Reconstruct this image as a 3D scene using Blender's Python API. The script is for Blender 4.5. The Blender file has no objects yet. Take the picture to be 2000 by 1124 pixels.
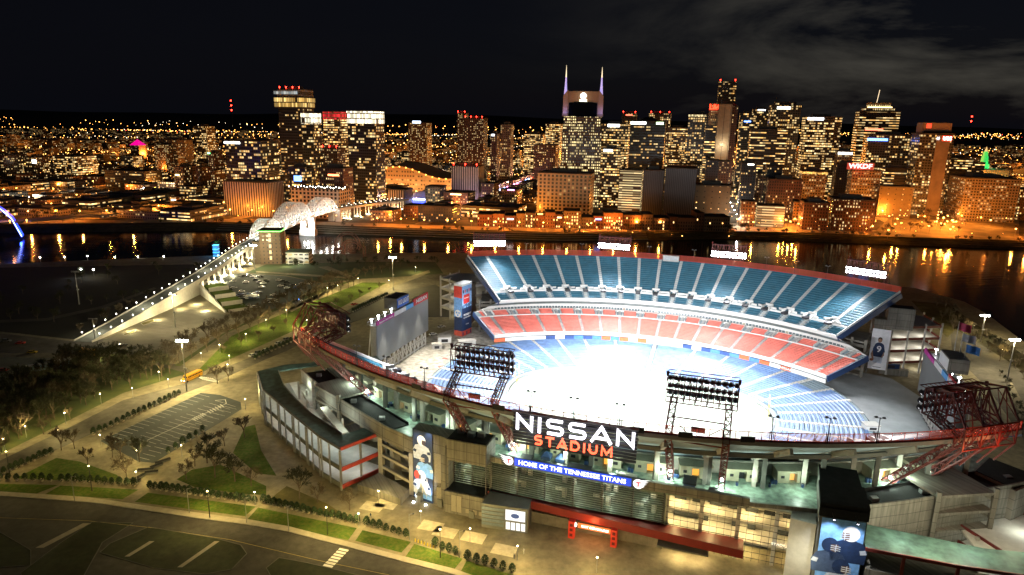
import bpy, bmesh, math, random
from mathutils import Vector, Matrix
random.seed(7)
C = bpy.context.scene.collection
scn = bpy.context.scene
# ---------------------------------------------------------------- camera
FPX, PIT, ROL, HC = 1333.0, .24, .017, 120.0
_r0 = Vector((1, 0, 0)); _f0 = Vector((0, math.cos(PIT), -math.sin(PIT))); _u0 = Vector((0, math.sin(PIT), math.cos(PIT)))
_R = _r0*math.cos(ROL) + _u0*math.sin(ROL); _U = -_r0*math.sin(ROL) + _u0*math.cos(ROL)
cd = bpy.data.cameras.new('camera'); cam = bpy.data.objects.new('camera', cd); C.objects.link(cam)
cd.sensor_width = 36; cd.lens = 36*FPX/2000; cd.clip_start = 1; cd.clip_end = 60000
m = Matrix.Identity(4)
for i in range(3): m[i][0] = _R[i]; m[i][1] = _U[i]; m[i][2] = -_f0[i]
m[2][3] = HC; cam.matrix_world = m; scn.camera = cam
# ---------------------------------------------------------------- world (night sky), moonlight, exposure
scn.view_settings.view_transform = 'Standard'; scn.view_settings.look = 'None'; scn.view_settings.exposure = 0; scn.view_settings.gamma = 1
scn.cycles.use_denoising = True; scn.cycles.max_bounces = 4; scn.cycles.diffuse_bounces = 2; scn.cycles.glossy_bounces = 2
scn.cycles.transmission_bounces = 2; scn.cycles.transparent_max_bounces = 8; scn.cycles.sample_clamp_indirect = 4; scn.cycles.sample_clamp_direct = 0
scn.cycles.caustics_reflective = False; scn.cycles.caustics_refractive = False; scn.cycles.use_light_tree = True
W = bpy.data.worlds.new('World'); scn.world = W; W.use_nodes = True
def build_world():
    nt = W.node_tree; N = nt.nodes; L = nt.links; N.clear()
    out = N.new('ShaderNodeOutputWorld'); bg = N.new('ShaderNodeBackground')
    tc = N.new('ShaderNodeTexCoord'); sky = N.new('ShaderNodeTexSky'); sky.sky_type = 'NISHITA'; sky.sun_disc = False
    sky.sun_elevation = math.radians(-4.5); sky.sun_rotation = math.radians(38)
    mp = N.new('ShaderNodeMapping'); mp.inputs['Scale'].default_value = (1.0, 1.0, 4.2); L.new(tc.outputs['Generated'], mp.inputs[0])
    nz = N.new('ShaderNodeTexNoise'); nz.inputs['Scale'].default_value = 2.1; nz.inputs['Detail'].default_value = 8; nz.inputs['Roughness'].default_value = .6; nz.inputs['Distortion'].default_value = .5
    L.new(mp.outputs[0], nz.inputs[0])
    cr = N.new('ShaderNodeValToRGB'); cr.color_ramp.elements[0].position = .44; cr.color_ramp.elements[1].position = .70; L.new(nz.outputs[0], cr.inputs[0])
    # clouds are brighter towards the right, where the last light is
    dp = N.new('ShaderNodeVectorMath'); dp.operation = 'DOT_PRODUCT'; L.new(tc.outputs['Generated'], dp.inputs[0]); dp.inputs[1].default_value = Vector((.60, .79, .13)).normalized()
    mr = N.new('ShaderNodeMapRange'); mr.inputs[1].default_value = .76; mr.inputs[2].default_value = 1.0; mr.inputs[3].default_value = .16; mr.inputs[4].default_value = 1.0; L.new(dp.outputs['Value'], mr.inputs[0])
    pw = N.new('ShaderNodeMath'); pw.operation = 'POWER'; pw.inputs[1].default_value = 3.2; L.new(mr.outputs[0], pw.inputs[0])
    mu = N.new('ShaderNodeMath'); mu.operation = 'MULTIPLY'; L.new(cr.outputs[0], mu.inputs[0]); L.new(pw.outputs[0], mu.inputs[1])
    mx = N.new('ShaderNodeMixRGB'); mx.inputs[1].default_value = (.0026, .0029, .0046, 1); mx.inputs[2].default_value = (.080, .074, .060, 1); L.new(mu.outputs[0], mx.inputs[0])
    sc_ = N.new('ShaderNodeMixRGB'); sc_.blend_type = 'MULTIPLY'; sc_.inputs[0].default_value = 1; sc_.inputs[2].default_value = (.012, .014, .02, 1); L.new(sky.outputs[0], sc_.inputs[1])
    ad = N.new('ShaderNodeMixRGB'); ad.blend_type = 'ADD'; ad.inputs[0].default_value = 1; L.new(mx.outputs[0], ad.inputs[1]); L.new(sc_.outputs[0], ad.inputs[2])
    L.new(ad.outputs[0], bg.inputs[0]); bg.inputs[1].default_value = 1.0; L.new(bg.outputs[0], out.inputs[0])
build_world()
sd = bpy.data.lights.new('moon', 'SUN'); sd.energy = .035; sd.angle = math.radians(.5); sd.color = (.8, .88, 1)
so = bpy.data.objects.new('moon', sd); C.objects.link(so); so.rotation_euler = (math.radians(48), 0, math.radians(-40))

# ---------------------------------------------------------------- projection helpers (pixel of the photograph -> point of the place)
def _ray(px, py):
    x = (px-1000)/FPX; y = (py-562)/FPX
    return _R*x - _U*y + _f0
def G(px, py, h=0.0):
    r = _ray(px, py); t = (h-HC)/r.z; return Vector((r.x*t, r.y*t, h))
def GD(px, py, D):
    r = _ray(px, py); t = D/r.y; return Vector((r.x*t, D, HC+r.z*t))
# stadium frame: u along the field, v across it (towards the river), z up
SANG = -.325; SC = Vector((55.2, 280.9, 0)); SA = Vector((math.cos(SANG), math.sin(SANG), 0)); SP = Vector((-math.sin(SANG), math.cos(SANG), 0))
MS = Matrix.Translation(SC) @ Matrix.Rotation(SANG, 4, 'Z')
IDM = Matrix.Identity(4)
def S(u, v, z=0.0): return SC + SA*u + SP*v + Vector((0, 0, z))

# ---------------------------------------------------------------- materials
def _nt(name):
    m = bpy.data.materials.new(name); m.use_nodes = True; nt = m.node_tree; nt.nodes.clear()
    o = nt.nodes.new('ShaderNodeOutputMaterial'); return m, nt, nt.nodes, nt.links, o
MATS = {}
def surf(name, col, rough=.8, metal=0.0, ns=1.0, na=.25, col2=None, bump=0.0, spec=.4, coord='Object', stretch=None, ns2=None, panel=None):
    if name in MATS: return MATS[name]
    m, nt, N, L, o = _nt(name)
    b = N.new('ShaderNodeBsdfPrincipled'); b.inputs['Roughness'].default_value = rough; b.inputs['Metallic'].default_value = metal
    b.inputs['Specular IOR Level'].default_value = spec
    tc = N.new('ShaderNodeTexCoord'); n = N.new('ShaderNodeTexNoise'); n.inputs['Scale'].default_value = ns; n.inputs['Detail'].default_value = 5; n.inputs['Roughness'].default_value = .65
    src = tc.outputs[coord]
    if stretch:
        mp = N.new('ShaderNodeMapping'); mp.inputs['Scale'].default_value = stretch; L.new(src, mp.inputs[0]); src = mp.outputs[0]
    L.new(src, n.inputs[0])
    r = N.new('ShaderNodeMapRange'); r.inputs[1].default_value = .3; r.inputs[2].default_value = .7; L.new(n.outputs[0], r.inputs[0])
    c2 = col2 or tuple(min(1, c*(1+na)) for c in col); c1 = col if col2 else tuple(c*(1-na) for c in col)
    mx = N.new('ShaderNodeMixRGB'); mx.inputs[1].default_value = (*c1, 1); mx.inputs[2].default_value = (*c2, 1); L.new(r.outputs[0], mx.inputs[0])
    last = mx.outputs[0]
    if ns2:
        n2 = N.new('ShaderNodeTexNoise'); n2.inputs['Scale'].default_value = ns2; n2.inputs['Detail'].default_value = 3; L.new(src, n2.inputs[0])
        r2 = N.new('ShaderNodeMapRange'); r2.inputs[1].default_value = .3; r2.inputs[2].default_value = .7; r2.inputs[3].default_value = .55; r2.inputs[4].default_value = 1.35; L.new(n2.outputs[0], r2.inputs[0])
        mm = N.new('ShaderNodeVectorMath'); mm.operation = 'SCALE'; L.new(last, mm.inputs[0]); L.new(r2.outputs[0], mm.inputs['Scale']); last = mm.outputs[0]
    if panel:   # joints between precast panels, with streaks of dirt below them
        sp = N.new('ShaderNodeSeparateXYZ'); L.new(tc.outputs[coord], sp.inputs[0]); ad = N.new('ShaderNodeMath'); ad.operation = 'ADD'; L.new(sp.outputs[0], ad.inputs[0]); L.new(sp.outputs[1], ad.inputs[1]); cb = N.new('ShaderNodeCombineXYZ'); L.new(ad.outputs[0], cb.inputs[0]); L.new(sp.outputs[2], cb.inputs[1])
        bk = N.new('ShaderNodeTexBrick'); bk.offset = 0; bk.inputs['Scale'].default_value = 1; bk.inputs['Brick Width'].default_value = panel[0]; bk.inputs['Row Height'].default_value = panel[1]; bk.inputs['Mortar Size'].default_value = .09; bk.inputs['Color1'].default_value = (1, 1, 1, 1); bk.inputs['Color2'].default_value = (.84, .84, .84, 1); bk.inputs['Mortar'].default_value = (.42, .42, .42, 1); L.new(cb.outputs[0], bk.inputs[0])
        mp2 = N.new('ShaderNodeMapping'); mp2.inputs['Scale'].default_value = (.9, .08, 1); L.new(cb.outputs[0], mp2.inputs[0]); n3 = N.new('ShaderNodeTexNoise'); n3.inputs['Scale'].default_value = 1; n3.inputs['Detail'].default_value = 4; L.new(mp2.outputs[0], n3.inputs[0]); r3 = N.new('ShaderNodeMapRange'); r3.inputs[1].default_value = .35; r3.inputs[2].default_value = .7; r3.inputs[3].default_value = 1.0; r3.inputs[4].default_value = .6; L.new(n3.outputs[0], r3.inputs[0])
        pm = N.new('ShaderNodeMixRGB'); pm.blend_type = 'MULTIPLY'; pm.inputs[0].default_value = 1; L.new(last, pm.inputs[1]); L.new(bk.outputs[0], pm.inputs[2]); vm = N.new('ShaderNodeVectorMath'); vm.operation = 'SCALE'; L.new(pm.outputs[0], vm.inputs[0]); L.new(r3.outputs[0], vm.inputs['Scale']); last = vm.outputs[0]
    L.new(last, b.inputs['Base Color'])
    if bump:
        bp = N.new('ShaderNodeBump'); bp.inputs['Strength'].default_value = bump; bp.inputs['Distance'].default_value = .3; L.new(n.outputs[0], bp.inputs['Height']); L.new(bp.outputs[0], b.inputs['Normal'])
    L.new(b.outputs[0], o.inputs[0]); MATS[name] = m; return m
def glow(name, col, st, base=(.1, .1, .1)):
    if name in MATS: return MATS[name]
    m, nt, N, L, o = _nt(name)
    b = N.new('ShaderNodeBsdfPrincipled'); b.inputs['Base Color'].default_value = (*base, 1); b.inputs['Emission Color'].default_value = (*col, 1)
    tc = N.new('ShaderNodeTexCoord'); n = N.new('ShaderNodeTexNoise'); n.inputs['Scale'].default_value = .6; L.new(tc.outputs['Object'], n.inputs[0])
    r = N.new('ShaderNodeMapRange'); r.inputs[3].default_value = st*.75; r.inputs[4].default_value = st*1.25; L.new(n.outputs[0], r.inputs[0]); L.new(r.outputs[0], b.inputs['Emission Strength'])
    L.new(b.outputs[0], o.inputs[0]); m.cycles.emission_sampling = 'NONE'; MATS[name] = m; return m
def facade(name, wall, glass=(.02, .025, .03), fw=3.2, fh=3.6, ww=.7, wh=.55, lit=.35, st=2.0, ca=(1, .50, .12), cb=(1, .76, .36), rowbias=1.0, grough=.25):
    """wall with a grid of windows, some of them lit; object coordinates in metres"""
    if name in MATS: return MATS[name]
    m, nt, N, L, o = _nt(name)
    def M(op, a, b=None, c=None):
        n = N.new('ShaderNodeMath'); n.operation = op
        for i, v in enumerate((a, b, c)):
            if v is None: continue
            if isinstance(v, (int, float)): n.inputs[i].default_value = v
            else: L.new(v, n.inputs[i])
        return n.outputs[0]
    tc = N.new('ShaderNodeTexCoord'); sp = N.new('ShaderNodeSeparateXYZ'); L.new(tc.outputs['Object'], sp.inputs[0])
    ns_ = N.new('ShaderNodeSeparateXYZ'); L.new(tc.outputs['Normal'], ns_.inputs[0]); oi = N.new('ShaderNodeObjectInfo')
    side = M('GREATER_THAN', M('ABSOLUTE', ns_.outputs[0]), .7); up = M('LESS_THAN', M('ABSOLUTE', ns_.outputs[2]), .5)
    mixu = N.new('ShaderNodeMix'); mixu.data_type = 'FLOAT'; L.new(side, mixu.inputs[0]); L.new(sp.outputs[0], mixu.inputs[2]); L.new(sp.outputs[1], mixu.inputs[3])
    U = M('DIVIDE', M('ADD', mixu.outputs[0], 500.0), fw); Z = M('DIVIDE', M('ADD', sp.outputs[2], .02), fh)
    fu = M('FRACT', U); fz = M('FRACT', Z)
    mu = M('LESS_THAN', M('ABSOLUTE', M('SUBTRACT', fu, .5)), ww/2); mz = M('LESS_THAN', M('ABSOLUTE', M('SUBTRACT', fz, .5)), wh/2)
    mask = M('MULTIPLY', M('MULTIPLY', mu, mz), up)
    cu = M('FLOOR', U); cz = M('FLOOR', Z); sd_ = M('MULTIPLY_ADD', side, 17.3, M('MULTIPLY', oi.outputs['Random'], 91.7))
    cmb = N.new('ShaderNodeCombineXYZ'); L.new(cu, cmb.inputs[0]); L.new(cz, cmb.inputs[1]); L.new(sd_, cmb.inputs[2])
    wn = N.new('ShaderNodeTexWhiteNoise'); wn.noise_dimensions = '3D'; L.new(cmb.outputs[0], wn.inputs[0])
    # rooms spanning several bays switch together
    cmb2 = N.new('ShaderNodeCombineXYZ'); L.new(M('FLOOR', M('DIVIDE', U, 4.0)), cmb2.inputs[0]); L.new(cz, cmb2.inputs[1]); L.new(sd_, cmb2.inputs[2])
    wr = N.new('ShaderNodeTexWhiteNoise'); wr.noise_dimensions = '3D'; L.new(cmb2.outputs[0], wr.inputs[0])
    val = M('ADD', M('MULTIPLY', wn.outputs['Value'], 1-.5*rowbias), M('MULTIPLY', wr.outputs['Value'], .5*rowbias))
    litm = M('LESS_THAN', val, .5+(lit-.5)*(1-.25*rowbias)); sc3 = N.new('ShaderNodeSeparateColor'); L.new(wn.outputs['Color'], sc3.inputs[0])
    br = M('MULTIPLY', M('MULTIPLY', litm, mask), M('MULTIPLY_ADD', M('POWER', sc3.outputs[0], 1.6), 1.1, .25))
    ec = N.new('ShaderNodeMixRGB'); ec.inputs[1].default_value = (*ca, 1); ec.inputs[2].default_value = (*cb, 1); L.new(sc3.outputs[1], ec.inputs[0])
    b = N.new('ShaderNodeBsdfPrincipled')
    nz = N.new('ShaderNodeTexNoise'); nz.inputs['Scale'].default_value = .25; nz.inputs['Detail'].default_value = 4; L.new(tc.outputs['Object'], nz.inputs[0])
    wv = N.new('ShaderNodeMixRGB'); wv.inputs[1].default_value = (*[c*.75 for c in wall], 1); wv.inputs[2].default_value = (*[c*1.25 for c in wall], 1); L.new(nz.outputs[0], wv.inputs[0])
    bc = N.new('ShaderNodeMixRGB'); L.new(mask, bc.inputs[0]); L.new(wv.outputs[0], bc.inputs[1]); bc.inputs[2].default_value = (*glass, 1)
    L.new(bc.outputs[0], b.inputs['Base Color']); ro = M('MULTIPLY_ADD', mask, grough-.75, .75); L.new(ro, b.inputs['Roughness'])
    L.new(ec.outputs[0], b.inputs['Emission Color']); L.new(M('MULTIPLY', br, st), b.inputs['Emission Strength'])
    L.new(b.outputs[0], o.inputs[0]); m.cycles.emission_sampling = 'NONE'; MATS[name] = m; return m
def veil(name, col, alpha, sx=1.0):
    """wire mesh: a see-through grid in the surface itself"""
    m, nt, N, L, o = _nt(name)
    b = N.new('ShaderNodeBsdfPrincipled'); b.inputs['Base Color'].default_value = (*col, 1); b.inputs['Roughness'].default_value = .6
    t = N.new('ShaderNodeBsdfTransparent'); mx = N.new('ShaderNodeMixShader'); mx.inputs[0].default_value = alpha; tl_ = N.new('ShaderNodeBsdfTranslucent'); tl_.inputs[0].default_value = (*col, 1); m2 = N.new('ShaderNodeMixShader'); m2.inputs[0].default_value = .6; L.new(b.outputs[0], m2.inputs[1]); L.new(tl_.outputs[0], m2.inputs[2])
    L.new(t.outputs[0], mx.inputs[1]); L.new(m2.outputs[0], mx.inputs[2]); L.new(mx.outputs[0], o.inputs[0]); MATS[name] = m; return m
asphalt = surf('asphalt', (.055, .052, .046), .85, ns=.35, na=.35, ns2=.04, spec=.3)
asphalt_old = surf('asphalt_old', (.10, .092, .075), .9, ns=.3, na=.3, ns2=.05, spec=.25)
pave = surf('paving', (.205, .18, .12), .85, ns=.35, na=.3, ns2=.03, spec=.2)
conc = surf('concrete', (.30, .28, .24), .8, ns=.4, na=.18, spec=.25)
conc_l = surf('light_concrete', (.48, .46, .42), .75, ns=.5, na=.12, spec=.25)
conc_d = surf('dark_concrete', (.12, .12, .105), .8, ns=.3, na=.2, spec=.25)
tanw = surf('tan_precast', (.22, .205, .17), .8, ns=.25, na=.12, spec=.25, panel=(6, 3.2))
lawn = surf('lawn', (.035, .095, .012), .95, ns=.9, col2=(.12, .13, .035), ns2=.09, spec=.05)
drygrass = surf('winter_grass', (.085, .085, .03), .95, ns=.2, col2=(.16, .135, .06), ns2=.05, spec=.05)
scrub = surf('bank_scrub', (.03, .032, .018), .95, ns=.15, col2=(.07, .06, .035), spec=.05)
white = surf('white_paint', (.78, .78, .76), .6, ns=.5, na=.08)
maroon = surf('maroon_steel', (.13, .022, .018), .5, .1, ns=.4, na=.3)
redsteel = surf('red_steel', (.55, .045, .03), .5, ns=.3, na=.15)
black = surf('black_roof', (.012, .012, .012), .85, ns=.4, na=.4, spec=.15)
dark = surf('dark_metal', (.035, .035, .04), .5, .3, ns=1, na=.2)
steel = surf('grey_steel', (.28, .28, .28), .45, .5, ns=1, na=.15)
greenroof = surf('grey_green_roof', (.055, .105, .088), .7, ns=.12, na=.25, ns2=.5)
deckm = surf('concourse_deck', (.16, .22, .175), .45, ns=.15, na=.25, ns2=.6)
navy = surf('navy_paint', (.02, .045, .12), .5, ns=1, na=.2)

# ---------------------------------------------------------------- mesh builder
def wmat(o):
    """full matrix of an object from its own chain of parents"""
    M = o.matrix_basis.copy()
    while o.parent is not None: o = o.parent; M = o.matrix_basis @ M
    return M
class MB:
    def __init__(s): s.v = []; s.f = []
    def add(s, vs, fs):
        b = len(s.v); s.v += [tuple(v) for v in vs]; s.f += [tuple(b+i for i in f) for f in fs]; return s
    def box(s, cx, cy, cz, sx, sy, sz, rz=0.0):
        c, k = math.cos(rz), math.sin(rz); vs = []
        for z in (-sz/2, sz/2):
            for x, y in ((-sx/2, -sy/2), (sx/2, -sy/2), (sx/2, sy/2), (-sx/2, sy/2)): vs.append((cx+x*c-y*k, cy+x*k+y*c, cz+z))
        return s.add(vs, [(3, 2, 1, 0), (4, 5, 6, 7), (0, 1, 5, 4), (1, 2, 6, 5), (2, 3, 7, 6), (3, 0, 4, 7)])
    def bx(s, x0, x1, y0, y1, z0, z1): return s.box((x0+x1)/2, (y0+y1)/2, (z0+z1)/2, x1-x0, y1-y0, z1-z0)
    def beam(s, p, q, w, h=None):
        p = Vector(p); q = Vector(q); h = h or w; d = q-p
        if d.length < 1e-6: return s
        d.normalize(); up = Vector((0, 0, 1)) if abs(d.z) < .95 else Vector((1, 0, 0)); a = d.cross(up).normalized(); b = a.cross(d)
        vs = [e+a*x*w/2+b*y*h/2 for e in (p, q) for x, y in ((-1, -1), (1, -1), (1, 1), (-1, 1))]
        return s.add(vs, [(3, 2, 1, 0), (4, 5, 6, 7), (0, 1, 5, 4), (1, 2, 6, 5), (2, 3, 7, 6), (3, 0, 4, 7)])
    def tube(s, p, q, r0, r1=None, n=6):
        p = Vector(p); q = Vector(q); r1 = r0 if r1 is None else r1; d = (q-p).normalized(); up = Vector((0, 0, 1)) if abs(d.z) < .95 else Vector((1, 0, 0)); a = d.cross(up).normalized(); b = a.cross(d)
        vs = [e+(a*math.cos(t)+b*math.sin(t))*r for e, r in ((p, r0), (q, r1)) for t in [2*math.pi*i/n for i in range(n)]]
        return s.add(vs, [(i, (i+1) % n, n+(i+1) % n, n+i) for i in range(n)]+[tuple(range(n-1, -1, -1)), tuple(range(n, 2*n))])
    def prism(s, poly, z0, z1):
        n = len(poly)
        A = sum(poly[i][0]*poly[(i+1) % n][1]-poly[(i+1) % n][0]*poly[i][1] for i in range(n))
        if A < 0: poly = poly[::-1]
        zz0 = z0 if isinstance(z0, (list, tuple)) else [z0]*n; zz1 = z1 if isinstance(z1, (list, tuple)) else [z1]*n
        if A < 0: zz0 = zz0[::-1]; zz1 = zz1[::-1]
        vs = [(p[0], p[1], z) for p, z in zip(poly, zz0)]+[(p[0], p[1], z) for p, z in zip(poly, zz1)]
        return s.add(vs, [tuple(range(n-1, -1, -1)), tuple(range(n, 2*n))]+[(i, (i+1) % n, n+(i+1) % n, n+i) for i in range(n)])
    def grid(s, rows, close=False):
        nr = len(rows); nc = len(rows[0]); vs = [p for r in rows for p in r]; fs = []
        for i in range(nr-1):
            for j in range(nc if close else nc-1):
                k = (j+1) % nc; fs.append((i*nc+j, i*nc+k, (i+1)*nc+k, (i+1)*nc+j))
        return s.add(vs, fs)
    def sphere(s, c, r, n=8, sz=1.0):
        rows = [[(c[0]+r*math.sin(a)*math.cos(b), c[1]+r*math.sin(a)*math.sin(b), c[2]+r*sz*math.cos(a)) for b in [2*math.pi*j/n for j in range(n)]] for a in [math.pi*max(.02, min(.98, i/(n//2+1))) for i in range(n//2+2)]]
        return s.grid(rows, True)
    def mesh(s, name, M=None):
        me = bpy.data.meshes.new(name); vs = [M @ Vector(v) for v in s.v] if M else s.v
        me.from_pydata([tuple(v) for v in vs], [], s.f); me.update(); return me
    def build(s, name, mat, parent=None, space=None):
        """space: matrix of the frame the coordinates are in; they are stored relative to the parent"""
        M = None
        if parent is not None and space is not None: M = wmat(parent).inverted() @ space
        elif space is not None: M = space
        me = s.mesh(name, M); me.materials.append(mat); o = bpy.data.objects.new(name, me); C.objects.link(o)
        if parent is not None: o.parent = parent
        return o
def each(s, name, mat, parent=None, space=None):
    """one object per separate piece of the mesh builder"""
    par = list(range(len(s.v)))
    def fd(i):
        while par[i] != i: par[i] = par[par[i]]; i = par[i]
        return i
    for f in s.f:
        for k in f[1:]: par[fd(k)] = fd(f[0])
    gr = {}
    for i in range(len(s.v)): gr.setdefault(fd(i), []).append(i)
    fs = {}
    for f in s.f: fs.setdefault(fd(f[0]), []).append(f)
    out = []
    for k, ids in gr.items():
        mp = {i: j for j, i in enumerate(ids)}; q = MB(); q.v = [s.v[i] for i in ids]; q.f = [tuple(mp[i] for i in f) for f in fs.get(k, [])]; out.append(q.build(name, mat, parent, space))
    return out
def tag(o, label=None, cat=None, group=None, kind=None):
    if label: o['label'] = label
    if cat: o['category'] = cat
    if group: o['group'] = group
    if kind: o['kind'] = kind
    return o
def empty(name, loc=(0, 0, 0), rz=0.0, label=None, cat=None, group=None):
    o = bpy.data.objects.new(name, None); C.objects.link(o); o.matrix_basis = Matrix.Translation(Vector(loc)) @ Matrix.Rotation(rz, 4, 'Z'); o.empty_display_size = .5
    return tag(o, label, cat, group)
def dup(root, loc, rz=0.0, label=None, group=None, sc=1.0, cat=None):
    r = root.copy(); C.objects.link(r); r.matrix_basis = Matrix.Translation(Vector(loc)) @ Matrix.Rotation(rz, 4, 'Z') @ Matrix.Diagonal((sc, sc, sc, 1))
    if label: r['label'] = label
    if group: r['group'] = group
    if cat: r['category'] = cat
    for ch in KIDS.get(root.name, []):
        c = ch.copy(); C.objects.link(c); c.parent = r
        for g in KIDS.get(ch.name, []): d = g.copy(); C.objects.link(d); d.parent = c
    return r
KIDS = {}
def reg(root):
    """remember the children of a finished prototype"""
    for o in C.objects:
        if o.parent is not None and (o.parent == root or o.parent.parent == root):
            KIDS.setdefault(o.parent.name, [])
            if o not in KIDS[o.parent.name]: KIDS[o.parent.name].append(o)
    return root
def place(root, loc, rz=0.0, sc=1.0): root.matrix_basis = Matrix.Translation(Vector(loc)) @ Matrix.Rotation(rz, 4, 'Z') @ Matrix.Diagonal((sc, sc, sc, 1))
def text(name, body, size, loc, xdir, ydir, mat, parent=None, ext=.05, off=0.0, sx=1.0, align='CENTER', fit=None):
    cu = bpy.data.curves.new(name, 'FONT'); cu.body = body; cu.size = size; cu.extrude = ext; cu.offset = off; cu.align_x = align; cu.align_y = 'CENTER'; cu.resolution_u = 3
    cu.materials.append(mat); o = bpy.data.objects.new(name, cu); C.objects.link(o)
    x = Vector(xdir).normalized(); y = Vector(ydir).normalized(); z = x.cross(y); M = Matrix.Identity(4)
    bpy.context.view_layer.update()
    if fit:
        w = o.dimensions.x or 1; sx = fit/w
    for i in range(3): M[i][0] = x[i]*sx; M[i][1] = y[i]; M[i][2] = z[i]; M[i][3] = loc[i]
    me = bpy.data.meshes.new_from_object(o.evaluated_get(bpy.context.evaluated_depsgraph_get())); bpy.data.objects.remove(o); bpy.data.curves.remove(cu)
    if not me.materials: me.materials.append(mat)
    o = bpy.data.objects.new(name, me); C.objects.link(o)
    if parent is not None: o.parent = parent; M = wmat(parent).inverted() @ M
    o.matrix_basis = M; return o
LIGHTS = {}
def point(loc, watts, col, r=.5, parent=None):
    k = (watts, col, r)
    if k not in LIGHTS:
        d = bpy.data.lights.new('point_light', 'POINT'); d.energy = watts; d.color = col; d.shadow_soft_size = r; LIGHTS[k] = d
    o = bpy.data.objects.new('point_light', LIGHTS[k]); C.objects.link(o)
    if parent is not None: o.parent = parent; loc = wmat(parent).inverted() @ Vector(loc)
    o.location = loc; return o
def spot(loc, to, watts, col, deg, r=.5, blend=.8, parent=None):
    d = bpy.data.lights.new('spot_light', 'SPOT'); d.energy = watts; d.color = col; d.shadow_soft_size = r; d.spot_size = math.radians(deg); d.spot_blend = blend
    o = bpy.data.objects.new('spot_light', d); C.objects.link(o); q = (Vector(to)-Vector(loc)).to_track_quat('-Z', 'Y')
    o.matrix_basis = Matrix.Translation(Vector(loc)) @ q.to_matrix().to_4x4()
    if parent is not None: o.matrix_basis = wmat(parent).inverted() @ o.matrix_basis; o.parent = parent
    return o
# ================================================================ THE SETTING: ground, river, terrain
def ground_poly(name, pts, mat, z, px=True, kind='structure', label=None):
    P = [G(x, y) for x, y in pts] if px else [Vector((x, y, 0)) for x, y in pts]
    bm = bmesh.new(); vs = [bm.verts.new((p.x, p.y, z)) for p in P]; f = bm.faces.new(vs); bm.normal_update()
    if f.normal.z < 0: f.normal_flip()
    bmesh.ops.triangulate(bm, faces=[f]); me = bpy.data.meshes.new(name); bm.to_mesh(me); bm.free(); me.materials.append(mat)
    o = bpy.data.objects.new(name, me); C.objects.link(o); o['kind'] = kind
    if label: o['label'] = label
    return o
NEAR = [(-1500, 470), (-800, 520), (-417, 541), (-340, 566), (-263, 591), (-140, 611), (-67, 622), (20, 620), (120, 600), (240, 556), (311, 510), (322, 470), (317, 440), (297, 376), (270, 250), (230, 60), (200, -150)]
FAR = [(-1500, 640), (-800, 690), (-550, 722), (-336, 763), (-171, 748), (-60, 738), (54, 731), (150, 748), (261, 769), (400, 750), (547, 728), (800, 690), (1200, 600), (2400, 300)]
ground_poly('ground', NEAR+[(-1500, -150)], pave, 0, px=False)
ground_poly('city_ground', [(x, y+22) for x, y in FAR]+[(14000, 4000), (26000, 30000), (-26000, 30000), (-14000, 3000)], surf('city_ground', (.035, .034, .03), .9, ns=.06, col2=(.10, .085, .06), ns2=.015, spec=.15), 0, px=False)  # darkness of the unlit blocks put into this ground colour
mb = MB(); mb.grid([[(x, y, .0) for x, y in NEAR], [(x+(6 if i > 9 else 0), y+10, -7.) for i, (x, y) in enumerate(NEAR)]]); o = mb.build('near_river_bank', scrub); o['kind'] = 'structure'
# far bank: grass slope with stone terraces in the middle part
mb = MB(); prof = [(0, -7), (4, -5), (5, -4.2), (9, -4.0), (10, -2.8), (14, -2.6), (15, -1.4), (19, -1.2), (22, .0)]
mb.grid([[(x, y+dy, z) for x, y in FAR] for dy, z in prof][::-1]); o = mb.build('far_river_bank', scrub); o['kind'] = 'structure'
mb = MB()
for k, (dy, z) in enumerate(((2, -5.6), (7, -4.0), (12, -2.5), (17, -1.1))):
    for i in range(3, 7):
        (x0, y0), (x1, y1) = FAR[i], FAR[i+1]; mb.beam((x0, y0+dy, z), (x1, y1+dy, z), 1.6, .9)
o = mb.build('stone_terraces', surf('terrace_stone', (.16, .14, .11), .9, ns=.5, na=.2)); o['kind'] = 'structure'
def water():
    m, nt, N, L, o = _nt('river_water')
    b = N.new('ShaderNodeBsdfPrincipled'); b.inputs['Base Color'].default_value = (.004, .007, .010, 1); b.inputs['Roughness'].default_value = .10; b.inputs['IOR'].default_value = 1.33; b.inputs['Specular IOR Level'].default_value = .10
    tc = N.new('ShaderNodeTexCoord'); mp = N.new('ShaderNodeMapping'); mp.inputs['Scale'].default_value = (.05, .22, 1); L.new(tc.outputs['Object'], mp.inputs[0])
    n = N.new('ShaderNodeTexNoise'); n.inputs['Scale'].default_value = 1.0; n.inputs['Detail'].default_value = 5; L.new(mp.outputs[0], n.inputs[0])
    bp = N.new('ShaderNodeBump'); bp.inputs['Strength'].default_value = .38; bp.inputs['Distance'].default_value = .35; L.new(n.outputs[0], bp.inputs['Height']); L.new(bp.outputs[0], b.inputs['Normal'])
    L.new(b.outputs[0], o.inputs[0]); return m
mb = MB(); mb.add([(-2500, -400, -6.6), (2600, -400, -6.6), (2600, 900, -6.6), (-2500, 900, -6.6)], [(0, 1, 2, 3)]); o = mb.build('river', water()); o['kind'] = 'structure'
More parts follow.
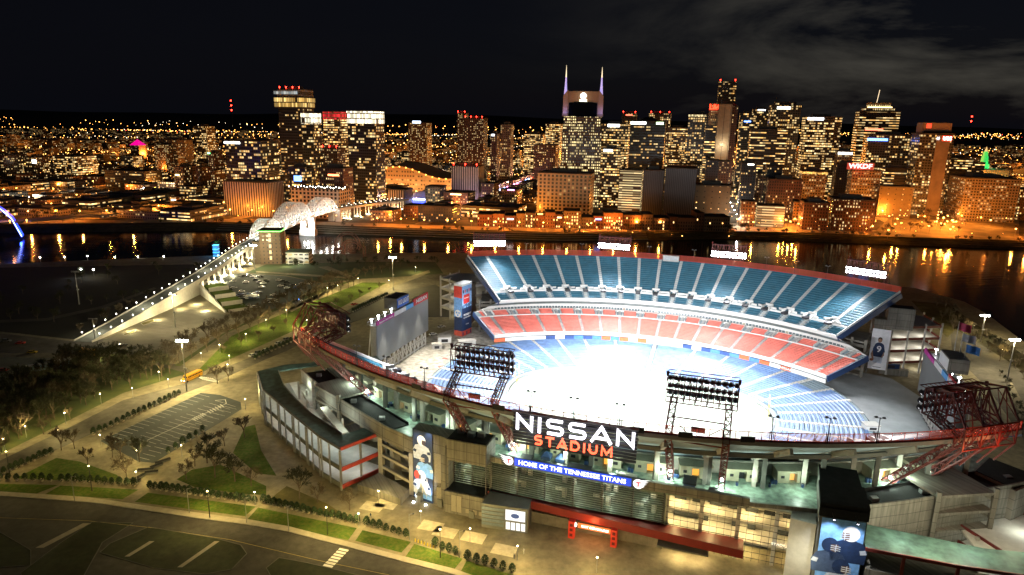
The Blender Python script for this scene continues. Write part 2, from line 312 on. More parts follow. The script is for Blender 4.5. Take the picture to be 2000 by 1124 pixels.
# low hills on the horizon
def hills(name, D, h0, h1, seed, x0, x1, n=90):
    r = random.Random(seed); ph = [r.uniform(0, 6.3) for _ in range(6)]; rows = [[], [], []]
    for i in range(n+1):
        t = i/n; x = (x0+(x1-x0)*t)*D; h = h0+(h1-h0)*(.5+.25*math.sin(t*9+ph[0])+.17*math.sin(t*23+ph[1])+.08*math.sin(t*61+ph[2]))
        rows[0].append((x, D-900, 0)); rows[1].append((x, D, h)); rows[2].append((x, D+1500, 0))
    mb = MB(); mb.grid(rows[::-1]); o = mb.build(name, surf('hill_scrub', (.010, .014, .012), 1, ns=.004, na=.4)); o['kind'] = 'structure'
hills('hills', 6500, 70, 125, 3, -1.2, .2); hills('hills', 9500, 110, 190, 5, -1.1, 1.2); hills('hills', 5200, 30, 70, 8, .25, 1.2)

# ---------------- near ground, traced on the plane it lies on
Z1, Z2, Z3, Z4 = .03, .06, .10, .13
ground_poly('road', [(-400, 930), (0, 969), (172, 981), (276, 996), (370, 1010), (500, 1028), (564, 1039), (680, 1069), (786, 1097), (887, 1122), (1100, 1200), (1000, 1400), (-600, 1400)], asphalt, Z1)
ground_poly('pavement', [(-400, 922), (0, 961), (172, 972), (276, 987), (370, 1000), (500, 1018), (564, 1029), (680, 1059), (786, 1087), (887, 1112), (1100, 1188), (1100, 1197), (887, 1121), (786, 1096), (680, 1068), (564, 1038), (500, 1027), (370, 1009), (276, 995), (172, 980), (0, 968), (-400, 929)], surf('pavement', (.32, .29, .23), .85, ns=.6, na=.15), .15)
def kerb(pts, name='kerb', h=.16, w=.35, mat=None):
    mb = MB(); P = [G(*p) for p in pts]
    for a, b in zip(P, P[1:]): mb.beam((a.x, a.y, h/2+.02), (b.x, b.y, h/2+.02), w, h)
    o = mb.build(name, mat or conc); o['kind'] = 'structure'
kerb([(-400, 930), (0, 969), (172, 981), (276, 996), (370, 1010), (500, 1028), (564, 1039), (680, 1069), (786, 1097), (887, 1122), (1100, 1198)])
# islands of the dark lot in the foreground
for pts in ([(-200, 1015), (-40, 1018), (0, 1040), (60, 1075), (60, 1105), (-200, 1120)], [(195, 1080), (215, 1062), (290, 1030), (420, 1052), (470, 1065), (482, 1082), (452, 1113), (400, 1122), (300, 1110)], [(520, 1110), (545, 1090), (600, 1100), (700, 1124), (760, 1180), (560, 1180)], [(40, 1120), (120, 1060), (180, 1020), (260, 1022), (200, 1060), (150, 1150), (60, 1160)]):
    ground_poly('lawn', pts, surf('vignetted_lawn', (.014, .024, .008), .95, ns=.5, col2=(.04, .045, .018), ns2=.1), Z2); kerb(pts+pts[:1], h=.08, w=.22, mat=conc_d)  # darkness of the corner put into this near-black grass colour
for a, b, w in (((77, 1071), (170, 1023), 8), ((248, 1088), (297, 1058), 5), ((351, 1109), (424, 1058), 5)):
    ground_poly('path', [(a[0]-w, a[1]), (b[0]-w, b[1]), (b[0]+w, b[1]), (a[0]+w, a[1])], surf('pavement', (0, 0, 0)), Z3)
LAWNS = [[(30, 935), (110, 895), (155, 902), (228, 928), (240, 940), (100, 938)], [(-60, 944), (114, 948), (69, 966), (-60, 958)], [(118, 949), (271, 957), (239, 976), (88, 966)],
         [(289, 963), (500, 990), (478, 1009), (263, 981)], [(504, 992), (697, 1032), (680, 1056), (484, 1014)], [(708, 1036), (803, 1059), (784, 1080), (694, 1057)], [(809, 1063), (904, 1092), (887, 1113), (790, 1091)],
         [(912, 1095), (1020, 1130), (1000, 1160), (898, 1120)], [(345, 937), (375, 918), (430, 908), (520, 950), (520, 968), (470, 965), (380, 952)], [(455, 885), (478, 835), (498, 830), (510, 880), (540, 930), (500, 925)]]
for p in LAWNS: ground_poly('lawn', p, lawn, Z2)
ground_poly('lawn', [(540, 965), (560, 950), (640, 985), (690, 1018), (560, 988), (530, 975)], drygrass, Z2)
# trees' green strip, road beside the lot, upper greens
ground_poly('lawn', [(-150, 780), (0, 745), (130, 700), (240, 690), (300, 712), (366, 730), (241, 768), (138, 820), (0, 888), (-150, 955)], surf('shade_toned_lawn', (.04, .07, .014), .95, ns=.12, col2=(.10, .11, .03), ns2=.03), Z2)  # grass under the trees, its shade put into the colour
ground_poly('road', [(-200, 985), (0, 900), (138, 834), (241, 782), (366, 748), (500, 694), (620, 640), (765, 562), (840, 534), (905, 540), (850, 560), (753, 590), (690, 618), (560, 686), (520, 702), (440, 738), (400, 754), (300, 792), (181, 847), (100, 884), (0, 932), (-200, 1030)], asphalt_old, Z1)
ground_poly('pavement', [(-200, 978), (0, 890), (138, 825), (241, 773), (366, 740), (500, 683), (620, 629), (765, 552), (838, 528), (840, 533), (765, 561), (620, 638), (500, 692), (366, 747), (241, 781), (138, 833), (0, 899), (-200, 986)], pave, Z3)
ground_poly('lawn', [(378, 733), (454, 655), (560, 610), (708, 552), (755, 553), (620, 626), (500, 680)], lawn, Z2)
ground_poly('path', [(360, 716), (440, 655), (560, 600), (700, 546), (712, 549), (560, 609), (452, 657), (378, 728)], pave, Z3)
ground_poly('lawn', [(340, 715), (430, 655), (520, 610), (640, 560), (700, 545), (560, 598), (440, 652), (352, 716)], surf('shade_toned_lawn', (0, 0, 0)), Z2)
# upper left: road from the bridge foot, pale lot
ground_poly('road', [(-200, 640), (0, 652), (150, 668), (215, 662), (300, 705), (440, 728), (400, 748), (250, 705), (120, 690), (0, 690), (-200, 700)], asphalt_old, .045)
ground_poly('parking_lot', [(-200, 715), (0, 698), (105, 700), (70, 735), (0, 765), (-200, 800)], surf('pale_lot', (.15, .155, .12), .9, ns=.2, na=.2, ns2=.03), .05)
# empty lot and the lot with cars
LOTA = [(190, 672), (318, 604), (392, 606), (446, 616), (425, 650), (330, 690), (235, 683)]
ground_poly('parking_lot', LOTA, surf('olive_lot', (.13, .115, .08), .9, ns=.15, na=.2, ns2=.03), .05)
LOTB = [(397, 562), (417, 539), (474, 534), (560, 540), (628, 554), (591, 576), (540, 603), (502, 604), (457, 591), (430, 578)]
ground_poly('parking_lot', LOTB, surf('blue_grey_lot', (.06, .075, .07), .8, ns=.2, na=.2), .05)
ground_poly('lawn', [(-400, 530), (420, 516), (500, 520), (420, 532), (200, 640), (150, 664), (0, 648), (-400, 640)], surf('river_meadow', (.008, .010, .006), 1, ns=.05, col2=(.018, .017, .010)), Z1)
ground_poly('lawn', [(480, 533), (520, 517), (700, 512), (850, 512), (866, 535), (800, 540), (708, 545), (630, 553), (560, 539)], surf('park_lawn', (.025, .05, .02), .95, ns=.08, col2=(.06, .075, .03)), Z2)
mbp = [[(500, 530), (600, 536), (700, 543), (700, 546), (600, 540), (500, 533)], [(620, 522), (640, 520), (700, 545), (690, 546)], [(560, 606), (640, 566), (646, 569), (570, 610)]]
for p in mbp: ground_poly('path', p, pave, Z3)
ground_poly('parking_lot', [(700, 590), (850, 556), (880, 575), (880, 620), (720, 620), (660, 640), (640, 632)], surf('dark_lot', (.035, .035, .033), .85, ns=.2), .05)
# small lot with stalls
LOTC = [(196, 862), (392, 768), (430, 772), (470, 786), (472, 800), (300, 905), (270, 902)]
ground_poly('parking_lot', LOTC, surf('lot_asphalt', (.026, .034, .034), .8, ns=.3, na=.25), .05)
mb = MB()
def stripe(a, b, w=.14):
    p = G(*a); q = G(*b); mb.beam((p.x, p.y, .075), (q.x, q.y, .075), w, .012)
def stalls(a, b, dx, dy, n):
    for i in range(n+1):
        x = a[0]+(b[0]-a[0])*i/n; y = a[1]+(b[1]-a[1])*i/n; stripe((x, y), (x+dx, y+dy))
stalls((203, 857), (385, 770), 24, 6, 17); stalls((252, 861), (420, 783), 22, 6, 15); stalls((274, 867), (440, 789), 20, 6, 15); stalls((292, 899), (462, 800), -24, -6, 15)
stripe((274, 867), (442, 789), .3); stripe((442, 789), (440, 781), .3); stripe((440, 781), (420, 783), .3)
for i in range(6): stripe((405+i*5, 803-i*2.5), (412+i*5, 808-i*2.5), .5); stripe((375+i*4, 818-i*2), (383+i*4, 822-i*2), .5)
o = mb.build('stall_marking', surf('stall_paint', (.42, .42, .40), .7, ns=.4, na=.35)); o['kind'] = 'structure'
mb = MB()
for i in range(7):   # zebra crossing on the front road
    x, y = 641+5*i, 1104-5.2*i; stripe((x-9, y), (x+9, y+4), .9)
for i in range(8):   # crossing at the corner of the lot
    stripe((398+4*i, 742+.7*i), (385+4*i, 735+.7*i), .8)
o = mb.build('zebra_crossing', white); o['kind'] = 'structure'
mb = MB()
for a, b in zip([(0, 1012), (172, 1018), (300, 1032), (450, 1055), (620, 1095), (760, 1124)][:-1], [(172, 1018), (300, 1032), (450, 1055), (620, 1095), (760, 1124)]): stripe(a, b, .15)
o = mb.build('lane_line', surf('worn_yellow', (.4, .33, .12), .8)); o['kind'] = 'structure'
mb = MB()   # worn stripes of the empty lot
for i in range(9):
    a = (215+i*9, 668-i*7.2); stripe(a, (a[0]+150-i*9, a[1]+2+i*2.5), .12)
o = mb.build('stall_marking', surf('worn_white', (.22, .21, .17), .85)); o['kind'] = 'structure'
for pts in ([(275, 632), (300, 624), (302, 628), (280, 636)], [(240, 654), (266, 644), (262, 650), (244, 656)]): ground_poly('lawn', pts, drygrass, .09); kerb(pts+pts[:1])
# plaza paving panels by the east front, and the strip of road on the far right
mb = MB()
for (x, y) in ((728, 990), (755, 985), (842, 1028), (870, 1040), (925, 1050), (985, 1075)): 
    p = G(x, y); mb.box(p.x, p.y, .03, 7, 5, .02, -.3)
o = mb.build('paving_panel', surf('pale_slab', (.42, .37, .27), .85, ns=.5)); o['kind'] = 'structure'
ground_poly('road', [(1855, 640), (1960, 690), (2100, 790), (2100, 900), (2000, 860), (1930, 760), (1860, 690)], asphalt_old, Z1)
ground_poly('lawn', [(1860, 600), (1900, 630), (2010, 700), (2100, 770), (2100, 800), (1960, 700), (1860, 640)], scrub, Z2)
ground_poly('path', [(1975, 745), (2005, 800), (2010, 840), (1960, 780)], pave, Z3)
ground_poly('lawn', [(1780, 588), (1860, 596), (1880, 630), (1850, 660), (1800, 610)], drygrass, Z2)
# ================================================================ THE STADIUM
def cv(v0, R, u): return v0-R+math.sqrt(max(R*R-u*u, 1))
def deckpt(prof, t, s, sg):
    (va, za, Ra, La), (vb, zb, Rb, Lb) = prof; v0 = va+(vb-va)*t; R = Ra+(Rb-Ra)*t; Lh = La+(Lb-La)*t; u = s*Lh
    return Vector((u, sg*cv(v0, R, u), za+(zb-za)*t))
UP = ((88, 23, 135, 85), (118, 42, 185, 113)); CL = ((66, 10, 125, 80), (87, 17, 158, 98))
stadium = empty('stadium', (SC.x, SC.y, 0), SANG, 'oval football stadium of precast concrete, glowing white under its floodlights', 'stadium')
seat_b = surf('blue_seats', (.022, .12, .18), .55, ns=.35, na=.3); seat_r = surf('red_seats', (.66, .15, .11), .55, ns=.35, na=.2); seat_l = surf('flood_paled_seats', (.16, .27, .50), .55, ns=.35, na=.25)  # lower bowl seats: floodlight glare put into their paler blue
tread = surf('terrace_tread', (.25, .32, .36), .8, ns=.5, na=.15); aislem = surf('aisle_steps', (.62, .60, .55), .8, ns=.8, na=.15)
def terrace(prof, sg, n, name, mat):
    rows = []; K = 60
    for i in range(n):
        t0, t1 = i/n, (i+1)/n; a = [deckpt(prof, t0, -1+2*k/K, sg) for k in range(K+1)]; b = [deckpt(prof, t1, -1+2*k/K, sg) for k in range(K+1)]
        z0 = a[0].z; rows.append([(p.x, p.y, z0) for p in a]); rows.append([(p.x, p.y, z0) for p in b])
    top = [deckpt(prof, 1, -1+2*k/K, sg) for k in range(K+1)]; rows.append([tuple(p) for p in top])
    # underside
    rows.append([(p.x, p.y+sg*.6, p.z-.2) for p in top]); rows.append([(p.x, p.y+sg*.6, p.z-1.1) for p in top]); bot = [deckpt(prof, 0, -1+2*k/K, sg) for k in range(K+1)]
    rows.append([(p.x, p.y+sg*1.2, p.z-1.6) for p in bot]); rows.append([(p.x, p.y, p.z) for p in bot])
    mb = MB(); mb.grid(rows if sg < 0 else [r[::-1] for r in rows]); return mb
def seats(prof, sg, n, s0, s1, i0, i1, K=4):
    mb = MB()
    for i in range(i0, i1):
        z = prof[0][1]+(prof[1][1]-prof[0][1])*i/n
        A = []; 
        for tt, dz in ((.18, .10), (.18, .42), (.72, .48), (.86, .92), (.95, .90)):
            A.append([Vector((*deckpt(prof, (i+tt)/n, s0+(s1-s0)*k/K, sg).xy, z+dz)) for k in range(K+1)])
        mb.grid([[tuple(p) for p in (r if sg < 0 else r[::-1])] for r in A])
    return mb
AIS = [933, 977.5, 1023, 1068.5, 1115, 1162, 1202, 1245, 1287, 1331, 1377, 1421, 1469, 1523, 1576, 1631, 1684, 1735]
NS = 18; sa = [-.97+1.94*(i+.5)/NS for i in range(NS)]
def uaisle(prof, sg, n, s, w, i0, i1, mb):
    Lh = prof[0][3]; 
    for i in range(i0, i1):
        z = prof[0][1]+(prof[1][1]-prof[0][1])*i/n; p = deckpt(prof, i/n, s, sg); q = deckpt(prof, (i+1)/n, s, sg); d = (q-p); 
        for h, (a, b) in enumerate(((0, .5), (.5, 1))):
            m = p+(q-p)*((a+b)/2); mb.box(m.x, m.y, z+.12+.32*h, w, abs((q-p).xy.length)*(b-a)*1.05, .24, math.atan2(d.y, d.x)-math.pi/2)
fascia = surf('white_fascia', (.70, .69, .66), .6, ns=.4, na=.08)
for sg in (1, -1):
    side = 'river side' if sg > 0 else 'plaza side'
    us = terrace(UP, sg, 22, 'upper_stand', tread).build('upper_stand', tread, stadium, MS); us['label'] = 'steep blue upper stand on the '+side
    for s in sa: al = MB(); uaisle(UP, sg, 22, s, 1.7, 1, 22, al); al.build('aisle_stairs', aislem, us, MS)
    edges = [-1]+sa+[1]
    for j in range(NS+1):
        s0 = edges[j]+(.008 if j else .004); s1 = edges[j+1]-(.008 if j < NS else .004)
        seats(UP, sg, 22, s0, s1, 5, 22).build('seating_section', seat_b, us, MS)
        seats(UP, sg, 22, s0+.012, s1-.012, 0, 4).build('seating_section', seat_b, us, MS)
    # portals with parapets at the foot of every aisle
    for s in sa:
        mp = MB(); md = MB(); p = deckpt(UP, .19, s, sg); q = deckpt(UP, .27, s, sg); d = (q-p); rz = math.atan2(d.y, d.x)-math.pi/2; d.normalize(); a = Vector((-d.y, d.x, 0)).normalized()
        c = deckpt(UP, .21, s, sg)
        for w in (-1, 1):
            e = c+a*w*2.0; mp.box(e.x, e.y, c.z+.9, .35, 4.4, 2.0, rz); e = c+a*w*3.6+Vector((0, 0, .2)); mp.box(e.x, e.y, e.z+.9, 3.0, .4, 1.0, rz)
        e = deckpt(UP, .275, s, sg); mp.box(e.x, e.y, c.z+1.5, 4.3, .4, 1.9, rz)
        e = deckpt(UP, .17, s, sg); md.box(e.x, e.y, e.z+.9, 2.6, 5.4, 1.0, rz)
        o = mp.build('portal', fascia, us, MS); md.build('opening_shade_box', dark, us, MS)  # solid dark box stands in for the shade inside the portal
    mw = MB()
    for (t, h, hh) in ((.165, .9, 1.0), (-.005, .3, 1.3)):
        K = 60; r = [deckpt(UP, t, -.995+1.99*k/K, sg) for k in range(K+1)]
        for a, b in zip(r, r[1:]): mw.beam(a+Vector((0, 0, h)), b+Vector((0, 0, h)), .3, hh)
    for w in (-1, 1):
        for k in range(13):
            a = deckpt(UP, k/13, w*.998, sg); b = deckpt(UP, (k+1)/13, w*.998, sg); mw.beam(a+Vector((0, 0, .9)), b+Vector((0, 0, .9)), .35, 1.0)
    mw.build('parapet', fascia, us, MS)
    me_ = MB()
    for w in (-1, 1): 
        a = deckpt(UP, 0, w*1.004, sg); b = deckpt(UP, 1, w*1.004, sg); me_.beam(a+Vector((0, 0, -.9)), b+Vector((0, 0, -.9)), .5, 2.6)
    each(me_, 'end_fascia', navy, us, MS)
    # suite level between the decks
    K = 60; top = [deckpt(UP, 0, -1+2*k/K, sg) for k in range(K+1)]; bot = [deckpt(CL, 1, -1+2*k/K, sg) for k in range(K+1)]
    def band(a, b, off, name, mat, thick=.4):
        r0 = []; r1 = []
        for p, q in zip(top, bot):
            x = p.lerp(q, a); y = p.lerp(q, b); r0.append((x.x, x.y-sg*off, x.z-.2)); r1.append((y.x, y.y-sg*off, y.z-.2))
        r2 = [(x, y+sg*thick, z) for x, y, z in r1]; r3 = [(x, y+sg*thick, z) for x, y, z in r0]
        mb = MB(); mb.grid(([r0, r1, r2, r3, r0] if sg > 0 else [r[::-1] for r in (r0, r1, r2, r3, r0)])); return mb.build(name, mat, stadium, MS)
    band(-.10, .16, .15, 'upper_fascia', fascia); band(.16, .40, -.25, 'display_band', surf('switched_off_display', (.11, .13, .125), .5, ns=.5)); band(.40, .62, .1, 'middle_fascia', fascia)
    band(.62, .86, -.8, 'suite_windows', facade('suite_glass', (.55, .54, .5), glass=(.10, .13, .14), fw=1.6, fh=50, ww=.8, wh=1.1, lit=.02, st=1, grough=.2)); band(.86, 1.03, .05, 'suite_sill', fascia)
    # club stand
    cs = terrace(CL, sg, 18, 'club_stand', tread).build('club_stand', tread, stadium, MS); cs['label'] = 'red club stand on the '+side
    sc_ = [-1+2*(i+.5)/17 for i in range(17)]; 
    for s in sc_: al = MB(); uaisle(CL, sg, 18, s, 1.3, 0, 18, al); al.build('aisle_stairs', surf('club_steps', (.42, .40, .38), .8, ns=.8), cs, MS); edges = [-1]+sc_+[1]
    for j in range(18):
        s0 = edges[j]+(.009 if j else .004); s1 = edges[j+1]-(.009 if j < 17 else .004)
        seats(CL, sg, 18, s0, s1, 0, 13).build('seating_section', seat_r, cs, MS); seats(CL, sg, 18, s0+.016, s1-.016, 14, 18).build('seating_section', seat_r, cs, MS)
    mw = MB(); r = [deckpt(CL, -.01, -1+2*k/K, sg) for k in range(K+1)]
    for a, b in zip(r, r[1:]): mw.beam(a+Vector((0, 0, -.1)), b+Vector((0, 0, -.1)), .4, 1.7)
    r = [deckpt(CL, .75, -1+2*k/K, sg) for k in range(K+1)]
    for a, b in zip(r, r[1:]): mw.beam(a+Vector((0, 0, .3)), b+Vector((0, 0, .3)), .2, .8)
    for s in sc_:
        for w in (-1, 1):
            p = deckpt(CL, .78, s+w*.018, sg); q = deckpt(CL, 1.0, s+w*.018, sg); mw.beam(p+Vector((0, 0, .8)), q+Vector((0, 0, .8)), .25, 1.1)
    mw.build('parapet', fascia, cs, MS)
    mw = MB()
    for w in (-1, 1):
        a = deckpt(CL, 0, w*1.004, sg); b = deckpt(CL, 1, w*1.004, sg); mw.beam(a+Vector((0, 0, -1.)), b+Vector((0, 0, -1.)), .5, 3.0)
    each(mw, 'end_fascia', navy, cs, MS)
    # wall of advertisements between club stand and lower bowl
    K2 = 34
    for k in range(K2):
        a = deckpt(CL, -.012, -1+2*k/K2, sg); b = deckpt(CL, -.012, -1+2*(k+1)/K2, sg); mb = MB()
        a = a+Vector((0, -sg*.3, -2.2)); b = b+Vector((0, -sg*.3, -2.2)); mb.beam(a, a.lerp(b, .985), .25, 1.9)
        mt = [surf('ad_orange', (.75, .14, .05), .6), surf('ad_navy', (.03, .07, .22), .6), white, surf('ad_blue', (.08, .22, .5), .6), white][(k*7+k//3) % 5]
        mb.build('advertising_panel', mt, stadium, MS)
    # columns and rear
    mb = MB()
    for i in range(14):
        s = -1+2*(i+.5)/14; q = deckpt(UP, .28, s, sg); p = deckpt(UP, .90, s, sg)
        mb.beam((q.x, q.y, q.z-2.6), (p.x, p.y, p.z-2.6), .9, 1.6); c = deckpt(UP, .36, s, sg)
        mb.beam((c.x, c.y, 0), (c.x, c.y, c.z-2.2), 1.3, 1.3)
    each(mb, 'raker_frame', conc, stadium, MS)
    mb = MB(); r = [deckpt(UP, .66, -1+2*k/K, sg) for k in range(K+1)]
    for a, b in zip(r, r[1:]): mb.beam((a.x, a.y, a.z-3.2), (b.x, b.y, b.z-3.2), .8, 1.2)
    mb.build('ring_beam', conc_d, stadium, MS)
    # walls at both ends of the decks
    for w in (-1, 1):
        mb = MB(); R4 = ((98, 62), (87, 68), (92, 82), (103, 80)) if sg > 0 else ((100, 56), (84, 66), (96, 84), (112, 76))
        for z in (0, 5.5, 11, 16.5): mb.prism([(w*x, sg*y) for x, y in R4], z+3.4, z+4.2)
        for (x, y) in R4+(((R4[0][0]+R4[1][0])/2, (R4[0][1]+R4[1][1])/2),): mb.beam((w*x, sg*y, 0), (w*x, sg*y, 22 if x > 90 else 14), 1.2, 1.2)
        for (a, b) in ((R4[0], R4[3]), (R4[0], R4[1])):
            for z in (1.2, 7, 13, 18.5): mb.beam((w*a[0], sg*a[1], z), (w*b[0], sg*b[1], z), .4, 1.6)
        mb.build('end_frame', tanw, stadium, MS)
# rim rails
def rim(sg):
    K = 72; top = [deckpt(UP, 1, -1+2*k/K, sg) for k in range(K+1)]; h = 3.0 if sg > 0 else 2.5; base = .0
    rf = MB(); rf.grid([[(p.x, p.y+sg*.7, p.z+base) for p in top], [(p.x, p.y+sg*.7, p.z+h) for p in top]]); o = rf.build('rim_fence_mesh', veil('red_wire_mesh%d' % sg, (.75, .13, .07), .55 if sg > 0 else .42), stadium, MS)
    mb = MB()
    for k, p in enumerate(top):
        mb.beam((p.x, p.y+sg*.7, p.z), (p.x, p.y+sg*.7, p.z+h), .16)
    for a, b in zip(top, top[1:]):
        mb.beam((a.x, a.y+sg*.7, a.z+h), (b.x, b.y+sg*.7, b.z+h), .14)
        mb.beam((a.x, a.y+sg*.75, a.z+.1), (b.x, b.y+sg*.75, b.z+.1), .3, .5)
    mb.build('rim_railing', redsteel, stadium, MS)
    mb = MB()
    for a, b in zip(top, top[1:]): mb.beam((a.x, a.y+sg*1.0, a.z-.5), (b.x, b.y+sg*1.0, b.z-.5), .7, 1.1)
    mb.build('rim_fascia', conc, stadium, MS)
rim(1); rim(-1)
# lower bowl and field
def oval(a, b, th, n=2.35):
    c, s = math.cos(th), math.sin(th); return (a*math.copysign(abs(c)**(2/n), c), b*math.copysign(abs(s)**(2/n), s))
def lowz(th, t): top = 3.2+3.6*abs(math.sin(th))**1.3; return .6+(top-.6)*t
lb = MB(); n = 20; KK = 160; rows = []
for i in range(n+1):
    t = i/n; tz = max(0, (i-1)/n)
    for tt in ((tz, t) if i else (0,)):
        rows.append([(*oval(58+36*t, 34.5+30.5*t, 2*math.pi*k/KK), lowz(2*math.pi*k/KK, tt)) for k in range(KK)])
lb.grid(rows, True); lbo = lb.build('lower_bowl', tread, stadium, MS); lbo['label'] = 'lower seating bowl around the field'
NL = 36
for j in range(NL):
    mb = MB(); a0 = 2*math.pi*(j+.06)/NL; a1 = 2*math.pi*(j+.94)/NL
    if j in (3,): i0, i1 = 3, 15
    else: i0, i1 = 1, 19
    for i in range(i0, i1):
        A = []
        for tt, dz in ((.2, .12), (.2, .42), (.7, .46), (.82, .82), (.92, .8)):
            t = (i+tt)/n; A.append([(*oval(58+36*t, 34.5+30.5*t, a0+(a1-a0)*k/4), lowz(a0+(a1-a0)*k/4, i/n)+dz) for k in range(5)])
        mb.grid(A)
    mb.build('seating_section', seat_l, lbo, MS)
for j in range(NL):
    th = 2*math.pi*j/NL; mb = MB()
    for i in range(1, 20):
        p = Vector((*oval(58+36*(i)/n, 34.5+30.5*(i)/n, th), 0)); q = Vector((*oval(58+36*(i+1)/n, 34.5+30.5*(i+1)/n, th), 0)); c = (p+q)/2; d = q-p; mb.box(c.x, c.y, lowz(th, i/n)+.3, 1.5, d.length*.9, .6, math.atan2(d.y, d.x)-math.pi/2)
    mb.build('aisle_stairs', aislem, lbo, MS)
mb = MB()
for k in range(KK): mb.beam((*oval(57.5, 34, 2*math.pi*k/KK), .8), (*oval(57.5, 34, 2*math.pi*(k+1)/KK), .8), .3, 1.2)
mb.build('field_wall', surf('field_wall', (.55, .58, .62), .6, ns=.5), lbo, MS)
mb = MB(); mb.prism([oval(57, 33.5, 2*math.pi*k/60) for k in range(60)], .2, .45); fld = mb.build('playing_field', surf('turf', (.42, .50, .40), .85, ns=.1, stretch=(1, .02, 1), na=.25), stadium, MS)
mb = MB()
for k in range(21): mb.bx(-50+5*k-.06, -50+5*k+.06, -24, 24, .46, .475)
for v in (-24.4, 24.4): mb.bx(-55, 55, v-.5, v+.5, .46, .475)
mb.build('field_lines', white, fld, MS)
for w in (-1, 1): mb = MB(); mb.beam((w*55, 0, .4), (w*55, 0, 3.5), .3); mb.beam((w*55, -2.8, 3.5), (w*55, 2.8, 3.5), .2); mb.beam((w*55, -2.8, 3.5), (w*55, -2.8, 11), .2); mb.beam((w*55, 2.8, 3.5), (w*55, 2.8, 11), .2); mb.build('goalpost', surf('goalpost_yellow', (.8, .65, .08), .5), fld, MS)
# end terraces
endfl = surf('end_terrace', (.34, .32, .28), .7, ns=.15, na=.15, ns2=.5)
for w in (-1, 1):
    pts = [oval(94.5, 65.5, (0 if w > 0 else math.pi)+th) for th in [(-1.05+2.1*k/24)*(1 if w > 0 else 1) for k in range(25)]]
    outer = [(w*88, w*74), (w*112, w*66), (w*122, w*40), (w*123, -w*40), (w*112, -w*66), (w*88, -w*74)]
    if w > 0: poly = pts+[(88, 74), (112, 66), (122, 40), (123, -40), (112, -66), (88, -74)]
    else: poly = pts+[(-88, -74), (-112, -66), (-123, -40), (-122, 40), (-112, 66), (-88, 74)]
    mb = MB(); mb.prism(poly, -.1, 3.05); mb.build('end_terrace', endfl if w < 0 else surf('grey_terrace', (.22, .235, .24), .7, ns=.12, na=.2), stadium, MS)
mb = MB()
for (u, v) in ((104, -7), (106, -16), (100, -28), (-92, 26), (-95, 2), (-98, 14), (-90, -20)): mb.prism([(u+1.5*math.cos(a), v+1.1*math.sin(a)) for a in [k*.8 for k in range(8)]], 3.06, 3.12)
each(mb, 'floor_emblem', surf('faded_red_paint', (.55, .12, .10), .8), stadium, MS)

# ---------------- east front: concourse deck, walls, columns
CW = [(-127, -63), (-116, -71), (-104, -79), (-84, -90), (-69, -98), (-56, -103)]
CWR = [(64, -98), (75, -96), (88, -88), (104, -77), (118, -68), (127, -61)]
mb = MB(); inner = [(u, -cv(80, 150, u)) for u in range(110, -111, -10)]
mb.prism(CW+[(-30, -103), (-10, -103.5), (20, -103.5), (46, -101)]+CWR+inner, 16.9, 18.0); mb.build('concourse_deck', deckm, stadium, MS)
mb = MB()
for a, b in zip(CW, CW[1:]): mb.beam((*a, 17.6), (*b, 17.6), .5, 5.6)
mb.build('curved_wall', tanw, stadium, MS)
mb = MB()
for a, b in zip(CWR[1:], CWR[2:]): mb.beam((*a, 10.1), (*b, 10.1), .5, 20.2)
for a, b in zip(CWR[1:], CWR[2:]): mb.beam((a[0]*1.002, a[1]*1.003-.3, 11), (b[0]*1.002, b[1]*1.003-.3, 11), .1, .12)
mb.build('curved_wall', tanw, stadium, MS)
mb = MB()
for W_ in (CW[:5], CWR[1:]):
    ins = [(u*.955+(1.5 if u < 0 else -1.5), v+7.5) for u, v in W_]; mb.prism(W_+ins[::-1], 18.1, 18.35)
    for a, b in zip(ins, ins[1:]): mb.beam((*a, 18.6), (*b, 18.6), .3, 1.2)
each(mb, 'black_roof', black, stadium, MS)
# bays below the left wall
mb = MB()
for z in (4.2, 8.6, 12.6): mb.beam((-72, -96, z), (-57, -102.5, z), 1.0, .9)
for (u, v) in ((-72, -96), (-57, -102.5)): mb.beam((u, v, 0), (u, v, 15), 1.6, 1.6)
mb.beam((-64, -99, 2), (-72, -86, 9), 2.4, .5); mb.beam((-64, -92, 9), (-60, -102, 13), 2.4, .5); mb.bx(-72, -56.4, -90.3, -90, 0, 15)
mb.build('stair_bay', conc, stadium, MS)
mb = MB(); mb.prism([(-75, -107), (-57.5, -110), (-57.5, -104), (-72, -98)], 0, 2.4); mb.build('low_wall', tanw, stadium, MS)
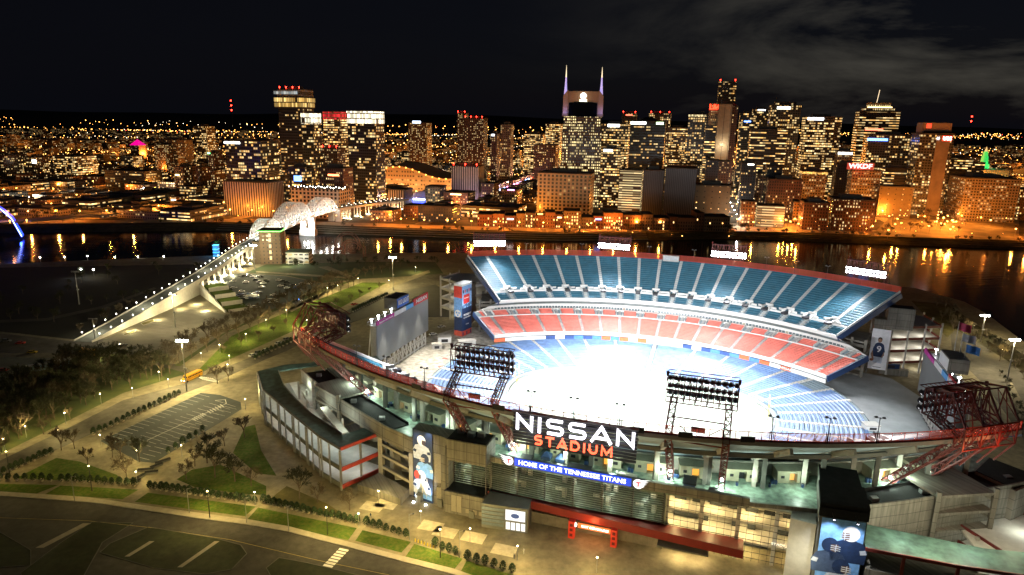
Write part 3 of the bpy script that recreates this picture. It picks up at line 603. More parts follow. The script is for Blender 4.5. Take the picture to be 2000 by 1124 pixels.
# booths under the upper deck
bw = surf('booth_wall', (.36, .34, .24), .8, ns=.4, na=.15); doorlit = glow('lit_doorway', (1, .45, .06), 1.3)
r = random.Random(4)
for i, u in enumerate([-96, -84, -72, -58, -46, -34, -21, -8, 5, 18, 31, 44, 58, 71, 84, 96]):
    v = -cv(94, 175, u); a = math.atan2(-(v+94-175), u) if False else -u/175.0
    bo = empty('vendor_booth', S(u, v, 18.0), SANG-a*-1.0, None, None); bo.parent = stadium; bo.matrix_basis = Matrix.Translation(Vector((u, v, 18.0))) @ Matrix.Rotation(u/175.0, 4, 'Z')
    F = IDM
    m1 = MB(); m1.bx(-4.6, -1.0, -1.4, 3, 0, 3.6); m1.bx(1.2, 4.6, -1.4, 3, 0, 3.6); m1.bx(-1.0, 1.2, -1.2, 3, 2.9, 3.6); m1.bx(-4.9, 4.9, -1.7, 3, 3.6, 3.9); o = m1.build('booth_wall', bw, bo)
    m1 = MB(); m1.bx(-.9, 1.1, .4, .6, 0, 2.8); m1.build('doorway', doorlit if i % 4 != 3 else dark, bo)
    m1 = MB(); m1.bx(2.1, 3.5, -1.55, -1.42, 1.3, 2.3); m1.bx(-3.6, -2.6, -1.55, -1.42, 1.5, 2.3); m1.build('menu_board', dark, bo)
    m1 = MB(); m1.bx(-6.6, -5.7, -2.2, -1.3, 0, 1.2); m1.bx(-5.6, -4.9, -2.4, -1.6, 0, 1.1); m1.build('bins', navy, bo)
mb = MB(); K = 60
rr = [(u, -cv(91, 170, u)) for u in range(-105, 106, 5)]
for a, b in zip(rr, rr[1:]): mb.beam((*a, 20.2), (*b, 20.2), .4, 4.4)
mb.build('rear_wall', conc, stadium, MS)
mb = MB(); colu = [-108, -94, -79, -64, -49, -35, -18, 1, 20, 35, 50, 66, 81, 96, 108]
for u in colu:
    v = -(cv(104, 180, u)-5.5); mb.beam((u, v, 16 if abs(u) < 60 else 0), (u, v+.5, 31.0), 1.3, 1.3)
each(mb, 'deck_column', conc_d, stadium, MS)
# deck furniture: tables, kiosks, tents
def kiosk(u, v, w, d, h, mat, name, label, cat, rz=0, group=None):
    e = empty(name, S(u, v, 18.0), SANG+rz, label, cat, group); m1 = MB(); m1.bx(-w/2, w/2, -d/2, d/2, 0, h*.8); m1.build('counter', mat, e); m1 = MB(); m1.bx(-w/2-.3, w/2+.3, -d/2-.3, d/2+.3, h*.8, h); m1.build('top', dark, e); return e
kiosk(-2, -100, 6.5, 1.8, 1.4, dark, 'bar_counter', 'long dark bar counter on the concourse deck behind the blue ribbon sign', 'counter', 0)
kiosk(-19, -99.5, 3, 1.8, 1.3, dark, 'bar_counter', 'small dark bar counter behind the left end of the ribbon sign', 'counter')
kiosk(30, -98, 3.2, 4.2, 2.2, navy, 'kiosk', 'dark blue square kiosk beside the right leg of the second floodlight tower', 'kiosk')
kiosk(37, -99.5, 2.6, 2, 1.2, black, 'kiosk', 'low black box standing alone at the edge of the concourse deck', 'kiosk')
for u in (-13, -8.5):
    e = empty('canopy_tent', S(u, -98, 18), SANG, 'small dark pyramid tent on the concourse deck '+('nearest the left ribbon emblem' if u < -10 else 'next to the long bar counter'), 'tent'); m1 = MB()
    for x in (-1.2, 1.2):
        for y in (-1.2, 1.2): m1.beam((x, y, 0), (x, y, 2), .12)
    m1.build('frame', steel, e); m1 = MB(); m1.add([(-1.5, -1.5, 2), (1.5, -1.5, 2), (1.5, 1.5, 2), (-1.5, 1.5, 2), (0, 0, 3.4), (-1.5, -1.5, .9), (1.5, -1.5, .9), (1.5, 1.5, .9), (-1.5, 1.5, .9)], [(0, 1, 4), (1, 2, 4), (2, 3, 4), (3, 0, 4), (5, 6, 1, 0), (6, 7, 2, 1), (7, 8, 3, 2), (8, 5, 0, 3)]); m1.build('canvas', navy, e)
e = empty('bar_counter', S(12, -99, 18), SANG, 'pale buffet counter with stools near the right emblem of the ribbon sign', 'counter'); m1 = MB(); m1.bx(-3, 3, -.5, .5, 0, 1.1); m1.bx(2.4, 3, -2.5, .5, 0, 1.1); m1.build('counter', conc_l, e)
m1 = MB()
for k in range(5): m1.tube((-2.6+k*1.2, -1.4, 0), (-2.6+k*1.2, -1.4, .8), .1); m1.tube((-2.6+k*1.2, -1.4, .8), (-2.6+k*1.2, -1.4, .9), .3)
m1.build('stools', dark, e)
proto = None
r = random.Random(11); lab = 'pair of blue bins standing on the green lit concourse deck'
for u in (-100, -90, -78, -66, -41, -26, 24, 43, 52, 61, 76, 88):
    if proto is None:
        proto = empty('litter_bin', S(u, -cv(100, 175, u)+2, 18), SANG, lab, 'bin', 'blue bins on the concourse deck'); m1 = MB(); m1.tube((0, 0, 0), (0, 0, 1.1), .38, .42, 8); m1.build('bin_body', navy, proto); m1 = MB(); m1.tube((0, 0, 1.1), (0, 0, 1.25), .45, .3, 8); m1.build('bin_lid', dark, proto); reg(proto)
    else: dup(proto, S(u, -cv(100, 175, u)+2, 18), SANG)

# ---- middle front
tower_block = MB(); tower_block.prism([(-56, -103.6), (-43, -106.2), (-43, -100), (-56, -99)], 0, 24.2); tower_block.bx(-43, -29.5, -106.8, -99, 17.2, 24.2); tower_block.bx(-43, -29.5, -108.5, -106, 0, 7.4); tower_block.bx(-43, -42.3, -106.7, -99, 7.4, 17.2)
tower_block.build('front_block', surf('grey_precast', (.15, .14, .12), .8, ns=.25, na=.15, spec=.25, panel=(4.2, 3)), stadium, MS)
mb = MB(); mb.bx(-42.5, -30, -106.3, -99.3, 24.22, 24.5); mb.bx(-42.5, -30, -108, -99.3, 7.42, 7.6); each(mb, 'black_roof', black, stadium, MS)
mb = MB()
for x0, x1 in ((-46.8, -45.2), (-40.4, -38.8), (-38.6, -37)):
    for z0, z1 in ((1, 6.6),): mb.bx(x0, x1, -108.7 if x0 > -43 else -105.9, -105.3, z0, z1)
mb.bx(-47.5, -44.4, -105.75, -105.2, 8, 18)
for x in (-35, -32.5, -30.6): mb.bx(x-.6, x+.6, -108.7, -108.4, 1.4, 2.8)
each(mb, 'wall_grille', surf('grille', (.20, .18, .14), .6, ns=3, stretch=(1, 1, 8), na=.5), stadium, MS)
mb = MB()
for x, z0, z1 in ((-53, 0, 2.6), (-45.5, 0, 2.6), (-33.5, 0, 2.4)): mb.bx(x-.9, x+.9, -109.0 if x > -43 else -106.6, -108.4 if x > -43 else -104.2, z0, z1)
each(mb, 'service_door', conc_d, stadium, MS); mb = MB()
for u, v in ((-36, -103), (-33, -102), (-40, -101.5)): mb.box(u, v, 25.2, 2.2, 1.6, 1.4)
for W_ in (CW[:5], CWR[1:]):
    for (a, b) in zip(W_, W_[1:]): m_ = ((a[0]+b[0])/2*.975, (a[1]+b[1])/2+3.6); mb.box(m_[0], m_[1], 18.9, 2, 1.5, 1.2, .4)
each(mb, 'roof_unit', steel, stadium, MS); mb = MB()
for u in (-42.9, -29.6, -55.8): mb.beam((u, -106.9 if u > -50 else -103.9, 0), (u, -106.9 if u > -50 else -103.9, 22), .25)
each(mb, 'drain_pipe', dark, stadium, MS)
# louvred glass front
def louvre(u0, u1, v, z0, z1, name, label=None, nz=14, nu=10, mat=None, bow=0):
    mb = MB()
    for k in range(nz+1):
        z = z0+(z1-z0)*k/nz
        for a in range(nu): 
            ua, ub = u0+(u1-u0)*a/nu, u0+(u1-u0)*(a+1)/nu; f = lambda u: v-bow*(1-((u-(u0+u1)/2)/((u1-u0)/2))**2)
            mb.beam((ua, f(ua), z), (ub, f(ub), z), .32, .13)
    o = mb.build(name, mat or surf('louvre_blade', (.15, .175, .15), .5, ns=1), stadium, MS)
    mb = MB()
    for k in range(nu*2+1):
        u = u0+(u1-u0)*k/(nu*2); mb.beam((u, f(u)+.2, z0), (u, f(u)+.2, z1), .1 if k % 4 else .5)
    mb.build('mullions', dark, stadium, MS); return o
louvre(-29.3, 23.5, -103.2, 8.2, 17.4, 'louvre_screen', nz=13, nu=12, bow=1.0); louvre(-42, -29.8, -102.5, 7.8, 17, 'louvre_screen', nz=12, nu=4)
backm = surf('green_grey_inner_wall', (.045, .06, .045), .7, ns=.2, na=.3, ns2=.6)
mb = MB(); mb.bx(-43, 24, -96.4, -96, 0, 16.9); mb.bx(-43, 24, -102, -96.4, 7.0, 7.4); mb.bx(-43, 24, -101.4, -96.4, 11.9, 12.3)
for u in range(-40, 24, 9): mb.bx(u-.5, u+.5, -100.5, -99.5, 7.4, 16.9)
mb.build('inner_concourse', backm, stadium, MS)
mb = MB()
for u in (-22, -9, 3, 16): mb.bx(u-1.2, u+1.2, -96.7, -96.45, 8, 10.6); 
for u in (-18, -4, 9, 20): mb.bx(u-.7, u+.7, -98.7, -98.2, 12.3, 14.5)
each(mb, 'inner_doors', conc_l, stadium, MS)
# red band and gate wall
mb = MB(); K = 14; P0 = [(-29.6+75.6*k/K, -104.7-4.2*k/K) for k in range(K+1)]
for a, b in zip(P0, P0[1:]): mb.beam((*a, 6.6), (*b, 6.6), .5, 2.5)
mb.prism(P0+[(46, -101), (-29.6, -101)], 5.9, 6.2); mb.build('red_fascia', surf('red_panel', (.17, .014, .011), .5, ns=.3, na=.15), stadium, MS)
mb = MB(); mb.bx(-16, 24, -104.2, -103.8, 0, 3.6)
for k in range(11): mb.bx(-16+4*k-.12, -16+4*k+.12, -104.4, -103.7, 0, 3.7)
mb.build('gate_wall', surf('gate_panels', (.17, .15, .12), .8, ns=.6), stadium, MS)
mb = MB(); mb.bx(-16, 24, -99.2, -99, 0, 5.9); mb.build('entrance_wall', conc_l, stadium, MS)
for u in (-2, 10.6):
    mb = MB(); mb.bx(u-.9, u+.9, -108.4, -106.8, 0, 5.6); o = mb.build('red_pillar', redsteel, stadium, MS); mb = MB()
    for z in (1.2, 2.9, 4.4): mb.box(u, -108.45, z, .9, .08, .9)
    mb.build('pillar_emblem', surf('dark_red', (.12, .01, .01), .6), o, MS)
# entrance box with the screen
mb = MB(); mb.prism([(-29, -112), (-14.8, -110.5), (-15.5, -104.6), (-29, -104.6)], 0, 8.0); mb.build('ticket_office', conc_d, stadium, MS)
mb = MB()
for z in (1.5, 2.8, 4.1, 5.4, 6.7): mb.beam((-28.9, -112.12, z), (-22, -111.4, z), .1, .9)
mb.build('office_louvres', surf('slate_louvre', (.10, .13, .16), .5, ns=1), stadium, MS)
# club front on the right
mb = MB()
for z in (5.4, 11.6, 17.0): mb.bx(24, 64.5, -101, -92, z-.25, z+.25)
for u in (24.4, 34, 44, 54, 64): mb.bx(u-.5, u+.5, -101.4, -100.4, 0, 17)
mb.bx(24, 64.5, -92.2, -92, 0, 17); mb.build('club_floors', conc_l, stadium, MS)
mb = MB()
for k in range(21): 
    u = 24.5+40*k/20; mb.beam((u, -101.6, 0.2), (u, -101.6, 16.6), .08)
for z in [1.2+1.9*k for k in range(9)]: mb.beam((24.3, -101.65, z), (64.4, -101.65, z), .12)
mb.build('curtain_wall_grid', dark, stadium, MS)
mb = MB(); [mb.bx(25+k*4.4, 27.2+k*4.4, -94.7, -94.5, 6.0, 8.6) for k in range(9) if k % 3]; [mb.bx(26+k*5, 29.4+k*5, -95.5, -94.9, 12.0, 13.1) for k in range(8)]; mb.bx(35.5, 44.5, -94.6, -94.4, 12.2, 15.4); mb.bx(26, 33, -94.6, -94.4, 6, 9.5); mb.bx(46.5, 53, -94.6, -94.4, 0.4, 4.4); mb.bx(55, 63.5, -94.6, -94.4, 6, 9.4); each(mb, 'dark_glazing', surf('dark_glazing', (.03, .035, .04), .2), stadium, MS)
mb = MB()
for k in range(9): mb.tube((27+4*k, -99, 10.9), (27+4*k, -99, 11.2), .35, n=6)
each(mb, 'ceiling_lamps', glow('warm_lamp', (1, .85, .5), 9), stadium, MS)
mb = MB(); mb.bx(23.8, 46.3, -104.6, -101.2, 0, .001) if False else None
mb.prism([(23, -109), (37, -109), (37, -103), (23, -103)], 3.6, 4.1); mb.build('entrance_canopy', conc_d, stadium, MS)
mb = MB(); mb.beam((17.2, -104.3, 19.6), (46.4, -103.8, 19.6), 1.2, 2.6); mb.build('tan_fascia', tanw, stadium, MS)
mb = MB(); mb.beam((-29.5, -103.6, 18.6), (-25, -104, 18.6), .6, 1.6); mb.beam((46.4, -102.2, 18.2), (64, -99.4, 18.2), .5, 1.2); mb.build('deck_edge', tanw, stadium, MS)
# ---- right hand stair tower
mb = MB(); mb.prism([(63.5, -107), (75, -106), (75, -84), (65, -84)], 0, 24); mb.build('stair_tower', conc_d, stadium, MS)
mb = MB(); mb.prism([(63.3, -107.4), (75.2, -106.4), (75.3, -95), (63.9, -95)], 24.02, 25.2); mb.prism([(64.3, -95), (75, -95), (75, -83.6), (65, -83.6)], 24.02, 24.4); mb.prism([(63.3, -107.6), (75.2, -106.6), (75.2, -106), (63.3, -107.)], 21.5, 24); each(mb, 'black_roof', black, stadium, MS)
mb = MB(); mb.prism([(57, -104.5), (63.4, -105.5), (63.4, -97), (58, -97)], 0, 17.5); mb.build('side_stair', conc_l, stadium, MS)
# ---- roof of the right ramp
mb = MB(); mb.prism([(75.2, -96), (104, -97.5), (118, -95), (135, -86), (138, -92), (120, -104), (112, -106.5), (95, -108), (75.2, -108)], 14.6, 15.0); mb.build('ramp_roof', greenroof, stadium, MS)
mb = MB(); mb.prism([(76, -107), (95, -107), (112, -105), (118, -101), (116, -98), (100, -99), (76, -98)], 0, 8.4)
mb.build('ramp_base', tanw, stadium, MS)
mb = MB()
for u, v in ((84, -107.6), (96, -107.6), (108, -106.4), (118, -103.5)): mb.beam((u, v, 0), (u, v, 14.6), .7, .7)
for (u0, v0), (u1, v1) in zip([(75, -108.2), (95, -108.2), (112, -106.7), (120, -104.2)], [(95, -108.2), (112, -106.7), (120, -104.2), (138, -92.2)]): mb.beam((u0, v0, 14.8), (u1, v1, 14.8), .4, .9)
mb.build('ramp_edge', maroon, stadium, MS)
for k, z in enumerate((4.5, 9.5)):
    mb = MB(); mb.prism([(104, -79), (119, -64), (150, -68), (140, -90), (118, -94), (106, -92)], z-.5, z); o = mb.build('ramp_floor', conc_l, stadium, MS)
    mb = MB(); 
    for a, b in (((104.5, -78), (116, -95)), ((116, -95), (141, -91)), ((119, -63.6), (150, -67.6))): mb.beam((*a, z+.1), (*b, z+.1), .4, 1.3)
    mb.build('ramp_parapet', maroon, stadium, MS)
mb = MB()
for (u, v) in ((107, -84), (112, -90), (125, -92.5), (138, -90), (119, -65), (134, -66)): mb.beam((u, v, 0), (u, v, 10.5), .8, .8)
each(mb, 'ramp_column', conc, stadium, MS)
mb = MB(); mb.prism([(110.5, -60.3), (119, -69.5), (130, -58), (118, -48)], 0, 19); each(mb, 'corner_block', tanw, stadium, MS)
mb = MB(); mb.prism([(111.3, -60.3), (119, -68.6), (129, -58), (118, -49)], 19.02, 19.3); each(mb, 'black_roof', black, stadium, MS)
# ---- left ramp building
RO = [(-151, -60), (-136, -75.5), (-123, -83.5), (-111, -91), (-101, -97), (-92, -102.5), (-80, -108)]; RI = [(-143, -57), (-130, -70.5), (-117, -80.5), (-104, -89.5), (-94, -94.8), (-85, -99.5)]
mb = MB(); mb.prism(RO+[(-73.5, -93), (-80, -91)]+RI[::-1]+[(-139, -52), (-131, -44), (-134, -41), (-146, -50)], 14.55, 15.0); mb.build('ramp_roof', greenroof, stadium, MS)
mb = MB()
for a, b in zip(RI, RI[1:]): mb.beam((*a, 15.4), (*b, 15.4), .15, .8)
for a, b in zip(RO, RO[1:]): mb.beam((a[0], a[1]-.2, 14.75), (b[0], b[1]-.2, 14.75), .3, .8)
mb.build('roof_edge', conc_d, stadium, MS)
mb = MB(); mb.beam((-80, -108.3, 14.8), (-73.3, -93, 14.8), .5, 1.1)
for z in (7.5, 1.2): mb.beam((-80, -108.5, z), (-73, -92, z), .5, 1.4)
each(mb, 'red_edge', surf('red_edge', (.3, .03, .02), .6), stadium, MS)
for z in (7.5, 1.2):
    mb = MB(); mb.prism(RO+[(-73.5, -92), (-84, -89.5), (-104, -79), (-116, -70.5), (-127, -62.5), (-140, -48)], z-.6, z); mb.build('ramp_floor', conc_l, stadium, MS)
    mb = MB()
    for a, b in zip(RO, RO[1:]): mb.beam((a[0], a[1]-.2, z), (b[0], b[1]-.2, z), .3, 1.6)
    mb.build('ramp_parapet', conc_d, stadium, MS)
mb = MB()
for a, b in zip(RO, RO[1:]):
    for f in (.0, .12, .5): 
        x = a[0]+(b[0]-a[0])*f; y = a[1]+(b[1]-a[1])*f-.5; mb.beam((x, y, 0), (x, y, 14.6), .45, .45)
mb.beam((-80, -108.6, 0), (-80, -108.6, 14.6), .6); mb.beam((-77, -101, 0), (-77, -101, 14.6), .6); mb.beam((-74, -94, 0), (-74, -94, 14.6), .6); each(mb, 'ramp_column', steel, stadium, MS)
mb = MB()   # crossing ramps in the yard of the left building
mb.beam((-136, -62, 12), (-118, -76, 7), 3.2, .5); mb.beam((-126, -64, 14), (-106, -80, 9), 3.2, .5); mb.beam((-112, -80, 12), (-92, -93, 8), 3, .5); mb.beam((-104, -82, 15), (-88, -93, 12), 2.6, .5)
for a in ((-128, -64), (-120, -70), (-112, -76), (-100, -83), (-92, -88)): mb.beam((*a, 0), (*a, 15), .6)
mb.tube((-98, -87, 10.5), (-97, -89, 10.5), 1.5, n=10); mb.build('crossing_ramps', conc, stadium, MS)
# ---- river side ramps
for w in (-1, 1):
    for z in (6, 12, 18, 24):
        mb = MB(); mb.prism([(w*104, 88), (w*112, 80), (w*136, 92), (w*132, 112), (w*112, 116)], z-.5, z); mb.build('ramp_floor', conc_l, stadium, MS)
        mb = MB()
        for a, b in (((104, 88), (112, 80)), ((112, 80), (136, 92)), ((136, 92), (132, 112))): mb.beam((w*a[0], a[1], z+.3), (w*b[0], b[1], z+.3), .3, 1.2)
        mb.build('ramp_parapet', maroon if w > 0 else conc_l, stadium, MS)
    mb = MB()
    for u, v in ((104, 88), (112, 80), (120, 84), (128, 88), (136, 92), (134, 102), (132, 112)): mb.beam((w*u, v, 0), (w*u, v, 26), .8, .8)
    each(mb, 'ramp_column', conc_l, stadium, MS)
mb = MB(); mb.bx(109, 120.5, 79, 86, 24, 34.6); mb.bx(103.5, 109, 78.6, 84, 14, 28.5); mb.bx(109, 122, 80.4, 84, 0, 3); mb.beam((112, 86, 28), (112, 86, 42), 1.6, 1.6); each(mb, 'corner_block', tanw, stadium, MS)
mb = MB(); mb.bx(109.3, 120.2, 79.3, 85.7, 34.62, 34.8); each(mb, 'black_roof', black, stadium, MS)
mb = MB(); mb.bx(-113, -109, 70, 84, 3, 26); each(mb, 'corner_block', tanw, stadium, MS)
# press box on the river rim
mb = MB(); mb.bx(-4.6, 4.6, 116.5, 119.5, 41.5, 45); mb.build('rim_cabin', conc_l, stadium, MS)
mb = MB(); mb.bx(-4, -.2, 116.4, 116.55, 42.2, 44.4); mb.bx(.2, 4, 116.4, 116.55, 42.2, 44.4); mb.build('cabin_window', surf('cabin_glass', (.45, .47, .48), .3), stadium, MS)
# boards hanging on the back of the east rim
mb = MB()
for px_, py_ in ((1003, 779), (1079, 792), (1155, 803), (1258, 818), (1345, 833), (1459, 851), (838, 752)):
    p = G(px_, py_, 40.0)-SC; u = p.dot(SA); v = p.dot(SP); mb.box(u, -cv(118, 185, u)-1.3, 42.6, 3.6, .3, 1.5, u/185.)
each(mb, 'rim_screen', dark, stadium, MS)
# field-side kit on the terraces: sheds, small stands
def shed(px, py, w, d, h, mat, label, name='service_cabin', cat='cabin', rz=0):
    p = G(px, py, 3.05); e = empty(name, p, SANG+rz, label, cat); m1 = MB(); m1.bx(-w/2, w/2, -d/2, d/2, 0, h); m1.build('body', mat, e); m1 = MB(); m1.bx(-w/2-.2, w/2+.2, -d/2-.2, d/2+.2, h, h+.25); m1.build('roof', conc_l, e); m1 = MB(); m1.bx(-w/4, w/4, -d/2-.06, -d/2-.01, .4, h*.7); m1.build('window', dark, e); return e
shed(912, 676, 9, 4, 3.2, conc_l, 'pale service cabin at the upper left corner of the seating bowl', rz=.6)
shed(868, 668, 7, 4, 3, white, 'white service cabin on the left terrace between scoreboard and ad tower', rz=.5)
shed(853, 681, 5, 3, 2.6, conc_l, 'low grey cabin in front of the white cabin on the left terrace', rz=.5)
shed(1700, 838, 5.5, 4, 2.0, white, 'white slide shaped cabin on the grey right terrace', rz=.3)
shed(833, 763, 2.4, 1.6, 1.4, surf('yellow_paint', (.8, .6, .05), .6), 'small yellow cart on the left terrace above the east rim', 'utility_cart', 'cart', .3)
shed(1735, 718, 9, 3.6, 2.6, navy, 'dark blue container under the player banner at the right end', 'container', 'container', .2)
# ================================================================ floodlight towers, scoreboards, signs, banners
def floodtower(k, u, v, rz, near, label):
    """frame at (u,v): local x along the head, y towards the field"""
    M = MS @ Matrix.Translation(Vector((u, v, 0))) @ Matrix.Rotation(rz, 4, 'Z'); e = bpy.data.objects.new('floodlight_tower', None); C.objects.link(e); e.matrix_basis = M
    tag(e, label, 'light tower', 'floodlight towers around the stadium rim'); zb = 18.0 if near else 40; zh = 47.3; th = 54.2
    if near and abs(u) > 60: zh -= 2.2; th -= 2.2
    hw = 9.2; e['drop'] = 47.3-zh
    for w in (-1, 1):
        mb = MB(); x = w*7.2; A = [Vector((x, 13, zb+.5)), Vector((x, -7.5, 42)), Vector((x, 2.2, zh))] if near else [Vector((x, -1.5, 40)), Vector((x, -4.5, 44)), Vector((x, -2, zh))]
        if not near: A = [Vector((x, -6, 38)), Vector((x, -5.5, 44)), Vector((x, -4, zh))]
        for a, b in zip(A, A[1:]):
            n = max(2, int((b-a).length/2.6)); d = (b-a).normalized(); nn = d.cross(Vector((1, 0, 0))).normalized()*1.0
            C4 = [nn+Vector((.8, 0, 0)), nn-Vector((.8, 0, 0)), -nn-Vector((.8, 0, 0)), -nn+Vector((.8, 0, 0))]
            for c in C4: mb.beam(a+c, b+c, .32)
            for i in range(n):
                p = a.lerp(b, i/n); q = a.lerp(b, (i+1)/n)
                for j in range(4): mb.beam(p+C4[j], q+C4[(j+1) % 4], .16); mb.beam(q+C4[j], q+C4[(j+1) % 4], .16)
        mb.build('leg', maroon, e)
    if near and abs(u) > 60:   # the corner towers carry a tall frame behind the head
        for x in (-9.0, -3, 3, 9.0):
            F = [Vector((x, 3.4, th+.2)), Vector((x, -4.5, th+1.8)), Vector((x, -9.5, th-6)), Vector((x, -9.5, 40)), Vector((x, -5, 33))]; I = [Vector((x, 3.4, zh)), Vector((x, -3.5, zh)), Vector((x, -7, zh-2)), Vector((x, -7, 40)), Vector((x, -3.5, 36))]; mb = MB()
            for P_ in (F, I):
                for a, b in zip(P_, P_[1:]): mb.beam(a, b, .38)
            for a, b, c in zip(F, I, I[1:]): mb.beam(a, b, .24); mb.beam(a, c, .2)
            mb.build('rear_frame', maroon, e)
        mb = MB()
        for p, q in (((-4.5, th+1.8), (-9.5, th-6)), ((-9.5, th-6), (-9.5, 40)), ((3.4, th+.2), (-4.5, th+1.8))):
            for y, z in (p, q): mb.beam((-9, y, z), (9, y, z), .3)
            for i in range(6): x0 = -9+3*i; a, b = (p, q) if i % 2 else (q, p); mb.beam((x0, *a), (x0+3, *b), .18)
        mb.build('frame_bracing', maroon, e)
    mb = MB()   # head truss
    for y in (0, 3.4):
        for z in (zh, (zh+th)/2, th): mb.beam((-hw, y, z), (hw, y, z), .28)
        for i in range(12):
            x0 = -hw+2*hw*i/12; x1 = -hw+2*hw*(i+1)/12; mb.beam((x0, y, zh if i % 2 else th), (x1, y, th if i % 2 else zh), .16); mb.beam((x0, y, zh), (x0, y, th), .18)
        mb.beam((hw, y, zh), (hw, y, th), .28)
    for i in range(13):
        x = -hw+2*hw*i/12
        for z in (zh, th): mb.beam((x, 0, z), (x, 3.4, z), .16)
        mb.beam((x, 0, th), (x, 5.2, th+.4), .14)
    mb.beam((-hw, 5.2, th+.4), (hw, 5.2, th+.4), .2)
    for x in (-hw, hw): mb.tube((x, 1, th), (x, 1, th+1.3), .35, .5)
    mb.build('head_truss', maroon, e)
    mb = MB(); 
    if near:
        for z in (44.5, 38.5): mb.beam((-7, -3 if z > 40 else -4.5, z), (7, -3 if z > 40 else -4.5, z), .3)
        for a, b in ((-7, 0), (0, 7)): mb.beam((a, -3, 44.5 if a else 38.5), (b, -4.5, 38.5 if a else 44.5), .16)
        m3 = MB(); m3.box(0, -4, 42.2, 3.6, .3, 1.5); m3.build('rear_board', dark, e)
    else:
        for z in (41.5, 45.5): mb.beam((-7, -5.5, z), (7, -5.5, z), .3)
        for i in range(6): mb.beam((-7+14*i/6, -5.5, 41.5 if i % 2 else 45.5), (-7+14*(i+1)/6, -5.5, 45.5 if i % 2 else 41.5), .16)
        for x in (-7.2, 7.2): mb.beam((x, -4, zh), (x, 1, zh+2), .4)
    mb.build('cross_brace', maroon, e)
    return e
flm = glow('floodlight_lens', (.93, .95, 1), 60)
_ln = {}
def lamp_bank(e, near):
    """rows of single floodlights: body and lens, facing the field and tilted down"""
    global _fb, _fl
    dz = e.get('drop', 0.0)
    for row, z in enumerate((48.4-dz, 50.3-dz, 52.6-dz)):
        if row == 2 and not near: continue
        for i in range(12):
            x = -8.6+17.2*i/11; o = bpy.data.objects.new('floodlight', _fb); C.objects.link(o); o.parent = e; o.matrix_basis = Matrix.Translation(Vector((x, 4.3, z)))
            l = bpy.data.objects.new('lens', _fn if near else _fl); C.objects.link(l); l.parent = o
_m = MB(); _m.tube((0, -.7, .55), (0, .25, 0), .35, .75, 8); _m.grid([[(.80*math.cos(t), y, .80*math.sin(t)-.1) for t in [2*math.pi*k/8 for k in range(8)]] for y in (.2, .85)], True); _m.beam((0, -.9, .3), (0, -.4, .3), .25); _fb = _m.mesh('floodlight'); _fb.materials.append(dark)
_m = MB(); _m.tube((0, .26, -.01), (0, .31, -.03), .7, .7, 8); _fl = _m.mesh('lens'); _fl.materials.append(flm); _fn = _m.mesh('lens'); _fn.materials.append(glow('dimmed_lens', (.93, .95, 1), 3))  # near lenses: same lamps, dimmed in the material
TW = [(-31.5, -108, 0, 1, 'dark red floodlight tower seen from behind, left of the big white name sign'), (31.5, -108, 0, 1, 'dark red floodlight tower with blue trim, right of the big white name sign'),
      (-102, -80, -.62, 1, 'rusty red floodlight tower at the left corner of the near rim, glowing orange below'), (97.5, -83, .62, 1, 'rusty red floodlight tower standing over the right corner of the near rim'),
      (-104.5, 93, math.pi+.42, 0, 'lit floodlight bank at the far left of the river side rim'), (-32.5, 114, math.pi, 0, 'lit floodlight bank on the river side rim, second from the left'),
      (32, 114, math.pi, 0, 'lit floodlight bank on the river side rim, third from the left'), (100, 93, math.pi-.42, 0, 'lit floodlight bank at the far right of the river side rim')]
FLOOD = 26000.0
for k, (u, v, rz, near, lab) in enumerate(TW):
    e = floodtower(k, u, v, rz, near, lab); lamp_bank(e, near)
    q = e.matrix_basis @ Vector((0, 5.6, 50)); tgt = S(u*.35, v*(-.10 if near else .0), 0)
    spot(q, tgt, FLOOD*(.80 if near else .8)*26, (.95, .97, 1), 95, r=3.0, blend=1.0, parent=e)
    spot(q, S(u*.25, 0, 0), FLOOD*44, (.95, .97, 1), 50, r=3.0, blend=1.0, parent=e)
    if near:   # small work lamps at the foot of the tower
        for w in (-1, 1):
            p = e.matrix_basis @ Vector((w*7.2, 11.5, 21)); mb = MB(); mb.sphere(p, .45); mb.build('work_lamp', glow('work_lamp', (.85, 1, .9), 30), e, IDM)
            point(p+Vector((0, 0, -.6)), 5200, (.80, 1, .82), .5, e)
# red glow on the corner towers comes from added lights without fixtures
# twin headed poles on the rim
def rimpole():
    e = empty('rim_light_pole', (0, 0, 0), 0, 'slim rim pole with two lamp heads', 'light pole', 'slim twin headed poles along the stadium rim')
    m1 = MB(); m1.tube((0, 0, 0), (0, 0, 7), .16, .1, 6); m1.bx(-.5, -.35, -.1, .1, 0, 3); m1.bx(.35, .5, -.1, .1, 0, 3); m1.build('pole', dark, e)
    for w in (-1, 1): m1 = MB(); m1.beam((0, 0, 6.7), (w*.9, 0, 7.1), .1); m1.tube((w*.9, 0, 6.9), (w*.9, 0, 7.3), .55, .3, 8); m1.build('lamp_head', steel, e)
    return reg(e)
rp = rimpole(); first = True
for us_, sg in (((-76, -62, -47, -12.3, -.3, 11.9, 49.4, 62.9, 74.8), -1), ((-83, -52, -13, 12.7, 52.2, 67, 82), 1)):
    for u in us_:
        loc = S(u, sg*(cv(118, 185, u)+.9), 42); lab = 'slim twin headed pole on the '+('near' if sg < 0 else 'river side')+' rim of the stadium'
        if first: place(rp, loc, SANG); rp['label'] = lab; first = False
        else: dup(rp, loc, SANG, lab)
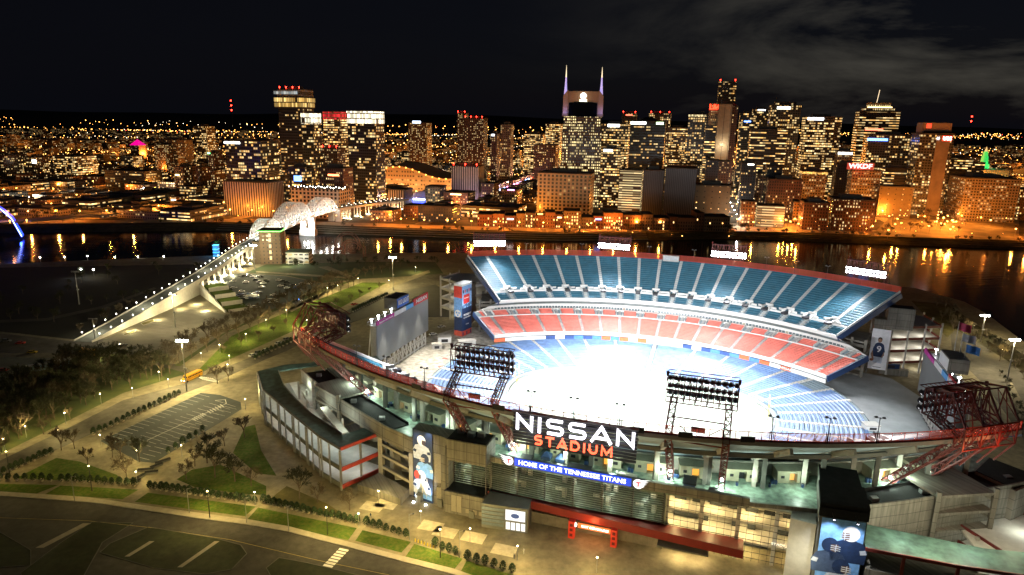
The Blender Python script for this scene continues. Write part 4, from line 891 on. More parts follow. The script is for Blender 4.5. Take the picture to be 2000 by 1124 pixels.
# scoreboards
bmag = surf('ad_magenta', (.5, .04, .3), .6); scr = surf('switched_off_screen', (.16, .17, .17), .45, ns=.1, na=.1); adred = surf('ad_red', (.6, .04, .04), .6)
def scoreboard(w, label):
    M = MS @ Matrix.Translation(Vector((w*116, 3, 0))) @ Matrix.Rotation(math.pi/2*w, 4, 'Z')   # local -y... screen faces the field; local x runs along the board
    e = bpy.data.objects.new('scoreboard', None); C.objects.link(e); e.matrix_basis = M; tag(e, label, 'scoreboard')
    # in local frame the field is towards +y for w=+1 (rotated 90) 
    B = lambda mb, n, mt: mb.build(n, mt, e)
    mb = MB(); mb.bx(-27, 27, -1.6, 1.2, 11.2, 28.6); B(mb, 'screen_housing', steel)
    mb = MB(); mb.bx(-26.6, 26.6, 1.2, 1.45, 11.5, 28.5); B(mb, 'screen', scr)
    x = lambda t: t*w     # t runs from the left of the photograph for both boards as seen from the field
    for a, b, z0, z1, mt, n in ((-26, -10, 28.7, 30.6, bmag, 'ad_band'), (-9.5, 2, 28.7, 30.9, white, 'ad_band'), (2, 10, 28.7, 30.9, surf('ad_sky', (.1, .35, .7), .6), 'ad_band'), (10.5, 26.6, 28.7, 32.2, adred, 'name_panel')):
        a2, b2 = -b, -a; mb = MB(); mb.bx(a2, b2, .8, 1.5, z0, z1); B(mb, n, mt)
    mb = MB(); mb.bx(-6, 6, -6, .8, 31, 36.4); B(mb, 'sign_box', dark if w < 0 else tanw)
    mb = MB(); mb.bx(-5.8, 5.8, .8, 1.0, 31.6, 36.0); B(mb, 'sign_face', surf('ad_royal', (.03, .12, .45), .6) if w < 0 else white)
    mb = MB()
    for i in range(12):
        x0 = -26+52*i/12; x1 = -26+52*(i+1)/12; mb.beam((x0, 0, 4), (x1, 0, 11.2), .3); mb.beam((x1, 0, 4), (x0, 0, 11.2), .3); mb.beam((x0, 0, 3), (x0, 0, 11.2), .45)
    mb.beam((-26, 0, 4), (26, 0, 4), .5); mb.beam((-26, 0, 8), (26, 0, 8), .3)
    for i in range(7): xx = -26+52*i/6; mb.beam((xx, -5, 0), (xx, -1.8, 28), .4)
    B(mb, 'support_truss', white)
    mb = MB(); mb.beam((-26, -3.6, 29.8), (26, -3.6, 29.8), .2)
    for i in range(27): mb.beam((-26+2*i, -3.6, 28.6), (-26+2*i, -3.6, 29.8), .12)
    mb.bx(-26, 26, -4, -1.7, 28.3, 28.6); B(mb, 'catwalk', steel)
    return e
sbl = scoreboard(-1, 'dark scoreboard with red and blue signs on top, left of the field'); sbr = scoreboard(1, 'wide scoreboard seen edge on at the right end, with flagpoles behind it')
# texts on the boards: the inner face of the left one looks towards +u
def stext(body, u, v, z, h, fit, mat, parent, face=1, name='lettering'): # on a plane facing face*u
    return text(name, body, h, S(u, v, z), SP*face, Vector((0, 0, 1)), mat, parent, ext=.05, off=h*.02, fit=fit)
wt = glow('lit_white_letters', (1, 1, 1), 1.0, (.8, .8, .8)); wpl = surf('white_letters', (.85, .85, .85), .5)
stext('NISSAN', -114.3, 21.6, 30.5, 2.6, 12, wpl, sbl); stext('BUD LIGHT', -114.8, 3, 34.0, 3.2, 10.4, wpl, sbl); stext('Ascension Saint Thomas', -114.3, -15, 29.6, 1.1, 13, wpl, sbl)
stext('NISSAN', 114.3, -14, 30.5, 2.6, 12, wpl, sbr, -1)
for w, e in ((-1, sbl), (1, sbr)):
    for i in range(6 if w > 0 else 4):
        v = (-30+i*6.5) if w > 0 else (-22+i*6.2); p = S(w*118, v if w < 0 else 26-i*8.5, 31.2); mb = MB(); mb.box(p.x, p.y, p.z, 1.0, .8, .3); mb.beam(p, p-Vector((0, 0, 2)), .15); mb.build('work_lamp', glow('cool_lamp', (.95, 1, 1), 28), e, IDM)
    for v in (-18, 0, 18): point(S(w*119, v, 27), 2500, (1, .9, .6), .6, e)
    for v in (-18, 0, 18): spot(S(w*112.6, v, 27.5), S(w*98, v, 3), 52000 if w < 0 else 15000, (1, .92, .76) if w < 0 else (.93, 1, 1), 105, .6, .8, e)  # spots added to brighten the end terraces
# flags behind the right board
for i, (v, col, lab) in enumerate(((14, (.45, .05, .12), 'red striped flag on the tallest pole behind the right scoreboard'), (7, (.55, .55, .6), 'pale flag on the middle pole behind the right scoreboard'), (1, (.05, .2, .6), 'blue flag on the right pole behind the right scoreboard'))):
    e = empty('flagpole', S(121, v, 3), SANG, lab, 'flagpole'); mb = MB(); mb.tube((0, 0, 0), (0, 0, 44-i*2.5), .22, .12); mb.build('pole', white, e)
    mb = MB(); mb.grid([[(.1+.55*j, .35*math.sin(j*1.1+i), 43.6-i*2.5-3.1*k-.12*j) for j in range(9)] for k in (0, .33, .66, 1)]); mb.build('flag', surf('flag_%d' % i, col, .7, ns=2, stretch=(.1, .1, 2), na=.4), e)
# big name sign
e = empty('stadium_name_sign', S(0, -119.8, 33), SANG, 'huge lit sign reading NISSAN in white over STADIUM in red, above the concourse deck', 'sign')
mb = MB()
for k in range(10): z = 33.6+.95*k; mb.bx(-16.9, 17.0, -119.6, -119.3, z, z+.62)
mb.build('louvre_slats', dark, e, MS); mb = MB()
for u in (-16.4, -6, 5, 16.4): mb.beam((u, -119.1, 33.4), (u, -119.1, 43), .35); mb.beam((u, -119.1, 34.5), (u, -113, 37.5), .25)
mb.bx(-17.2, 17.2, -120.4, -119.0, 43.1, 43.3); mb.build('sign_frame', steel, e, MS)
NB = glow('white_sign_letters', (.93, .90, 1), 4.0); RB = glow('red_sign_letters', (1, .10, .03), 3.2)
def stroke(mb, pts, w, v=-103.3, d=.5):
    """a letter stroke of even width along a polyline in the sign plane (u, z), mitred at its corners"""
    n = len(pts); L_ = []; R_ = []
    for i, p in enumerate(pts):
        a = Vector(pts[max(i-1, 0)]); b = Vector(pts[min(i+1, n-1)]); p = Vector(p); d1 = (p-a).normalized() if i else None; d2 = (b-p).normalized() if i < n-1 else None
        t = ((d1 or d2)+(d2 or d1)).normalized(); nrm = Vector((-t.y, t.x)); k = 1/max(.45, nrm.dot(Vector((-(d1 or d2).y, (d1 or d2).x)))); L_.append(p+nrm*w/2*k); R_.append(p-nrm*w/2*k)
    mb.grid([[(q.x, v, q.y) for q in L_], [(q.x, v, q.y) for q in R_], [(q.x, v+d, q.y) for q in R_], [(q.x, v+d, q.y) for q in L_], [(q.x, v, q.y) for q in L_]])
def letter(ch, x, z, w, h, sw):
    s = sw/2; a = x+s; b = x+w-s; lo = z+s; hi = z+h-s; m = z+h/2
    def arc(cx, cz, rx, rz, t0, t1, n=7): return [(cx+rx*math.cos(math.radians(t0+(t1-t0)*k/n)), cz+rz*math.sin(math.radians(t0+(t1-t0)*k/n))) for k in range(n+1)]
    r = (hi-lo)/4
    return {'N': [[(a, z), (a, hi-.02), (b, lo+.02), (b, z+h)]], 'I': [[(x+w/2, z), (x+w/2, z+h)]], 'A': [[(a-s*.6, z), (x+w/2, z+h-s*.4), (b+s*.6, z)], [(x+w*.24, z+h*.28), (x+w*.76, z+h*.28)]],
            'S': [[(b, hi)]+arc(a+r, m+r, r, r, 90, 270)+arc(b-r, m-r, r, r, 90, -90)+[(a, lo)]], 'T': [[(x, hi), (x+w, hi)], [(x+w/2, z), (x+w/2, hi)]],
            'D': [[(a, z), (a, hi), (b-2*r, hi)]+arc(b-2*r, m, 2*r, 2*r, 90, -90, 10)+[(a-s, lo)]], 'U': [[(a, z+h), (a, lo+1.6*r)]+arc((a+b)/2, lo+1.6*r, (b-a)/2, 1.6*r, 180, 360, 9)+[(b, z+h)]],
            'M': [[(a, z), (a+.02*w, hi), (x+w/2, z+h*.25), (b-.02*w, hi), (b, z)]]}[ch]
def word(body, u0, u1, z, h, sw, widths, gap, mat, vv=-103.3):
    tot = sum(widths[c] for c in body)+gap*(len(body)-1); k = (u1-u0)/tot; x = u0
    for c in body:
        mb = MB(); w = widths[c]*k
        for st in letter(c, x, z, w, h, sw): stroke(mb, st, sw, vv)
        mb.build('letter', mat, e, MS); x += w+gap*k
word('NISSAN', -16.0, 16.3, 37.9, 4.5, .72, {'N': 6, 'I': 1.6, 'S': 6.2, 'A': 7}, 1.6, NB, -120); word('STADIUM', -10.7, 10.7, 34.3, 2.8, .48, {'S': 2.8, 'T': 3, 'A': 3.4, 'D': 3.2, 'I': .8, 'U': 3, 'M': 3.8}, 1.1, RB, -120)
for u in (-12, -4, 4, 12): point(S(u, -123, 38), 700, (.9, .9, 1), 2, e)
# ribbon sign
e = empty('ribbon_sign', S(-4, -104.5, 18.5), SANG, 'long blue lit ribbon sign reading HOME OF THE TENNESSEE TITANS', 'sign')
mb = MB(); mb.bx(-25.4, 18, -104.8, -104.0, 18.2, 21.1); mb.build('sign_box', dark, e, MS)
mb = MB(); mb.bx(-21.2, 14.2, -105.0, -104.82, 18.45, 20.9); mb.build('sign_face', glow('blue_sign_face', (.0, .07, .85), 1.0, (0, .01, .08)), e, MS)
text('lettering', 'HOME OF THE TENNESSEE TITANS', 2.0, S(-3.6, -105.06, 19.68), SA, (0, 0, 1), glow('ribbon_letters', (1, 1, 1), 2.2), e, ext=.02, off=.035, fit=32.5)
for u, w in ((-23, -1), (16.2, 1)):
    mb = MB(); c = (u, -105.1, 19.7); 
    mb.add([(u+1.5*math.cos(t), -105.0, 19.7+1.5*math.sin(t)) for t in [2*math.pi*k/16 for k in range(16)]], [tuple(range(16))])
    for k in range(4): mb.add([(u+w*.4, -104.99, 20.9-.6*k), (u+w*(3.4-.5*k), -104.99, 21.5-.75*k), (u+w*.6, -104.99, 20.2-.6*k)], [(0, 1, 2)])
    mb.build('emblem', glow('emblem_white', (1, 1, 1), 1.6), e, MS); mb = MB(); mb.bx(u-.8, u+.8, -105.12, -105.05, 20.0, 20.4); mb.bx(u-.22, u+.22, -105.12, -105.05, 18.9, 20.0)
    mb.add([(u-1.0*w, -105.06, 19.2), (u-.4*w, -105.06, 18.7), (u-.2*w, -105.06, 19.0)], [(0, 1, 2)]); mb.build('emblem_mark', glow('emblem_red', (.8, .03, .05), 1.2), e, MS)
for u in (-18, -5, 8): point(S(u, -108.5, 19.6), 120, (.2, .4, 1), 1.5, e)
# gate sign
e = empty('gate_sign', S(4, -107, 4.5), SANG, 'orange lit gate sign reading EAST CONCOURSE under the red band', 'sign'); mb = MB(); mb.bx(-.2, 9.4, -107.7, -107.4, 3.6, 5.1); mb.build('sign_box', glow('orange_sign', (1, .16, .02), 1.3), e, MS)
text('lettering', 'EAST CONCOURSE', .95, S(4.9, -107.76, 4.35), SA, (0, 0, 1), glow('gate_letters', (1, .95, .85), 3), e, ext=.02, off=.02, fit=8); mb = MB(); mb.tube((-1.2, -107.8, 4.35), (-1.2, -107.4, 4.35), .7, n=12); mb.build('emblem', glow('gate_letters', (1, 1, 1), 3), e, MS); point(S(4, -109, 5), 1500, (1, .3, .1), 1, e)
e = empty('entrance_screen', S(-18, -112, 2), SANG, 'bright white entrance screen and doors on the ticket office corner', 'screen'); f = lambda u: -112+(u+29)*.1056-.1
mb = MB(); mb.beam((-21.6, f(-21.6), 5.4), (-15.6, f(-15.6), 5.4), .2, 3.4); mb.build('screen', glow('screen_white', (.95, .98, 1), 1.1), e, MS); mb = MB()
for k in range(4): mb.beam((-21.4+1.55*k, f(-21.4+1.55*k)-.02, 1.8), (-20.2+1.55*k, f(-20.2+1.55*k)-.02, 1.8), .2, 2.4)
mb.build('door', glow('door_white', (1, 1, .95), 1.2), e, MS); mb = MB(); mb.add([(-18.6+1.3*math.cos(t), f(-18.6)-.2+.13*math.cos(t), 5.4+.8*math.sin(t)) for t in [k*.6 for k in range(11)]], [tuple(range(11))]); mb.build('screen_emblem', surf('screen_blue', (.05, .1, .5), .6), e, MS)
mb = MB(); mb.bx(46, 52, -102, -101.8, 2.4, 2.9) if 0 else None
text('club_sign', 'STADIUM CLUB', 1.0, S(57.5, -101.9, 7.2), SA, (0, 0, 1), glow('club_letters', (1, .95, .8), 1.4), None, ext=.04, off=.015, fit=8.5); o = C.objects['club_sign']; tag(o, 'small pale letters reading STADIUM CLUB on the glass front at the right', 'sign')
# player banners: flat printed cloths
def player(mb_of, cx, cz, s, plane, hm, jm, fm, flip=1):
    """helmeted player: jersey, helmet, mask bars, as flat prints in the banner plane"""
    def poly(nm, mt, pts, lv): mb_of(nm, mt, [(cx+flip*x*s, cz+z*s) for x, z in pts], lv)
    poly('jersey', jm, [(-2.4, -3.4), (-2.6, -1.2), (-1.9, .1), (-.7, .5), (.8, .5), (2.0, .0), (2.7, -1.3), (2.5, -3.4)], 1)
    poly('sleeve_stripe', fm, [(-2.6, -1.6), (-2.3, -.9), (-1.5, -1.1), (-1.7, -1.8)], 2); poly('sleeve_stripe', fm, [(1.7, -1.7), (1.5, -1.1), (2.3, -.8), (2.7, -1.5)], 2)
    poly('helmet', hm, [(1.25*math.cos(t)-.05, 1.55+1.3*math.sin(t)) for t in [2*math.pi*k/18 for k in range(18)]], 3)
    poly('face', surf('face_shadow', (.12, .07, .05), .7), [(.1, .6), (.15, 1.7), (1.15, 1.75), (1.2, .8), (.8, .4)], 4)
    for z in (.75, 1.1, 1.45): poly('face_mask', fm, [(.05, z), (1.5, z-.12), (1.5, z-.01), (.05, z+.12)], 5)
    poly('face_mask', fm, [(.75, .4), (.87, .4), (.9, 1.75), (.78, 1.75)], 5)
def banner(u0, u1, v0, v1, z0, z1, label, bg, light=True, name='player_banner'):
    e = empty(name, S((u0+u1)/2, (v0+v1)/2, z0), SANG, label, 'banner'); d = Vector((u1-u0, v1-v0, 0)); w = d.length; d.normalize(); n = Vector((d.y, -d.x, 0)) 
    if n.y > 0: n = -n
    def P(x, z, lv): q = Vector((u0, v0, 0))+d*x+n*(.12+.02*lv); return (q.x, q.y, z0+z)
    mb = MB(); q = [(0, 0), (w, 0), (w, z1-z0), (0, z1-z0)]; mb.add([P(x, z, 0) for x, z in q]+[P(x, z, -5) for x, z in q], [(0, 1, 2, 3), (4, 7, 6, 5), (0, 4, 5, 1), (1, 5, 6, 2), (2, 6, 7, 3), (3, 7, 4, 0)]); mb.build('cloth', bg, e, MS)
    def mo(nm, mt, pts, lv): mb = MB(); mb.add([P(x, z, lv) for x, z in pts], [tuple(range(len(pts)))]); return mb.build(nm, mt, e, MS)
    return e, mo, w, z1-z0
silver = surf('silver_print', (.5, .55, .65), .6); nprint = surf('navy_print', (.012, .03, .09), .6); wprint = surf('white_print', (.8, .8, .82), .6, ns=.8, na=.1); lprint = surf('light_blue_print', (.18, .4, .8), .6); rprint = surf('red_print', (.6, .05, .04), .6); skinp = surf('skin_print', (.35, .19, .12), .7)
e, mo, w, h = banner(-55.7, -48.2, -103.9, -105.4, -.2, 24.3, 'tall navy banner with helmeted players, lit from below, left of the name sign', nprint)
player(mo, w*.45, h*.78, 1.35, None, wprint, silver, nprint); player(mo, w*.60, h*.54, 1.3, None, nprint, lprint, wprint, -1); player(mo, w*.42, h*.28, 1.35, None, wprint, silver, nprint, -1)
mo('ball', rprint, [(w*.18+1*math.cos(t), h*.36+1.5*math.sin(t)) for t in [k*.5 for k in range(12)]], 6); mo('blue_streak', lprint, [(.4, 1), (w-.4, 1), (w-.8, 5.5), (w*.5, 4.2), (.6, 6)], 1)
for k in range(7): mo('spark', wprint, [(.6+k*.9, 1+(k*37 % 5)), (1.3+k*.9, 2.6+(k*23 % 4)), (.9+k*.9, 4.2+(k*31 % 6))], 6)
for u in (-54.3, -50): spot(S(u, -107.6, .5), S(u+.3, -104.3, 9), 7000, (.85, .92, 1), 60, .2, .8, e); spot(S(u+.3, -107, 26), S(u+.3, -104.6, 14), 2600, (1, .97, .9), 80, .2, .8, e)
mb = MB(); [mb.box(u, -107.2, .3, .6, .4, .3) for u in (-54.3, -50)]; mb.build('uplight', glow('uplight', (.9, .95, 1), 40), e, MS)
e, mo, w, h = banner(64.2, 74.6, -107.5, -106.6, 0, 21.2, 'wide sky blue banner with three players on the right stair tower', lprint)
player(mo, w*.70, h*.70, 1.7, None, wprint, nprint, silver, -1); player(mo, w*.27, h*.52, 1.65, None, nprint, surf('grey_navy_print', (.05, .08, .16), .6), silver); player(mo, w*.58, h*.24, 1.7, None, nprint, silver, wprint)
mo('trousers', nprint, [(0, 0), (w, 0), (w, 3.2), (0, 2.6)], 1)
for u in (66.5, 72): spot(S(u, -111, 23), S(u, -107, 10), 9000, (.95, .98, 1), 80, .2, .8, e)
mb = MB(); [mb.box(u, -110.4, 22.8, .7, .5, .35) for u in (66.5, 72)]; [mb.beam((u, -110.4, 22.8), (u, -106.5, 22.8), .15) for u in (66.5, 72)]; mb.build('downlight', dark, e, MS)
e, mo, w, h = banner(102.8, 110.8, 76.4, 75.6, 3.6, 24.2, 'white banner of a player in a dark number 9 jersey under the upper stand', wprint)
c = w*.48; mo('jersey', nprint, [(c-2.3, 6.5), (c-2.6, 10.5), (c-1.7, 13.2), (c-.6, 13.8), (c+.8, 13.7), (c+1.9, 12.9), (c+2.7, 9.5), (c+2, 6.3)], 1); mo('head', skinp, [(c+.95*math.cos(t), 15+1.2*math.sin(t)) for t in [k*.5 for k in range(13)]], 2); mo('hair', surf('hair_print', (.05, .03, .02), .8), [(c-1, 15.2), (c-.8, 16.2), (c, 16.6), (c+.8, 16.2), (c+1, 15.2), (c, 15.8)], 3)
mo('arm', skinp, [(c-2.6, 9.8), (c-2.2, 7.4), (c-1.6, 5), (c-2.4, 4.8), (c-3.2, 7.6)], 3); mo('arm', skinp, [(c+2.3, 9.6), (c+2.6, 7.4), (c+1.4, 6.4), (c+1.9, 7.9)], 3); mo('ball', surf('ball_print', (.3, .1, .04), .7), [(c-2.6+.9*math.cos(t), 4.7+.7*math.sin(t)) for t in [k*.6 for k in range(11)]], 4); mo('trousers', silver, [(c-1.9, 3.4), (c-2.2, 6.4), (c+2, 6.3), (c+1.9, 3.2)], 1)
text('number', '9', 4.4, S(106.6, 75.5, 14.0), Vector((d.x, d.y, 0)) if False else SA, (0, 0, 1), wprint, e, ext=.02, off=.08); mo('caption', nprint, [(2.2, 1.0), (5.8, 1.0), (5.8, 1.3), (2.2, 1.3)], 1)
# wrapped advertising tower at the far left corner
e = empty('advertising_tower', S(-105, 54, 3), SANG, 'square tower wrapped in red, light blue and navy advertising at the left corner', 'advertising tower'); T = [(-109, 51), (-103.7, 49.8), (-101.9, 59), (-107.2, 60.2)]
def tband(z0, z1, mt, name, off=0.0):
    c = Vector((-105.4, 55)); P = [tuple(c+(Vector(p)-c)*(1+off)) for p in T]; mb = MB(); mb.prism(P, z0, z1); return mb.build(name, mt, e, MS)
tband(3, 6, surf('ad_brick', (.5, .08, .05), .6), 'lower_band'); tband(6, 19, nprint, 'navy_wrap', .004); tband(19, 31.5, surf('ad_lightblue', (.22, .42, .72), .6), 'blue_wrap'); tband(31.5, 32.7, white, 'cap', .02)
def tface(i, x0, x1, z0, z1, mt, name='ad_panel', lv=1):
    a = Vector(T[i]); b = Vector(T[(i+1) % 4]); dd = (b-a); n = Vector((dd.y, -dd.x)).normalized()*(.12+.03*lv); p = a+dd*x0+n; q = a+dd*x1+n; mb = MB(); mb.add([(*p, z0), (*q, z0), (*q, z1), (*p, z1)], [(0, 1, 2, 3)]); return mb.build(name, mt, e, MS), p, q
tface(0, 0, 1, 25, 31.5, rprint); tface(1, .12, .75, 21.5, 26.5, adred); tface(0, 0, 1, 14, 25, lprint)
for k in range(8): tface(1, k/8, (k+.6)/8, 18.5+(k*37 % 5)*.35, 20.6+(k*53 % 4)*.3, nprint, 'skyline_print')
for k in range(5): tface(1, .05+k*.2, .15+k*.2, 27.6, 29.4, rprint if k % 2 else nprint, 'flag_print', 1); tface(1, .02+k*.2, .12+k*.2, 3.4, 5.4, rprint if k % 2 else nprint, 'fringe_print', 1)
mb = MB(); a = Vector(T[0]); b = Vector(T[1]); dd = b-a; n = Vector((dd.y, -dd.x)).normalized(); c = a+dd*.5+n*.3
for rr, zz in ((2.1, 0),): mb.add([(c.x+rr*math.cos(t)*dd.normalized().x, c.y+rr*math.cos(t)*dd.normalized().y, 16+rr*math.sin(t)) for t in [2*math.pi*k/20 for k in range(20)]], [tuple(range(20))])
mb.build('round_emblem', wprint, e, MS); c2 = c+n*.04; mb = MB()
for k in range(3):
    t = k*2.09+.5; m_ = (c2.x+.95*math.cos(t)*dd.normalized().x, c2.y+.95*math.cos(t)*dd.normalized().y, 16+.95*math.sin(t)); mb.add([(m_[0]+.6*math.cos(s)*dd.normalized().x, m_[1]+.6*math.cos(s)*dd.normalized().y, m_[2]+.6*math.sin(s)) for s in [k2*.7 for k2 in range(9)]], [tuple(range(9))])
mb.build('star_print', lprint, e, MS)
a = Vector(T[1]); b = Vector(T[2]); dd = Vector((*(b-a), 0)).normalized(); n = Vector((dd.y, -dd.x, 0)); W3 = lambda x, z, o: MS @ (Vector((*a, 0))+dd*x+n*o+Vector((0, 0, z)))
R3 = MS.to_3x3(); text('lettering', 'WE BELIEVE', 1.5, W3(4.7, 15, .2), R3 @ dd, (0, 0, 1), wpl, e, fit=7.2, ext=.02, off=.03); text('lettering', 'IN TENNESSEE', 1.0, W3(4.7, 13.4, .2), R3 @ dd, (0, 0, 1), wpl, e, fit=7, ext=.02); text('lettering', 'TITANS', .8, W3(4.7, 9.4, .2), R3 @ dd, (0, 0, 1), wpl, e, fit=3, ext=.02); text('lettering', 'First Horizon', .9, W3(4.0, 24.6, .25), R3 @ dd, (0, 0, 1), wpl, e, fit=4.6, ext=.02, off=.02)
point(S(-98, 48, 20), 3000, (1, .96, .9), 1, e)
# letters on the first ad panels
for s, body in ((-.80, 'NISSAN'), (.80, 'NISSAN')):
    p = deckpt(CL, -.012, s, 1); q = deckpt(CL, -.012, s+.02, 1); d = (q-p); d.z = 0; d.normalize(); text('lettering', body, 1.5, MS @ Vector((p.x+d.y*.55, p.y-d.x*.55, p.z-2.2)), R3 @ d, (0, 0, 1), wpl, stadium, fit=6.5, ext=.03, off=.03)
# lights inside the stadium fabric
for u in (-38, -22, -12, -2, 8, 18): point(S(u, -100.5, 11), 700, (.82, 1, .72), .4, stadium); point(S(u, -100.5, 15.5), 800, (.85, 1, .78), .4, stadium)
for u in (27, 37, 47, 58):
    for z in (3.8, 9.8, 15): point(S(u, -97.5, z), 2100, (1, .74, .30), .5, stadium)
for u in (-98, -82, -66, -50, -22, -8, 8, 22, 46, 60, 74, 90): point(S(u, -cv(100, 175, u)-1, 22.4), 2700, (.78, 1, .80), .5, stadium)
for (u, v) in ((-140, -62), (-127, -74), (-114, -83), (-102, -90), (-90, -96), (-80, -98)):
    for z in (13.2, 6): point(S(u, v, z), 700, (.92, 1, .98), .5, stadium)
for (u, v) in ((-120, -70), (-104, -84), (-90, -92), (-136, -56)): point(S(u, v, 17), 1500, (.85, 1, .85), .6, stadium)
for (u, v, z) in ((112, -84, 7), (128, -80, 7), (120, -76, 13), (136, -76, 13), (84, -102, 19), (100, -102, 19)): point(S(u, v, z), 1400, (.95, 1, .85), .5, stadium)
for (u, v) in ((118, 88), (128, 94), (-118, 88), (-126, 96)):
    for z in (3, 9, 15, 21): point(S(u, v, z), 900, (1, .97, .85), .5, stadium)
for (u, v, z) in ((-116, -86, 40), (-108, -94, 40), (-113, -82, 46), (-100, -72, 42), (106, -92, 41), (99, -97, 40), (108, -76, 42)): point(S(u, v, z), 1300, (1, .20, .06), .6, stadium)  # red light added around the corner towers, no lamps built there
# plaza flood light from bare points hung free before the front, no fixtures
for u in (-50, -36, -10, 5, 20, 33): point(S(u, -131, 9), 4800, (1, .70, .28), .6, stadium)
point(S(29, -107, 3.2), 2600, (1, .75, .35), .6, stadium); point(S(35, -107, 3.2), 1800, (1, .75, .35), .6, stadium)
for u, v, z, P in ((84, -105, 24, 6500), (98, -100, 24, 6500), (91, -108, 20, 2500), (112, -94, 20, 3600), (120, -64, 14, 1600), (60, -112, 8, 2400)): point(S(u, v, z), P, (1, .93, .62), .6, stadium)  # bare lights added to brighten the right wall and ramp
# ================================================================ NEAR GROUNDS: lamps, trees, shrubs, vehicles
SOD = (1, .70, .30); ORG = (1, .28, .03); COOL = (.95, .97, 1)
bulbW = glow('white_bulb', (1, .93, .75), 45); bulbO = glow('orange_bulb', (1, .40, .06), 16); bulbC = glow('cool_bulb', (.9, .95, 1), 45); bulbR = glow('red_beacon', (1, .02, .01), 25)
def lampproto(name, label, cat, group, h, bulb, r, arm=0.0, double=False):
    e = empty(name, (0, 0, 0), 0, label, cat, group); mb = MB(); mb.tube((0, 0, 0), (0, 0, h), .12 if h < 12 else .22, .07 if h < 12 else .12, 6)
    for w in ((-1, 1) if double else (1,)):
        if arm: mb.beam((0, 0, h-.1), (w*arm, 0, h+.2), .1)
    mb.build('pole', steel, e)
    for w in ((-1, 1) if double else (1,)): m1 = MB(); m1.sphere((w*arm, 0, h+.1), r, 8, .6); m1.build('lamp_head', bulb, e)
    return reg(e)
postl = lampproto('post_lamp', 'short glowing post lamp beside a path', 'lamp', 'short post lamps around the stadium grounds', 4.5, glow('post_bulb', (1, .93, .7), 14), .24)
first = True
POSTS = [(116, 862), (129, 828), (198, 789), (260, 778), (312, 745), (394, 707), (449, 712), (481, 668), (52, 855), (499, 987), (740, 985), (822, 1025), (918, 1060), (198, 872), (270, 903), (480, 800), (356, 893), (268, 946), (701, 1030), (560, 620), (610, 592), (660, 570), (700, 556), (640, 575), (520, 640), (812, 533), (760, 560), (430, 690), (1165, 1118), (10, 880), (330, 760), (600, 640), (580, 640), (446, 730), (1010, 1095), (1955, 700), (1900, 650)]
POSTLAB = 'short glowing post lamp beside a path or lawn of the stadium grounds'
for i, (x, y) in enumerate(POSTS):
    p = G(x, y)
    if first: place(postl, p); postl['label'] = POSTLAB; o = postl; first = False
    else: o = dup(postl, p, 0, POSTLAB)
    far = p.y > 300; point(p+Vector((0, 0, 4.9)), 7000 if far else 3600, (1, .76, .28), .35, o)
pole = lampproto('road_lamp', 'grey road lamp', 'lamp', 'road lamps along the front road', 8.5, dark, .3, arm=1.2)
first = True
for x, y in ((564, 1039), (482, 1022), (800, 1055), (898, 1090), (146, 979), (370, 1003)):
    if first: place(pole, G(x, y)); pole['label'] = 'unlit grey road lamp on the pavement of the front road'; first = False
    else: dup(pole, G(x, y), 0, 'unlit grey road lamp on the pavement of the front road')
def mast(x, y, h, label, P, col=SOD, bulb=None, r=.9, n=4):
    p = G(x, y); e = empty('mast_light', p, 0, label, 'light mast'); mb = MB(); mb.tube((0, 0, 0), (0, 0, h), .35, .16, 8); mb.beam((-2.2, 0, h), (2.2, 0, h), .25); mb.beam((-.4, 0, h*.45), (.8, 0, h*.45), .8); mb.build('mast', steel, e)
    for k in range(n): m1 = MB(); m1.tube((-2.1+4.2*k/(n-1), 0, h-.1), (-2.1+4.2*k/(n-1), .3, h-.4), .5, .6, 8); m1.build('lamp_head', bulb or bulbC, e)
    if P: point(p+Vector((0, 0, h-1.6)), P, col, .8, e)
    return e
mast(365, 765, 24, 'tall mast with a cluster of white lamps beside the striped parking lot', 120000, (1, .80, .36))
mast(768, 566, 24, 'tall lit mast between the two scoreboard side roads, near the river', 120000, (1, .80, .34))
mast(498, 527, 20, 'lit mast between the foot bridge and the full car park', 60000, (1, .84, .45))
mast(343, 640, 20, 'slim mast with dark heads and an added light in the empty olive car park', 45000, (1, .84, .50), bulb=dark, n=2)  # heads stay dark; bare light added to brighten the lot
mast(1968, 738, 20, 'added lit mast by the road at the right edge, beyond the scoreboard', 52000, (1, .84, .50))  # mast added to light the ground at the right edge
mast(1915, 668, 16, 'added lit mast on the road behind the right scoreboard', 30000, (1, .84, .50))  # another mast added for light on this road
mast(155, 595, 22, 'slim unlit mast standing alone in the dark meadow by the river', 0, bulb=steel)
mast(186, 664, 12, 'slim pole at the foot of the bridge', 0, bulb=dark)
# slim lamps added along the front road to light road and lawns
for x, y, P in ((640, 1045, 15000), (860, 1090, 15000), (410, 1012, 14000), (180, 960, 13000), (20, 930, 12000)):
    p = G(x, y); e = empty('added_plaza_lamp', p, 0, 'slim dark plaza lamp added on the lawn edge by the front road', 'lamp', 'added slim plaza lamps along the front road'); mb = MB(); mb.tube((0, 0, 0), (0, 0, 9), .13, .08); mb.build('pole', dark, e); mb = MB(); mb.tube((0, 0, 9), (0, 0, 9.2), .3, .2); mb.build('lamp_head', glow('amber_head', (1, .7, .3), 8), e); point(p+Vector((0, 0, 10)), P*(.9 if x > 300 else .3), (1, .72, .24), .5, e)
